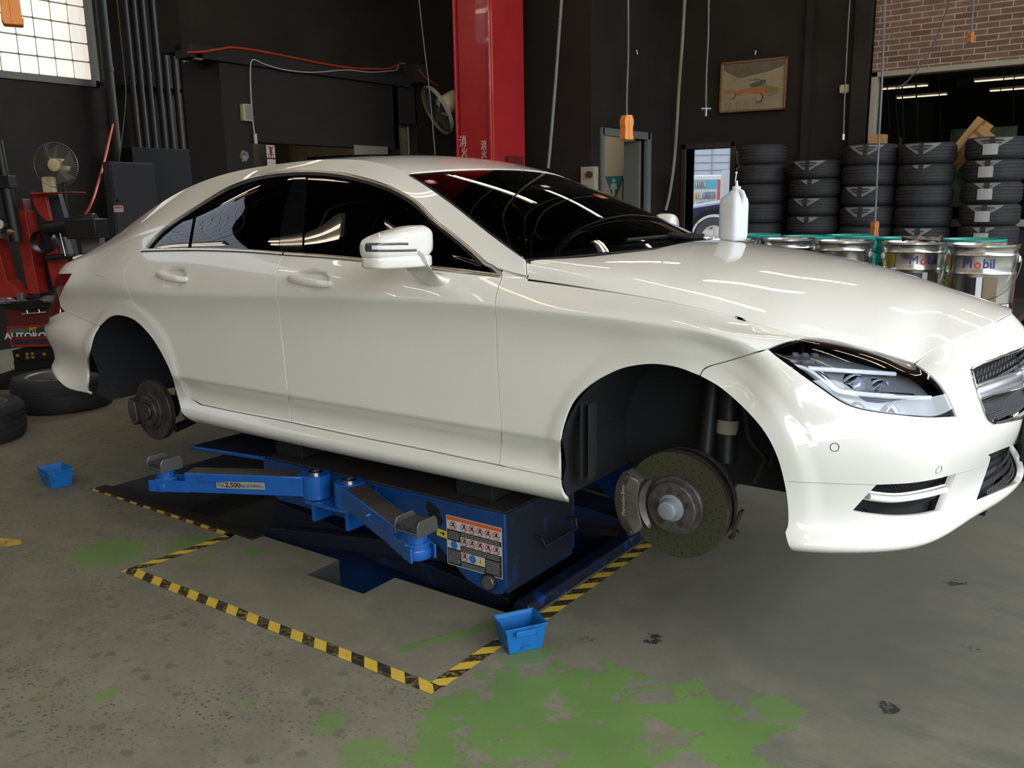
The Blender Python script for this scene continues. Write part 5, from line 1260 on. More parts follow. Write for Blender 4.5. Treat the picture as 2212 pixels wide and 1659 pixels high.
# --- red steel column
cc = hit(1061, 300, w=7.6); cx_, cy_ = cc[0], cc[1]; RW, RD = .40, .52
mredc = mat('column_red', (.42,.020,.022), rough=.36, coat=.3, noise=(3,(.32,.018,.018),.45,.75))
e = empty('steel_column', (cx_, cy_, 0), label='tall red steel column with white lettering standing behind the car roof', cat='column')
b = MB(); b.span((-RW+.03,.03,0),(0,RD,H)); b.build('column_shaft', mredc, e, smooth=None, bevel=.012)
b = MB(); b.span((-RW,0,0),(-RW+.022,RD,H)); b.span((-.035,0,0),(0,.04,H)); b.build('column_flange', mredc, e, smooth=None, bevel=.01)
b = MB(); b.span((0.0,.20,1.55),(.05,.42,1.90)); b.build('hose_box', mat('box_dark_red', (.12,.012,.012), rough=.5), e, smooth=None, bevel=.005)
mlet = mat('lettering_pale', (.62,.55,.52), rough=.6)
for p, sz, ch in (((1000,307),.105,'消'),((1003,330),.092,'火'),((1045,315),.085,'消'),((1046,334),.080,'火')):
    q = hit(*p, y=cy_+.028); text_mesh('column_lettering', ch, sz, mlet, e, frame_mtx((q[0]-cx_, .027, q[2]), (1,0,0), (0,0,1)), extrude=.0006, xscale=.8, bold=.0008)
# --- rising pipes on the left wall
mpipe = mat('pipe_black', (.022,.021,.020), rough=.6, spec=.2)
for k, (pxx, r) in enumerate(((251,.060),(300,.036),(318,.036),(336,.036),(357,.036),(374,.036),(393,.036),(410,.036))):
    q = hit(pxx, 325, x=-8.8); b = MB(); b.cyl((0,0,2.205 if k else .0),(0,0,H-.01), r, n=14)
    for z in (3.05,3.9): b.cyl((0,0,z),(0,0,z+.05), r*1.12, n=14)
    b.span((-.20,-.012,2.9),(0,.012,2.94)); o = b.build('riser_pipe', mpipe, smooth=40); o.location = (-8.8, q[1], 0)
    nm = ('thick black downpipe beside the glass block window','first thin black pipe from the left in the row on the side wall','second thin black pipe from the left in the row','third thin black pipe from the left in the row','fourth thin black pipe from the left, after the gap in the row','third thin black pipe from the right in the row','second thin black pipe from the right in the row','rightmost thin black pipe of the row on the side wall')[k]
    tag(o, nm, 'pipe', 'black pipes running up the side wall')
b = MB(); q0 = hit(262,330,x=-8.6); q1 = hit(414,322,x=-8.6); b.span((-8.95,q0[1]+.13,1.2),(-8.6,q1[1],2.20)); tag(b.build('duct_box', mat('duct_black', (.010,.0095,.009), rough=.7, spec=.1), smooth=None, bevel=.01), 'black box casing the row of wall pipes runs down into', 'duct')
# --- grey locker
q0 = hit(235,349,x=-7.1); q1 = hit(331,348,x=-7.1)
e = empty('metal_cabinet', (-7.1, q0[1], 0), label='tall grey metal cabinet with a red and white sticker behind the boot', cat='cabinet'); W_ = q1[1]-q0[1]
b = MB(); b.span((-.12,0,.05),(0,W_,q0[2])); b.build('cabinet_body', mat('cabinet_grey', (.045,.043,.046), rough=.6, spec=.2), e, smooth=None, bevel=.006)
b = MB(); b.span((0,.012,.07),(.012,W_-.012,q0[2]-.015)); b.build('cabinet_door', mat('cabinet_grey', (.060,.058,.062)), e, smooth=None, bevel=.004)
s = hit(257,451,x=-7.08); b = MB(); b.span((.0125,s[1]-q0[1]-.05,s[2]-.032),(.0135,s[1]-q0[1]+.05,s[2]+.032)); b.build('sticker', mat('sticker_pale', (.42,.36,.36), rough=.5), e, smooth=None)
b = MB()
for k in range(4): b.span((.0136,s[1]-q0[1]-.040+k*.021,s[2]+.004),(.0142,s[1]-q0[1]-.040+k*.021+.015,s[2]+.022))
b.build('sticker_print', mred, e, smooth=None)
b = MB(); k_ = hit(254,433,x=-7.08); b.cyl((.012,k_[1]-q0[1],k_[2]),(.035,k_[1]-q0[1],k_[2]), .012, n=12); b.build('cabinet_lock', mblk, e, smooth=40)
# --- round fan in front of the cabinet wall
c = hit(128,357,w=7.9); e = empty('pedestal_fan', (c[0],c[1],0), label='round workshop fan with a cream hub above the red tyre machine', cat='fan'); e.rotation_euler = (0,0,math.atan2(RT[1],RT[0]))
mfan = mat('fan_brass', (.085,.072,.040), rough=.45, metal=.3); mhubf = mat('fan_cream', (.50,.42,.24), rough=.5); R_ = .196; z0 = c[2]
b = MB(); b.lathe([(R_,-.004),(R_+.006,0),(R_,.004)], (0,-.06,z0), (0,-1,0), n=48)
for k in range(60):
    a = 2*math.pi*k/60; b.tube([(R_*math.cos(a),-.055,z0+R_*math.sin(a)),(R_*.6*math.cos(a+.12),-.085,z0+R_*.6*math.sin(a+.12)),(.05*math.cos(a+.2),-.095,z0+.05*math.sin(a+.2))], .0012, n=3)
b.build('fan_guard', mat('guard_wire', (.16,.15,.11), rough=.4, metal=.6), e, smooth=60)
b = MB()
for k in range(4):
    a0 = k*math.pi/2+.3; pts = []
    for j in range(7):
        t = j/6; rr = .04+t*.135
        pts.append([(rr*math.cos(a0-.35-.1*t), -.035, z0+rr*math.sin(a0-.35-.1*t)), (rr*math.cos(a0+.35+.25*t), -.010, z0+rr*math.sin(a0+.35+.25*t))])
    V = [p for r_ in pts for p in r_]; b.add(V, [(2*j,2*j+1,2*j+3,2*j+2) for j in range(6)])
b.build('fan_blades', mfan, e, smooth=60)
b = MB(); b.lathe([(.056,0),(.056,.012),(.050,.016),(.001,.018)], (0,-.085,z0), (0,-1,0), n=32); b.build('fan_hub', mhubf, e, smooth=35)
b = MB(); b.cyl((0,.10,z0),(0,-.01,z0), .06, n=20); b.span((-.15,-.06,z0-.26),(-.05,.02,z0-.10)); b.build('fan_motor', mhubf, e, smooth=35, bevel=.012)
b = MB(); b.cyl((0,.05,.03),(0,.05,z0-.02), .02, n=12); b.lathe([(.20,0),(.20,.02),(.03,.05)], (0,.05,0), n=30); b.build('fan_stand', mblk, e, smooth=35)
# --- red tyre machine at the far left
WM = 7.5; o0 = hit(60, 790, z=0)
base = hit(60, 760, w=WM); e = empty('tire_changer', (base[0], base[1], 0), label='red tyre changing machine with silver jaws and a lettered sign board', cat='tyre changer'); e.rotation_euler = (0,0,math.atan2(RT[1],RT[0]))
def lc(p, w_=WM, dep=0.):                              # point of the photograph on the machine's upright plane -> machine coordinates
    q = hit(*p, w=w_+dep)-np.array([base[0],base[1],0]); return np.array([q@RT, q@FW, q[2]])
def slab(nm, pts, d0, d1, m_, bevel=.004):
    b = MB(); Q = [lc(p, dep=d0) for p in pts]; n = len(Q); V = [(q[0],d0,q[2]) for q in Q]+[(q[0],d1,q[2]) for q in Q]
    b.add(V, [tuple(range(n)), tuple(range(2*n-1,n-1,-1))]+[(i,(i+1)%n,n+(i+1)%n,n+i) for i in range(n)]); return b.build(nm, m_, e, smooth=None, bevel=bevel)
mrm = mat('machine_red', (.30,.022,.012), rough=.35, coat=.2, noise=(8,(.20,.012,.01),.4,.7)); mrd = mat('machine_dark_red', (.09,.010,.008), rough=.5)
slab('machine_column', [(74,455),(88,455),(91,503),(93,560),(98,632),(76,632),(67,540),(65,508),(75,503)], .05, .22, mrm)
slab('column_head', [(76,430),(85,430),(88,456),(74,456)], .08, .2, mrd)
slab('tool_panel', [(104,418),(134,418),(140,482),(133,478),(117,463),(108,445)], .12, .16, mrm)
slab('tool_shelf', [(103,416),(190,415),(190,417),(103,420)], .0, .25, mrm, .001)
slab('side_panel', [(120,545),(145,528),(149,575),(150,600),(128,618),(123,570)], .15, .3, mrm)
slab('side_leg', [(0,515),(20,512),(28,570),(33,604),(62,630),(60,640),(10,640),(5,600)], -.05, .12, mrm)
slab('control_frame', [(0,462),(15,462),(19,500),(14,500),(11,468),(0,468)], -.08, -.03, mrm, .002)
slab('control_block', [(0,500),(19,500),(20,514),(0,514)], -.1, .0, mat('block_grey', (.22,.20,.16), rough=.5), .003)
slab('gauge_board', [(19,468),(55,470),(56,500),(21,502)], -.02, .05, mblk)
slab('back_board', [(100,415),(160,420),(185,560),(190,640),(100,640)], .32, .4, mat('back_board', (.02,.02,.022), rough=.6))
slab('plate_grey', [(146,512),(163,510),(170,545),(168,552),(148,548)], .2, .3, mat('panel_stone', (.12,.11,.10), rough=.6)); slab('plate_grey', [(196,512),(238,505),(238,540),(199,545)], .2, .3, mat('panel_stone', (.12,.11,.10)))
q = lc((35,483)); b = MB(); b.lathe([(.040,0),(.040,.02),(.036,.022),(.001,.022)], (q[0],-.02,q[2]), (0,-1,0), n=28); b.build('pressure_gauge', mat('gauge_face', (.55,.53,.48), rough=.3), e, smooth=35)
b = MB()
for p in ((20,485),(51,485),(37,497)): q = lc(p); b.cyl((q[0],-.02,q[2]),(q[0],-.045,q[2]), .008, n=10)
b.build('gauge_screws', mpin, e, smooth=35)
b = MB(); a = lc((56,312)); c = lc((62,405)); d = lc((70,520)); b.cyl((a[0],-.05,a[2]),(c[0],-.05,c[2]), .035, n=14); b.cyl((c[0],-.05,c[2]),(d[0],-.05,d[2]), .05, n=14); q = lc((57,395)); b.box((q[0],-.05,q[2]),(.16,.12,.10)); b.build('mounting_post', mblk, e, smooth=35, bevel=.003)
b = MB(); q = lc((66,498)); b.lathe([(.015,.03),(.04,.02),(.05,0),(.03,-.03)], (q[0],-.06,q[2]), (0,0,1), n=16); b.build('mount_head', mat('brass_head', (.30,.25,.16), rough=.4, metal=.7), e, smooth=40)
b = MB(); a = lc((125,492)); c = lc((235,478)); b.cyl((a[0],.0,a[2]),(c[0],.0,c[2]), .055, .075, n=16); q = lc((215,492)); b.box((q[0],0,q[2]),(.25,.25,.16)); q = lc((120,520)); b.lathe([(.09,-.05),(.10,0),(.09,.05)], (q[0],0,q[2]), (0,1,0), n=24); b.cyl((lc((120,555))[0],0,lc((120,555))[2]),(lc((168,550))[0],0,lc((168,550))[2]), .025, n=10); b.build('bead_press_arm', mblk, e, smooth=35, bevel=.006)
b = MB(); a = lc((158,497)); c = lc((165,550)); b.cyl((a[0],-.02,a[2]),(c[0],-.02,c[2]), .008, n=10); b.build('press_rod', mpin, e, smooth=40)
mjaw = mat('jaw_silver', (.62,.62,.66), rough=.25, metal=.9)
for x0, x1, y0 in ((2,47,640),(100,150,636)):
    a = lc((x0,y0+8), dep=-.18); c = lc((x1,y0+7), dep=-.18); m_ = (a+c)/2; w_ = abs(c[0]-a[0]); b = MB()
    b.lathe([(.001,.030),(w_*.28,.028),(w_*.46,.006),(w_*.5,0),(w_*.40,-.018),(.001,-.02)], (m_[0],-.18,m_[2]), (0,0,1), n=20); b.box((m_[0]+w_*.5,-.18,m_[2]),(w_*.25,.012,.008)); b.build('turntable_jaw', mjaw, e, smooth=35)
slab('turntable', [(0,648),(48,650),(110,640),(118,650),(112,664),(60,668),(20,662),(0,656)], -.20, .22, mblk, .01)
b = MB(); q = lc((76,640)); b.box((q[0],-.12,q[2]),(.05,.05,.10)); b.box((q[0]+.02,-.12,q[2]-.03),(.04,.04,.05)); b.build('turntable_lug', mworn, e, bevel=.004)
slab('machine_body', [(22,660),(116,652),(118,702),(26,706)], -.12, .2, mrd); 
b = MB()
for p0, p1 in (((57,676),(109,672)),((67,660),(70,675)),((93,658),(96,674))): a, c = lc(p0, dep=-.16), lc(p1, dep=-.16); b.cyl((a[0],-.16,a[2]),(c[0],-.16,c[2]), .007, n=8)
b.build('foot_rail', mjaw, e, smooth=40)
slab('sign_board_frame', [(19,704),(112,700),(113,748),(25,750)], -.15, .2, mrm); slab('sign_board', [(27,708),(112,704),(112,742),(29,744)], -.154, -.15, mat('sign_charcoal', (.022,.022,.024), rough=.5), .0)
slab('sign_board', [(27,709),(66,707),(66,716),(27,717)], -.1545, -.154, mgrey, .0)
my_ = mat('letter_yellow', (.55,.38,.02), rough=.5); mwl = mat('letter_white', (.55,.55,.55), rough=.5)
def mt_(p, s_, txt, m_, xs=1., bold=.0): q = lc(p, dep=-.157); text_mesh('sign_lettering', txt, s_, m_, e, frame_mtx((q[0], -.157, q[2]), (1,0,0), (0,0,1)), extrude=.0006, xscale=xs, bold=bold)
mt_((77,711), .050, 'PIT', my_, 1., .0015); mt_((74,724.5), .072, 'AUTOROBO', mwl, 1.15, .0025)
slab('sign_lettering_lower', [(30,727),(112,724),(112,731.5),(30,733)], -.160, -.158, mat('sign_red_band', (.14,.014,.012), rough=.5), .0)
slab('symbol_plate', [(26,757),(116,752),(118,776),(28,781)], -.13, .2, mblk)
for p in ((37,768),(58,765),(70,764),(58,773),(70,772),(95,765)):
    b = MB(); q = lc(p, dep=-.134); b.box((q[0],-.134,q[2]),(.030,.002,.006), rot=(0,.7,0)); b.box((q[0],-.134,q[2]),(.030,.002,.006), rot=(0,-.7,0)); b.build('pedal_symbol', my_, e, smooth=None)
slab('machine_foot', [(26,781),(118,776),(118,800),(28,804)], -.1, .2, mblk)
b = MB(); b.span((-.34,-.10,0),(.34,.34,.10)); b.build('machine_plinth', mblk, e, smooth=None, bevel=.01)
# red air hose beside it
P = [hit(p[0],p[1], w=p[2]) for p in ((269,124,10.45),(262,150,10.5),(255,185,10.6),(247,250,10.4),(234,310,9.3),(226,345,8.8),(215,385,8.4),(203,425,8.1),(190,455,8.0),(183,463,8.0))]; tubething('air_hose', smooth_line(P,4), .012, mat('hose_orange', (.42,.05,.015), rough=.5), 'orange hose coming from behind the thick downpipe to the red tyre machine', 'hose')
P = [hit(*p, w=8.3) for p in ((269,160),(272,200),(268,260),(262,310),(257,348))]; P = [P[0]+np.array([0,0,H-P[0][2]])]+P; tubething('hanging_cable', [P[0]]+smooth_line(P[1:],4), .004, mat('cord_olive', (.12,.11,.06), rough=.6), 'thin olive cable hanging above the grey cabinet', 'cable')
# --- partition wall things
XP = PX+.012
def pl(p, x=XP): return hit(*p, x=x)
q = pl((530,244)); e = empty('wall_speaker', (PX+.002, q[1], q[2]), label='small cream loudspeaker box on the charcoal pillar', cat='speaker')
b = MB(); b.span((0,-.050,-.070),(.055,.050,.070)); b.build('speaker_box', mcream, e, smooth=None, bevel=.010); b = MB(); b.span((.055,-.036,-.056),(.058,.042,.058)); b.build('speaker_cloth', mat('speaker_cloth', (.24,.21,.17), rough=.9), e, smooth=None, bevel=.003)
mwc = mat('cable_white', (.50,.48,.42), rough=.5); mor = mat('hose_orange', (.42,.05,.015))
P = [pl(p, PX+.05) for p in ((875,137),(864,139),(857,150),(845,153),(800,156),(750,151),(700,155),(660,156),(610,150),(570,138),(546,129),(541,150),(542,200),(545,250),(550,290))]
e = empty('power_cable', V3(P[0]), label='white cable looping along the beam and down the pillar to a switch', cat='cable'); b = MB(); b.tube([tuple(p-P[0]) for p in smooth_line(P,4)], .0055, n=6); b.build('cable', mwc, e, smooth=60)
q = pl((552,300), PX+.05)-P[0]; b = MB(); b.box(tuple(q),(.022,.026,.085)); b.build('pull_switch', mwc, e, bevel=.005)
P = [pl(p, PX+.06) for p in ((405,113),(440,112),(470,107),(500,103),(540,107),(600,118),(700,138),(760,147),(830,149),(850,145),(868,136))]; tubething('air_hose', smooth_line(P,4), .010, mor, 'orange air hose lying along the top of the charcoal beam', 'hose')
P = [pl(p, PX+.3) for p in ((905,150),(920,168),(940,182),(963,194))]; tubething('air_hose', smooth_line(P,3), .010, mor, 'orange air hose running down towards the red column', 'hose')
b = MB(); q = pl((426,120), PX+.02); b.box(V3(q),(.05,.07,.07)); tag(b.build('junction_box', mat('box_khaki', (.16,.14,.10), rough=.6), bevel=.005), 'small khaki junction box at the left end of the beam', 'box')
b = MB(); q0 = pl((880,140)); q1 = pl((918,186)); b.span((PX-.05,q0[1],q1[2]),(PX+.16,q1[1],q0[2])); tag(b.build('wall_box', mat('box_charcoal', (.022,.020,.019), rough=.7), smooth=None, bevel=.006), 'square charcoal box at the right end of the beam', 'box')
q0 = pl((576,313)); q1 = pl((596,341)); e = empty('wall_sign', (PX+.001, q0[1], q1[2]), label='small white sign with a crossed-out red figure beside the opening', cat='sign'); w_ = q1[1]-q0[1]; h_ = q0[2]-q1[2]
b = MB(); b.span((0,0,0),(.004,w_,h_)); b.build('sign_plate', mat('sign_paper', (.48,.44,.42), rough=.6), e, smooth=None)
b = MB(); b.box((.0045,w_/2,h_*.80),(.001,w_*.2,h_*.15)); b.box((.0045,w_/2,h_*.52),(.001,w_*.30,h_*.36)); b.box((.0045,w_/2,h_*.22),(.001,w_*.16,h_*.30)); b.build('sign_figure', mat('figure_navy', (.03,.02,.05), rough=.5), e, smooth=None)
b = MB(); 
for a in (.95,-.95): b.box((.0055,w_/2,h_*.54),(.001,w_*.10,h_*.95), rot=(a*.65,0,0))
b.build('sign_cross', mred, e, smooth=None)
b = MB(); b.span((PX+.001,q0[1],q1[2]-.09),(PX+.005,q1[1],q1[2]-.012)); tag(b.build('paper_notice', mat('sign_paper', (.48,.44,.42)), smooth=None), 'plain white notice just below the crossed-out figure sign', 'sign')
q0 = pl((765,313)); q1 = pl((838,352)); b = MB(); b.span((PX+.001,q0[1],q1[2]),(PX+.02,q1[1],q0[2])); tag(b.build('notice_board', mat('board_pale', (.24,.23,.19), rough=.6), smooth=None, bevel=.003), 'blank pale board on the charcoal wall just above the car roof', 'board')
b = MB(); q = pl((528,338), PX+.003); random.seed(5)
pts = [(PX+.003, q[1]+.055*random.uniform(.6,1)*math.cos(a), q[2]+.06*random.uniform(.6,1)*math.sin(a)) for a in np.linspace(0,2*math.pi,15)[:-1]]; b.add(pts, [tuple(range(14))]); tag(b.build('foil_patch', mat('foil_patch', (.35,.36,.37), rough=.4, metal=.5, noise=(40,(.05,.05,.06),.45,.6)), smooth=None), 'torn silvery patch stuck low on the charcoal pillar', 'sticker')
# --- big tilted fan by the red column
c = hit(945,238,w=7.9); e = empty('industrial_fan', V3(c), label='large tilted grey fan with a beige motor beside the red column', cat='fan')
ax = -0.35*FW+RT*-.75+np.array([0,0,-.45]); ax /= np.linalg.norm(ax); mfg = mat('fan_ring_khaki', (.16,.15,.11), rough=.5)
b = MB(); b.lathe([(.225,-.02),(.235,0),(.225,.02),(.215,0)], (0,0,0), V3(ax), n=48, close=True); b.build('fan_ring', mfg, e, smooth=50)
Z = Vector(ax).to_track_quat('Z','Y').to_matrix(); b = MB()
for k in range(36):
    a = 2*math.pi*k/36; b.tube([tuple(Z@Vector((.225*math.cos(a),.225*math.sin(a),0))), tuple(Z@Vector((.05*math.cos(a+.2),.05*math.sin(a+.2),.05)))], .0016, n=3)
b.build('fan_guard', mat('guard_dark', (.04,.04,.035), rough=.5), e, smooth=60)
b = MB()
for k in range(4):
    a = k*math.pi/2; b.add([tuple(Z@Vector(p)) for p in ((.05*math.cos(a-.5),.05*math.sin(a-.5),.0),(.05*math.cos(a+.5),.05*math.sin(a+.5),-.02),(.2*math.cos(a+.5),.2*math.sin(a+.5),-.02),(.2*math.cos(a-.2),.2*math.sin(a-.2),.01))], [(0,1,2,3)])
b.build('fan_blades', mat('guard_dark', (.04,.04,.035)), e, smooth=60)
b = MB(); b.lathe([(.001,-.22),(.085,-.22),(.09,-.20),(.09,-.04),(.05,-.01)], (0,0,0), V3(ax), n=24); b.build('fan_motor', mcream, e, smooth=35)
b = MB(); t = np.array([cx_-RW, cy_+.2, c[2]+.05])-c; b.cyl(V3(-ax*.15),V3(t), .015, n=10); b.build('fan_bracket', mgrey, e, smooth=40)
# --- hanging cords and pendant controls
mcord = mat('cord_grey', (.13,.13,.13), rough=.6); mcordd = mat('cord_dark', (.06,.06,.06), rough=.6)
def cord(pts, w_, r, m_, lab_): P = [hit(*p, w=w_) for p in pts]; d = (P[0]-P[1]); d = d/d[2]*(H-P[0][2]); return tubething('hanging_cable', [P[0]+d]+smooth_line(P,5), r, m_, lab_, 'cable', 'cables hanging from the ceiling')
cord([(905,0),(915,90),(928,200),(940,336)], 6.0, .0035, mcord, 'thin pale cord hanging just left of the red column')
cord([(1213,0),(1207,80),(1199,190),(1190,300),(1184,364)], 5.0, .009, mcord, 'thick pale hose hanging just right of the red column')
cord([(1479,0),(1474,90),(1466,200),(1458,330),(1448,410),(1438,455)], 5.5, .010, mat('cord_olive_grey', (.13,.125,.09), rough=.6), 'thick olive hose hanging left of the back doorway')
cord([(1836,0),(1832,60),(1829,120),(1826,180),(1824,225),(1822,290)], 6.5, .005, mcord, 'pale cord with a white tip hanging before the dark pillar')
cord([(2103,0),(2101,50),(2098,72)], 6.0, .004, mcordd, 'short dark cord in front of the brick wall')
cord([(2050,0),(2044,25),(2010,110),(1965,170),(1940,190)], 6.2, .005, mcordd, 'dark cord slanting across the brick wall')
def pendant(name, pts, w_, hh, ww_, m_, lab_):
    top = hit(*pts[-1], w=w_); e = empty(name, V3(top), label=lab_, cat='pendant switch')
    e.rotation_euler = (0,0,math.atan2(RT[1],RT[0])+.5)
    b = MB(); pr = [(-ww_*.35,0),(ww_*.35,0),(ww_*.38,-hh*.10),(ww_*.5,-hh*.14),(ww_*.5,-hh*.40),(ww_*.42,-hh*.46),(ww_*.42,-hh*.84),(ww_*.5,-hh*.88),(ww_*.46,-hh),(-ww_*.40,-hh),(-ww_*.48,-hh*.9),(-ww_*.42,-hh*.5),(-ww_*.5,-hh*.40),(-ww_*.5,-hh*.16),(-ww_*.38,-hh*.10)]
    b.prism(pr, 1, -ww_*.42, ww_*.42); b.build('pendant_case', m_, e, smooth=None, bevel=.006)
    b = MB(); b.span((-ww_*.06,-ww_*.46,-hh*.95),(ww_*.06,-ww_*.42,-hh*.08)); b.build('case_rib', m_, e, smooth=None, bevel=.002)
    b = MB(); P = [np.array(hit(*p, w=w_))-top for p in pts]; P = [P[0]+np.array([0,0,max(0,H-top[2]-P[0][2])])]+smooth_line(P,4); ca, sa = math.cos(-e.rotation_euler.z), math.sin(-e.rotation_euler.z)
    b.tube([(p[0]*ca-p[1]*sa, p[0]*sa+p[1]*ca, p[2]) for p in P], .0065, n=6); b.build('pendant_cord', mat('cord_violet_grey', (.12,.12,.15), rough=.5), e, smooth=60); return e
mora = mat('pendant_orange', (.80,.26,.035), rough=.45); morad = mat('pendant_orange_worn', (.42,.13,.03), rough=.55)
pendant('pendant_control', [(1357,0),(1357,120),(1354,205),(1354,249)], 5.5, .150, .070, mora, 'bright orange pendant control hanging in front of the store door')
pendant('pendant_control', [(1912,0),(1905,180),(1897,330),(1890,478)], 5.2, .085, .040, morad, 'small orange pendant control hanging between tyre stacks, above the oil pails')
pendant('pendant_control', [(2103,0),(2098,68)], 6.0, .075, .036, morad, 'faded orange pendant control hanging before the brick wall')
e_ = pendant('pendant_control', [(14,-85),(14,-58)], 4.4, .250, .103, mora, 'orange pendant control cut by the top left corner of the picture')
P = [hit(*p, w=6.2) for p in ((1531,0),(1530,80),(1526,160),(1525,235))]; P = [P[0]+np.array([0,0,H-P[0][2]])]+smooth_line(P,4); e = empty('air_line', V3(P[-1]), label='air line ending in a small chrome cross valve above the back doorway', cat='air line')
b = MB(); b.tube([tuple(p-P[-1]) for p in P], .007, n=6); b.build('air_tube', mcord, e, smooth=60)
b = MB(); b.cyl(V3(-RT*.035),V3(RT*.035), .010, n=10); b.cyl((0,0,.01),(0,0,-.05), .010, n=10); b.build('cross_valve', mat('valve_steel', (.22,.22,.26), rough=.3, metal=.8), e, smooth=40)
b = MB(); q = hit(1822,293,w=6.5); b.cyl(V3(q+np.array([0,0,.012])),V3(q-np.array([0,0,.03])), .009, n=10); tag(b.build('cord_tip', mat('tip_white', (.7,.7,.7), rough=.4), smooth=40), 'white metal tip at the end of the pale cord', 'cord end')
q = hit(1826,193,y=YF); b = MB(); b.box((q[0],YF-.025,q[2]),(.09,.05,.08)); tag(b.build('wall_sensor', mcream, bevel=.015), 'small cream sensor on the wall behind the pale cord', 'sensor')
# --- store door: frame and the things inside
mfr = mat('door_frame_grey', (.13,.135,.135), rough=.5)
fr = MB(); fr.span((-3.12,D2[0]-.01,0),(-3.075,D2[0]+.035,D2[2]+.04)); fr.span((-3.12,D2[1]-.05,0),(-3.075,D2[1]+.03,D2[2]+.04)); fr.span((-3.12,D2[0],D2[2]-.03),(-3.075,D2[1],D2[2]+.04)); o = fr.build('trim_1', mfr, smooth=None, bevel=.004); o['kind'] = 'structure'
b = MB(); b.span((-3.31,D2[1]-.13,0),(-3.13,D2[1]-.09,D2[2]-.04)); o = b.build('door_1', mat('door_grey', (.14,.14,.13), rough=.5), smooth=None, bevel=.004); o['kind'] = 'structure'
q = hit(1326,400,x=-4.6)
b = MB(); q = hit(1326,403,y=5.385); e = empty('toilet_sign', V3(q), label='green triangular sign with a white figure inside the store doorway', cat='sign')
b.prism([(-.11,.11),(.11,.11),(0,-.14)], 1, 0, .012); b.build('sign_plate', mat('sign_teal', (.02,.16,.17), rough=.5), e, smooth=None); b = MB(); b.lathe([(.001,0),(.022,0)], (0,-.003,.065), (0,-1,0), n=14); b.prism([(-.03,.035),(.03,.035),(.045,-.03),(.014,-.03),(.014,-.10),(-.014,-.10),(-.014,-.03),(-.045,-.03)], 1, -.004, -.001); b.build('sign_figure', mat('figure_pale', (.45,.5,.45), rough=.5), e, smooth=None)
for p0, p1, m_, lab_ in (((1344,386),(1356,440),mat('carton_blue', (.015,.03,.16), rough=.5),'dark blue carton on the shelf inside the store doorway'),((1358,384),(1367,440),mat('carton_green', (.03,.13,.06), rough=.5),'green carton beside the dark blue one in the store doorway')):
    a = hit(*p0, y=5.05); c = hit(*p1, y=5.05); b = MB(); b.span((a[0],5.05,1.202),(c[0]-.004,5.25,a[2])); tag(b.build('carton', m_, smooth=None, bevel=.003), lab_, 'carton')
b = MB(); b.span((-4.4,4.98,1.15),(-3.3,5.38,1.2)); b.span((-4.4,5.0,0),(-4.34,5.38,1.15)); b.span((-3.36,5.0,0),(-3.3,5.38,1.15)); tag(b.build('store_shelf', mat('shelf_wood', (.25,.18,.10), rough=.6), smooth=None, bevel=.004), 'wooden shelf unit just inside the store doorway', 'shelf')
q0 = hit(1260,361,y=3.88); q1 = hit(1286,395,y=3.88); e = empty('switch_box', (q0[0],3.9,0), label='cream switch box with a brown knob on the wall corner beside the store door', cat='switch'); b = MB(); b.span((0,-.07,q1[2]-.12),(.15,0,q0[2])); b.build('box_case', mat('box_cream', (.32,.30,.23), rough=.5), e, smooth=None, bevel=.005); b = MB(); b.cyl((.10,-.07,q0[2]-.07),(.10,-.10,q0[2]-.07), .03, n=18); b.build('rotary_knob', mat('knob_brown', (.05,.02,.02), rough=.5), e, smooth=40)
# --- back doorway frame and framed picture
mdf = mat('door_frame_brown', (.035,.022,.020), rough=.5)
fr = MB(); fr.span((D1[0]-.05,YF-.02,0),(D1[0],YF+.2,D1[2]+.05)); fr.span((D1[1],YF-.02,0),(D1[1]+.05,YF+.2,D1[2]+.05)); fr.span((D1[0]-.05,YF-.02,D1[2]),(D1[1]+.05,YF+.2,D1[2]+.05)); o = fr.build('trim_2', mdf, smooth=None, bevel=.004); o['kind'] = 'structure'
A = [hit(*p, y=YF-.03) for p in ((1559,137),(1702,122),(1697,237),(1554,245))]
e = empty('framed_picture', V3(A[3]), label='framed vintage print of an orange open car hanging on the dark wall', cat='picture')
U = (A[2]-A[3]+A[1]-A[0])/2; Vv_ = (A[0]-A[3]+A[1]-A[2])/2; Wd, Hd = np.linalg.norm(U), np.linalg.norm(Vv_); MF = frame_mtx((0,0,0), V3(U), V3(Vv_))
def fl(nm, pts, m_, z=.004, grp=None):
    b = MB(); b.add([(p[0]*Wd,(1-p[1])*Hd,z) for p in pts], [tuple(range(len(pts)))]); o = b.build(nm, m_, e, smooth=None, fix=False); o.data.transform(MF); return o
b = MB()
for x0,y0,x1,y1 in ((-.0,-.0,.028,1),(1-.028,0,1,1),(0,0,1,.04),(0,.96,1,1)): b.span((x0*Wd,y0*Hd,-.01),(x1*Wd,y1*Hd,.018))
o = b.build('picture_frame', mat('frame_wood', (.17,.075,.035), rough=.5), e, smooth=None, bevel=.003); o.data.transform(MF)
fl('print_paper', [(.02,.03),(.98,.03),(.98,.97),(.02,.97)], mat('print_paper', (.27,.22,.13), rough=.6, noise=(4,(.20,.155,.09),.4,.7)), .002)
fl('print_smudge', [(.05,.05),(.80,.05),(.97,.08),(.93,.17),(.72,.25),(.45,.30),(.30,.34),(.12,.22),(.04,.15)], mat('print_smudge', (.085,.065,.040), rough=.7, noise=(12,(.15,.115,.07),.35,.7)), .003)
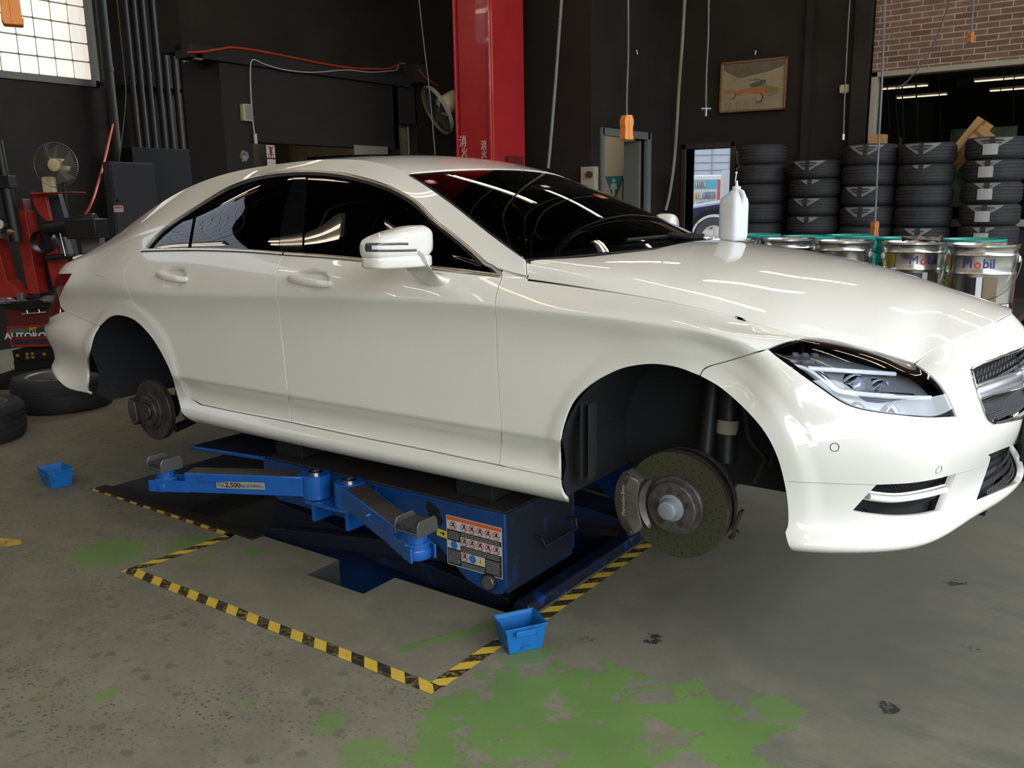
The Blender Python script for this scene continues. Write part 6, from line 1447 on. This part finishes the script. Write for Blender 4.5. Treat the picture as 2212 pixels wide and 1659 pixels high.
fl('print_car', [(.05,.53),(.14,.55),(.27,.575),(.34,.55),(.45,.54),(.54,.54),(.60,.515),(.70,.50),(.78,.53),(.88,.58),(.86,.62),(.74,.68),(.70,.72),(.55,.67),(.45,.635),(.38,.63),(.30,.68),(.26,.665),(.22,.64),(.05,.60)], mat('print_orange', (.30,.115,.03), rough=.6), .0035)
fl('print_bonnet', [(.68,.51),(.90,.575),(.88,.62),(.74,.67),(.69,.60)], mat('print_olive', (.17,.12,.035), rough=.6), .0045)
fl('print_people', [(.47,.52),(.45,.46),(.52,.44),(.58,.42),(.64,.40),(.70,.41),(.69,.49),(.60,.51),(.53,.535)], mat('print_green', (.045,.065,.035), rough=.6, noise=(60,(.14,.14,.09),.5,.6)), .005); fl('print_hats', [(.42,.39),(.46,.37),(.50,.385),(.54,.36),(.60,.375),(.62,.40),(.50,.405)], mat('print_umber', (.13,.10,.05), rough=.6), .005)
fl('print_bumper', [(.74,.70),(.80,.66),(.90,.62),(.89,.67),(.80,.71),(.75,.74)], mat('print_grey', (.14,.14,.09), rough=.6), .005)
for cxp, cyp, rx, ry in ((.20,.66,.032,.055),(.60,.735,.048,.080)):
    fl('print_wheel', [(cxp+rx*1.25*math.cos(a)+.008, cyp+ry*1.2*math.sin(a)+.01) for a in np.linspace(0,2*math.pi,21)[:-1]], mat('print_brown', (.05,.03,.015), rough=.6), .0052); fl('print_wheel', [(cxp+rx*math.cos(a), cyp+ry*math.sin(a)) for a in np.linspace(0,2*math.pi,21)[:-1]], mat('print_cream', (.24,.22,.15), rough=.6), .0056)
for k,(a,b_,c_,d_) in enumerate(((.08,.80,.20,.95),(.23,.80,.33,.95),(.36,.80,.46,.95),(.55,.88,.85,.895))): fl('print_caption', [(a,b_),(c_,b_),(c_,d_),(a,d_)], mat('print_caption', (.20,.165,.10), rough=.6), .004)
b = MB(); q = hit(1633,114,y=YF-.012); b.tube([(q[0],YF-.02,q[2]+.02),(q[0],YF-.03,q[2]-.02)], .007, n=6); tag(b.build('wall_hook', mat('hook_white', (.5,.5,.48), rough=.5)), 'white hook in the wall just above the framed picture', 'hook')
b = MB(); q = hit(1376,113,y=3.86); q = hit(1375,113,x=-3.09); b.tube([(-3.09,q[1],q[2]+.02),(-3.08,q[1],q[2]-.02)], .007, n=6); tag(b.build('wall_hook', mat('hook_white', (.5,.5,.48))), 'white hook in the wall above the store door', 'hook')
# --- brick panel, office window and the dark office behind it
mbr, g = newmat('brick_facing'); br = g.t.nodes.new('ShaderNodeTexBrick'); mp = g.t.nodes.new('ShaderNodeCombineXYZ'); g.t.links.new(g.x, mp.inputs[0]); g.t.links.new(g.z, mp.inputs[1]); g.t.links.new(mp.outputs[0], br.inputs['Vector'])
for k_, v_ in (('Scale',1.0),('Brick Width',.175),('Row Height',.0495),('Mortar Size',.0045),('Mortar Smooth',.2),('Bias',0.)): br.inputs[k_].default_value = v_
br.inputs['Color1'].default_value = (.105,.050,.032,1); br.inputs['Color2'].default_value = (.175,.105,.068,1); br.inputs['Mortar'].default_value = (.36,.31,.25,1)
n_ = g.noise(9, 5); g.put(g.b.inputs['Base Color'], g.mix(g.m('MULTIPLY', g.ramp(n_, .45, .75), .5), br.outputs['Color'], (.06,.035,.025))); g.b.inputs['Roughness'].default_value = .8; g.bump(g.m('SUBTRACT', 1, br.outputs['Fac']), .5, .004)
b = MB(); b.span((BX,YF-.03,2.60),(XR+2.2,YF+.2,H)); o = b.build('wall_brick', mbr, smooth=None); o['kind'] = 'structure'
mff = mat('window_frame_beige', (.26,.235,.18), rough=.5)
fr = MB(); fr.span((BX,YF-.05,1.25),(BX+.055,YF+.2,2.60)); fr.span((BX,YF-.05,2.555),(XR+2.2,YF+.2,2.60)); fr.span((BX,YF-.06,1.22),(XR+2.2,YF+.2,1.28)); o = fr.build('trim_3', mff, smooth=None, bevel=.004); o['kind'] = 'structure'
b = MB(); b.span((BX+.05,YF+.04,1.28),(XR+2.2,YF+.05,2.56)); o = b.build('window_3', glass_mat('office_glass', (.42,.45,.38), ior=1.6), smooth=None); o['kind'] = 'structure'
moff = mat('office_dark', (.05,.052,.045), rough=.8)
b = MB(); OY = 9.5
b.span((BX-.3,YF+.2,0),(BX-.2,OY,2.8)); b.span((BX-.3,YF+.2,2.8),(XR+4,OY,2.9)); b.span((BX-.3,YF+.2,.0),(XR+4,OY,.05))
wl = hit(2052,300,y=OY)[0]; b.span((BX-.3,OY,0),(wl,OY+.1,2.8)); b.span((wl,OY,0),(XR+4,OY+.1,1.35)); b.span((wl,OY,2.32),(XR+4,OY+.1,2.8)); b.span((wl+.75,OY,0),(wl+1.25,OY+.1,2.8))
o = b.build('wall_office', moff, smooth=None); o['kind'] = 'structure'
q = hit(1990,190,y=8.3); b = MB(); b.prism([(-.35,.10),(-.20,.18),(.20,.18),(.38,.08),(.34,-.14),(-.32,-.16)], 1, 0, .06); o = b.build('red_reflection', mat('reflection_crimson', (.28,.015,.02), rough=.4)); o.location = (q[0],8.3,q[2]-.03); tag(o, 'red shape in the dark office standing in for a reflection in the window', 'sign')  # red shape stands in for a reflection in the office glass
mhedge = mat('hedge_green', (.012,.020,.008), rough=.9, noise=(5,(.034,.040,.022),.35,.65), bump=(12,1.))
b = MB(); n1 = 40; V = []; F = []; random.seed(9)
for i in range(n1):
    for j in range(8): V.append((wl-3+i*.40, 13+random.uniform(-.35,.35), .3+j*.62+random.uniform(-.1,.1)))
F = [(i*8+j,i*8+j+1,(i+1)*8+j+1,(i+1)*8+j) for i in range(n1-1) for j in range(7)]; k_ = len(V); V += [(x,y+1.2,z) for x,y,z in V]; F += [tuple(q_+k_ for q_ in f_)[::-1] for f_ in F]; F += [(i*8+7,(i+1)*8+7,(i+1)*8+7+k_,i*8+7+k_) for i in range(n1-1)]
b.add(V, F); tag(b.build('hedge', mhedge, smooth=None), 'green hedge outside, seen through the office window', 'hedge')
# --- tyres in stacks against the back wall
TR, TW = .2315, .172
mty = mat('tyre_rubber', (.022,.022,.025), rough=.65, bump=(120,.5)); mwrap = mat('wrap_grey', (.16,.16,.15), rough=.6); mtag = mat('tag_paper', (.34,.34,.32), rough=.7)
def tyre_mesh(R_, W_, r_in, grooves=True):
    pr = [(r_in, -W_*.36), (r_in+.012,-W_*.46), ((R_+r_in)/2, -W_*.5), (R_-.022,-W_*.47), (R_-.004,-W_*.36)]
    gs = [-.25,-.085,.085,.25]
    if grooves:
        for g_ in gs: pr += [(R_,(g_-.022)*W_), (R_-.006,(g_-.02)*W_), (R_-.006,(g_+.02)*W_), (R_,(g_+.022)*W_)]
    pr += [(R_-.004,W_*.36),(R_-.022,W_*.47),((R_+r_in)/2,W_*.5),(r_in+.012,W_*.46),(r_in,W_*.36)]
    return pr
def tyre_proto(wrap, label):
    e = empty('stacked_tire', (0,0,0)); b = MB(); b.lathe(tyre_mesh(TR, TW, .165), (0,0,0), (0,0,1), n=44, close=True); b.build('tire_body', mty, e, smooth=35)
    if wrap:
        # two grey corners of the wrapper folded over the top edge, facing the shop
        for sg in (-1, 1):
            b = MB(); a0 = -math.pi/2-.02+sg*.09; wd = .62*wrap
            for k in range(5):
                t0, t1 = k/5, (k+1)/5
                def q(t, u): a = a0+sg*wd*t; z = TW*.44-(1-t)*TW*.52*wrap*u; R_ = TR+.002 if abs(z) < TW*.38 else TR-.006; return (R_*math.cos(a), R_*math.sin(a), z)
                b.add([q(t0,0),q(t1,0),q(t1,1),q(t0,1)], [(0,1,2,3)])
            b.build('wrapper_corner', mwrap, e, smooth=60)
    if label:
        b = MB(); 
        for k in range(4):
            a0 = -math.pi/2-.30+k*.12; a1 = a0+.12; R_ = TR+.004; b.add([(R_*math.cos(a0),R_*math.sin(a0),-.055),(R_*math.cos(a1),R_*math.sin(a1),-.055),(R_*math.cos(a1),R_*math.sin(a1),.030),(R_*math.cos(a0),R_*math.sin(a0),.030)], [(0,1,2,3)])
        b.build('paper_label', mtag, e, smooth=60)
    return e
protos = {}
ordn = ('topmost','second from the top','third from the top','fourth from the top','fifth from the top','sixth from the top','seventh from the top','eighth from the top','ninth from the top','tenth from the top','bottom')
STK = [(1645,1.99,0,(0,0,0,0,0,.7,0,0,0,0,0),'in the tall stack beside the back doorway'),(1765,1.83,0,(1,.5,.8,.6,.4,0,0,0,0,0,0),'in the second stack from the doorway'),(1882,1.945,0,(1,0,1,1,0,0,0,0,0,0,0),'in the stack before the window corner'),
       (2003,1.935,0,(1,.4,0,0,.7,0,0,0,0,0,0),'in the second stack from the right'),(2150,1.955,1,(1,.6,.6,.9,.5,0,0,0,0,0,0),'in the rightmost stack by the cardboard')]
random.seed(11)
for si, (pxx, top, lb_, wr, where) in enumerate(STK):
    x = hit(pxx, 330, y=5.17)[0]; n = 11; step = top/n
    for k in range(n):
        wv = wr[k]; lbk = lb_ if k < 6 else 0; key = (wv, lbk)
        if key not in protos: protos[key] = o = tyre_proto(wv, lbk)
        else: o = copy_tree(protos[key])
        o.location = (x+random.uniform(-.003,.003), 5.17+random.uniform(-.006,.006), top-step*(k+.5)); o.rotation_euler = (0,0,random.uniform(-.1,.1)); o.scale = (1,1,step/TW*.985)
        extra = (' with paper label' if lbk else ' with grey wrapper' if wv else '')
        tag(o, 'tyre%s, %s %s' % (extra, ordn[k], where), 'tyre', 'new tyres stacked against the back wall')
# spare wheels lying on the floor by the tail
def wheel(x, y, R_, W_, lab_, rz):
    e = empty('loose_wheel_and_tire', (x,y,W_/2+.002), rz, lab_, 'wheel', 'wheels lying on the floor by the tail'); b = MB(); b.lathe(tyre_mesh(R_, W_, R_*.69), (0,0,0), (0,0,1), n=56, close=True); b.build('tire_body', mty, e, smooth=35)
    b = MB(); r_ = R_*.69; b.lathe([(r_+.004,W_*.42),(r_+.012,W_*.47),(r_+.004,W_*.48),(r_-.012,W_*.44),(r_-.02,W_*.1),(r_-.01,-W_*.45)], (0,0,0), (0,0,1), n=56)
    for k in range(10):
        a = 2*math.pi*k/10; b.box((r_*.52*math.cos(a), r_*.52*math.sin(a), W_*.22),(r_*.86,.035,.03), rot=(0,0,a))
    b.lathe([(.001,W_*.30),(.06,W_*.30),(.07,W_*.15)], (0,0,0), (0,0,1), n=24); b.build('rim', mat('rim_grey', (.20,.19,.18), rough=.4, metal=.6), e, smooth=35, bevel=.003)
wheel(-5.15,-.76,.345,.25,'wheel lying flat on the floor at the left edge of the picture',.3); wheel(-5.62,.13,.36,.255,'wheel lying flat on the floor behind the rear bumper',1.1)
# cardboard on top of the tyres
mcard = mat('cardboard', (.36,.20,.075), rough=.8); mcardd = mat('cardboard_tape', (.16,.09,.035), rough=.6)
q = hit(1897,300,y=5.3); b = MB(); b.box((q[0],5.3,q[2]-.01),(.135,.12,.09)); tag(b.build('small_carton', mcard, bevel=.003), 'small brown carton on the stack below the window corner', 'box')
def card(p, dx, dz, tilt, lab_, dy=.06, yy=5.48):
    q = hit(*p, y=yy); e = empty('cardboard_box', V3(q), label=lab_, cat='box'); e.rotation_euler = (0,tilt,0); b = MB(); b.box((0,0,0),(dx,dy,dz)); b.build('carton', mcard, e, bevel=.003); b = MB(); b.box((0,0,0),(.03,dy+.004,dz+.002)); b.build('carton_seam', mcardd, e, smooth=None)
card((2088,312), .15, .46, .62, 'long brown cardboard box leaning between the two rightmost tyre stacks'); card((2128,302), .14, .22, -.85, 'brown cardboard flap standing behind the rightmost tyre stack', .03, 5.425)
# --- bench with oil pails
BZ = .915; mtin = mat('pail_tin', (.50,.49,.46), rough=.24, metal=.95); mteal = mat('pail_teal', (.012,.26,.22), rough=.4, coat=.2); mtind = mat('pail_print_black', (.010,.010,.012), rough=.3, coat=.4); mgold = mat('pail_gold', (.42,.33,.08), rough=.3, metal=.8)
PH, PR = .355, .152
pl_ = [(2124,1.47,.62,1),(1975,1.62,.30,1),(1822,1.66,.02,1),(1702,1.82,-.3,1),(1580,1.66,-.6,1)]
xs_ = []
mnavy = mat('print_navy', (.03,.03,.16), rough=.45); mrdo = mat('print_red', (.55,.04,.03), rough=.45); mwp = mat('print_white', (.65,.65,.66), rough=.45)
def cyl_text(txt, size, m_, parent, R_, ang, z, spacing=None, bold=0., xs=1.):
    me = text_mesh('pail_lettering', txt, size, m_, parent, Matrix.Identity(4), extrude=.0004, bold=bold, xscale=xs)
    for v in me.data.vertices:
        a = ang+v.co.x/R_; r_ = R_+.0012+v.co.z; v.co = (r_*math.cos(a), r_*math.sin(a), z+v.co.y)
    return me
def patch(nm, m_, parent, R_, a0, a1, z0, z1, off=.0008, n=10):
    b = MB(); V = []
    for i in range(n+1):
        a = a0+(a1-a0)*i/n; V += [((R_+off)*math.cos(a),(R_+off)*math.sin(a),z0),((R_+off)*math.cos(a),(R_+off)*math.sin(a),z1)]
    b.add(V, [(2*i,2*i+2,2*i+3,2*i+1) for i in range(n)]); return b.build(nm, m_, parent, smooth=60)
def pail(x, y, rot, kind, lab_, grp):
    e = empty('oil_pail', (x,y,BZ), rot, lab_, 'pail', grp); m_ = mtin if kind != 'teal' else mteal
    b = MB(); b.lathe([(.001,0),(PR*.95,0),(PR*.955,.006),(PR*.965,.10),(PR*.975,.215),(PR*.995,.222),(PR*.975,.232),(PR*.985,.300),(PR*1.01,.306),(PR*.985,.314),(PR*1.0,.338),(PR*1.035,.345),(PR*1.035,.354),(PR*1.0,.356),(PR*.975,.350),(PR*.955,.20),(PR*.94,.012),(.001,.010)], (0,0,0), n=56); b.build('pail_body', m_, e, smooth=35)
    for sg in (0, math.pi):
        b = MB(); b.lathe([(.001,.010),(.014,.008),(.018,0)], ((PR+.0)*math.cos(sg),(PR)*math.sin(sg),.285), (math.cos(sg),math.sin(sg),0), n=16); b.build('handle_ear', mwp if kind == 'tin' else m_, e, smooth=40)
    P = [((PR+.012)*math.cos(t), -(PR*.55)*math.sin(t)-PR*.50*math.sin(t), .285-.185*math.sin(t)) for t in np.linspace(0, math.pi, 21)]; b = MB(); b.tube(P, .0022, n=6); b.build('bail_handle', mpin, e, smooth=60)
    if kind != 'teal':
        b = MB(); b.cyl((-.035,-PR*1.05,.100),(.035,-PR*1.05,.100), .006, n=10); b.build('handle_grip', mwp, e, smooth=40)
        A0 = -math.pi/2
        patch('print_field', mtind, e, PR*.975, A0-1.6, A0+1.6, .002, .085); patch('print_field', mtind, e, PR*.985, A0-.42, A0+.10, .085, .205); patch('print_field', mat('print_bronze', (.16,.12,.07), rough=.4, metal=.5), e, PR*.985, A0+.10, A0+.50, .085, .205)
        patch('print_field', mgold, e, PR*.99, A0-1.5, A0-1.0, .235, .300); patch('print_field', mgold, e, PR*.985, A0-1.5, A0-.9, .085, .205)
        R2 = PR*.99
        cyl_text('M', .060, mnavy, e, R2, A0-.40, .268); cyl_text('o', .058, mrdo, e, R2, A0-.10, .266, bold=.001); cyl_text('bil', .058, mnavy, e, R2, A0+.21, .268, bold=.001)
        cyl_text('1', .150, mwp, e, R2, A0-.02, .150, bold=.002, xs=1.3)
        patch('grade_plate', mwp, e, PR*.985, A0+.38, A0+1.0, .052, .082, .0016); cyl_text('5W-40', .027, mtind, e, PR*.985+.001, A0+.66, .066, bold=.0008); cyl_text('Dual Action', .014, mwp, e, PR*.985, A0+.30, .038)
    return e
names = ['rightmost printed silver oil pail, its number plate showing below the big numeral','second printed silver oil pail from the right, brown crumpled paper on its rim','third printed silver oil pail from the right, half hidden by the car hood','fourth printed silver oil pail from the right, only its rim above the hood','fifth silver oil pail from the right, just right of the white jug']
XS = []
for k, (pxx, y, dr, _) in enumerate(pl_):
    x = hit(pxx, 528, y=y)[0]; XS.append((x, y)); th = math.atan2(CAM[1]-y, CAM[0]-x)+math.pi/2
    pail(x, y, th+(.0,.42,-.5,.9,1.2)[k], 'tin', names[k], 'silver oil pails in the front row')
tn = ['rightmost teal pail, behind the rightmost silver pail','second teal pail from the right','third teal pail from the right, its side showing beside a silver pail','fourth teal pail from the right','leftmost teal pail, right of the white jug']
for k, (pxx, y) in enumerate(((2103,1.98),(1957,2.06),(1838,2.36),(1745,2.18),(1632,2.36))):
    x = hit(pxx, 514, y=y)[0]; pail(x, y, .4*k, 'teal', tn[k], 'teal pails in the back row')
b = MB(); b.box((0,0,0),(.16,.12,.012), rot=(.2,.15,.4)); random.seed(2)
b = MB(); V = []; 
for i in range(6):
    for j in range(6): V.append((-.09+i*.036, -.07+j*.028, random.uniform(0,.035)))
b.add(V, [(i*6+j,(i+1)*6+j,(i+1)*6+j+1,i*6+j+1) for i in range(5) for j in range(5)]); o = b.build('crumpled_paper', mat('paper_brown', (.12,.08,.07), rough=.7), smooth=None); s_ = o.modifiers.new('thick','SOLIDIFY'); s_.thickness = .002; o.location = (XS[1][0]+.03, XS[1][1]+.02, BZ+PH-.004); tag(o, 'crumpled brown paper lying over the second silver pail', 'paper')
b = MB(); x0, x1 = XS[-1][0]-.45, XS[0][0]+.165; b.span((x0,1.25,BZ-.04),(x1,2.52,BZ-.002)); e = empty('work_bench', (0,0,0), label='dark steel bench under the rows of oil pails', cat='bench'); b.build('bench_top', mat('bench_dark', (.03,.03,.03), rough=.5, metal=.4), e, smooth=None, bevel=.004)
for x in (x0+.05, x1-.05):
    for y in (1.30,2.47): b = MB(); b.span((x-.025,y-.025,0),(x+.025,y+.025,BZ-.04)); b.build('leg', mblk, e, smooth=None, bevel=.003)
# --- things standing right of the pails
b = MB(); q = hit(2200,610,y=2.2); b.lathe([(.001,0),(.13,0),(.14,.03),(.12,.36),(.08,.42),(.001,.43)], (0,0,0), n=28); o = b.build('red_drum', mat('drum_red', (.35,.03,.015), rough=.45), smooth=40); o.location = (max(q[0]+.06,x1+.17),2.2,0.62); b = MB(); o2 = tag(o, 'red container at the right edge, behind the last oil pail', 'container')
b = MB(); b.span((x1+.02,1.95,0),(x1+.7,2.6,.618)); tag(b.build('tool_chest', mblk, smooth=None, bevel=.01), 'low black tool chest under the red container at the right edge', 'chest')
# --- white jug standing on the hood
jb = hit(1583, 517, y=.20); hz = float(hood_surf(np.array([jb[0]]), np.array([.20]))[0][2])+LIFT
e = empty('plastic_jug', (jb[0], .20, hz+.001), math.radians(-20), 'translucent white plastic jug with a thin spout standing on the car hood', 'jug')
mj = mat('jug_plastic', (.66,.68,.70), rough=.35, spec=.4)
mj.node_tree.nodes['Principled BSDF'].inputs['Subsurface Weight'].default_value = .35; mj.node_tree.nodes['Principled BSDF'].inputs['Subsurface Radius'].default_value = (.05,.05,.05)
S = []
for z, a, c, ox in ((0,.036,.034,0),(.006,.043,.041,0),(.02,.047,.045,0),(.10,.047,.045,0),(.145,.047,.045,0),(.165,.044,.042,.0),(.178,.034,.034,.004),(.188,.026,.028,.008),(.196,.020,.021,.010),(.200,.016,.016,.010)):
    S.append([(x+ox, y, z) for x, y in squircle(0, 0, a, c, 5 if z < .17 else 3, 32)])
loft(S).build('jug_body', mj, e, smooth=50)
b = MB(); b.tube([(.040,0,.150),(.050,0,.172),(.040,0,.190),(.020,0,.196)], .010, n=10); b.build('jug_handle', mj, e, smooth=60)
b = MB(); b.lathe([(.014,.198),(.017,.200),(.017,.212),(.010,.215),(.006,.216),(.004,.236),(.001,.236)], (.010,0,0), n=20); b.tube([(.008,0,.21),(.002,0,.235),(.006,.0,.262)], .0022, n=6); b.lathe([(.001,-.006),(.006,0),(.001,.006)], (.006,0,.266), n=12); b.build('jug_cap', mj, e, smooth=50)
# --- outside, seen through the back doorway
mgr = mat('outside_paving', (.16,.16,.16), rough=.9)
b = MB(); b.span((-60,YF+.22,-.1),(BX-.35,60,.02)); b.span((-60,9.7,-.1),(30,60,.02)); b.span((XR+6,-40,-.1),(60,60,-.01)); b.span((XR,-60,-.1),(60,YN-.3,-.01)); b.prism([(12,.02),(15,.33),(60,.34),(60,0),(12,0)], 0, -60, BX-.4); o = b.build('ground_outside', mgr, smooth=None); o['kind'] = 'structure'
q = hit(1530,400,w=34); mbw = mat('facade_white_blue', (.105,.110,.125), rough=.9, spec=.1); mbs = mat('facade_seam', (.050,.056,.068), rough=.6)
e = empty('warehouse', (q[0], q[1], 0), label='pale blue-white panelled building outside the back doorway', cat='building'); e.rotation_euler = (0,0,math.atan2(RT[1],RT[0]))
b = MB(); b.span((-7,0,0),(7,3,9)); b.build('facade', mbw, e, smooth=None)
b = MB()
for k in range(-6,7): b.span((k*.70-.02+.12,-.03,0),(k*.70+.02+.12,.02,9))
for k in range(26): b.span((-7,-.03,.3+k*.285),(7,.02,.3+k*.285+.022))
b.build('facade_seams', mbs, e, smooth=None)
q0 = hit(1488,379,w=27); q1 = hit(1559,379,w=27); W_ = float((q1-q0)@RT); e = empty('vending_machine', (q0[0],q0[1],.34), label='white drink vending machine outside the back doorway', cat='vending machine'); e.rotation_euler = (0,0,math.atan2(RT[1],RT[0])); VH = q0[2]-.34
b = MB(); b.span((0,0,0),(W_,.7,VH)); b.build('machine_case', mat('vending_white', (.14,.14,.138), rough=.4), e, smooth=None, bevel=.02)
b = MB(); b.span((-.35,.1,0),(-.02,.7,VH*.93)); b.build('side_panel', mat('vending_red_side', (.55,.05,.03), rough=.5), e, smooth=None, bevel=.01)
def vq(x0,z0,x1,z1,nm,c_,d=.01): b = MB(); b.span((W_*x0,-d,VH*z0),(W_*x1,0,VH*z1)); b.build(nm, mat('vend_%s_%d%d%d' % (nm, c_[0]*99, c_[1]*99, c_[2]*99), tuple(.17*v_ for v_ in c_), rough=.4), e, smooth=None)
vq(.0,.50,.17,.93,'side_poster',(.75,.28,.05)); vq(.17,.78,.86,.93,'top_display',(.20,.50,.55)); vq(.50,.79,.86,.92,'top_poster',(.08,.45,.65),.012); vq(.88,.60,.97,.93,'red_band',(.65,.07,.05)); vq(.48,.63,.83,.73,'display_back',(.08,.42,.68),.012); vq(.17,.60,.84,.77,'shelf_back',(.70,.75,.70),.011)
vq(.30,.10,.52,.24,'dispense_flap',(.50,.50,.15)); vq(.56,.12,.64,.20,'coin_panel',(.10,.10,.14)); vq(.68,.12,.77,.20,'note_panel',(.5,.08,.05)); vq(.78,.24,.90,.30,'button_panel',(.3,.12,.08))
cols_ = [(.2,.5,.15),(.3,.6,.1),(.1,.25,.6),(.6,.1,.1),(.7,.2,.1),(.5,.15,.6),(.75,.75,.7),(.6,.05,.1),(.8,.5,.05),(.1,.1,.12),(.3,.2,.1),(.15,.3,.6)]
b = MB(); k_ = 0
for r_, (z, hh, n_) in enumerate(((.81,.085,10),(.625,.10,12),(.50,.075,14))):
    for i in range(n_):
        if r_ == 0 and i > 4: continue
        bb = MB(); cxv = W_*(.20+.64*(i+.5)/n_); bb.lathe([(.001,0),(W_*.021,0),(W_*.021,VH*hh*.72),(W_*.010,VH*hh*.88),(W_*.010,VH*hh),(.001,VH*hh)], (cxv,-.03,VH*z), n=8); c_ = cols_[(i*5+r_*3)%12]; bb.build('drink_sample', mat('drink_%d' % ((i*5+r_*3)%12), tuple(.17*v_ for v_ in c_), rough=.3), e, smooth=40)
# white notice post beside it
q0 = hit(1562,368,w=26); q1 = hit(1579,440,w=26); b = MB(); b.span((0,0,0),(float((q1-q0)@RT),.08,q0[2]-.34)); o = b.build('info_post', mat('panel_white_grey', (.095,.095,.105), rough=.5), smooth=None, bevel=.01); o.location = (q0[0],q0[1],.34); o.rotation_euler = (0,0,math.atan2(RT[1],RT[0])); tag(o, 'pale grey notice panel outside, right of the vending machine', 'sign')
# parked car outside: dark blue with grey arches
wc = hit(1542,513,w=17.5); e = empty('parked_suv', (wc[0],wc[1],.34), label='dark blue car with grey wheel arches parked outside the doorway', cat='car'); e.rotation_euler = (0,0,math.atan2(RT[1],RT[0])-.12)
mnb = mat('suv_blue', (.006,.009,.026), rough=.35, coat=.12); mgc = mat('suv_cladding', (.010,.010,.010), rough=.9, spec=.05)
WRr = wc[2]-.34
def suv_side(x): return 1.02 if x > -1.2 else .86+.16*(x+2.2)/1.0
prof = [(-.95,.42),(-.55,.42),(-.50,.75)]+[(.48*math.cos(a), WRr+.48*math.sin(a)) for a in np.linspace(math.pi-.6, .6, 13)]+[(.55,.42),(3.4,.42),(3.5,.9),(3.3,1.15),(2.6,1.20),(1.9,1.62),(.9,1.66),(.25,1.12),(-.45,1.02),(-.9,.86)]
b = MB(); b.prism(prof, 1, -.0, 1.75); b.build('suv_body', mnb, e, smooth=30, bevel=.05)
b = MB()
for r0, r1 in ((.46,.56),): b.add([(r0*math.cos(a),-.02,WRr+r0*math.sin(a)) for a in np.linspace(-.35,math.pi+.35,17)]+[(r1*math.cos(a),-.02,WRr+r1*math.sin(a)) for a in np.linspace(-.35,math.pi+.35,17)]+[(r0*math.cos(a),.12,WRr+r0*math.sin(a)) for a in np.linspace(-.35,math.pi+.35,17)]+[(r1*math.cos(a),.0,WRr+r1*math.sin(a)) for a in np.linspace(-.35,math.pi+.35,17)], [(i,i+1,18+i,17+i) for i in range(16)]+[(34+i,35+i,1+i,i) for i in range(16)]+[(17+i,18+i,52+i,51+i) for i in range(16)])
b.span((-1.0,-.02,.30),(-.50,.3,.62)); b.span((.50,-.02,.30),(2.3,.1,.50)); b.build('suv_cladding', mgc, e, smooth=40)
b = MB(); b.prism([(1.0,1.14),(2.4,1.18),(1.85,1.55),(1.15,1.58)], 1, -.01, .0); b.build('suv_window', mgloss, e, smooth=None)
for x in (0, 2.65):
    b = MB(); b.lathe([(.24,-.09),(WRr-.04,-.11),(WRr,-.07),(WRr,.07),(WRr-.04,.11),(.24,.09)], (x,.12,WRr), (0,-1,0), n=36, close=True); w_ = b.build('suv_tire', mty, e, smooth=40)
    b = MB(); b.lathe([(.235,.06),(.24,.10),(.225,.10),(.21,.02)], (x,.12,WRr), (0,-1,0), n=36)
    for k in range(5): a = 2*math.pi*k/5+.3; b.box((x+.12*math.cos(a),.03,WRr+.12*math.sin(a)),(.21,.03,.055), rot=(0,-a,0))
    b.build('suv_rim', mat('rim_warm', (.55,.50,.44), rough=.3, metal=.7), w_, smooth=35)

# --- unseen building added across the street to block the low sky
b = MB(); b.span((17,-34,0),(19,34,4.6)); b.span((17,-34,4.6),(18.6,34,4.9)); o = b.build('sky_block_building', mat('sky_block_facade', (.12,.115,.10), rough=.8), smooth=None); tag(o, 'unseen long low building added across the street to block the low sky', 'building')
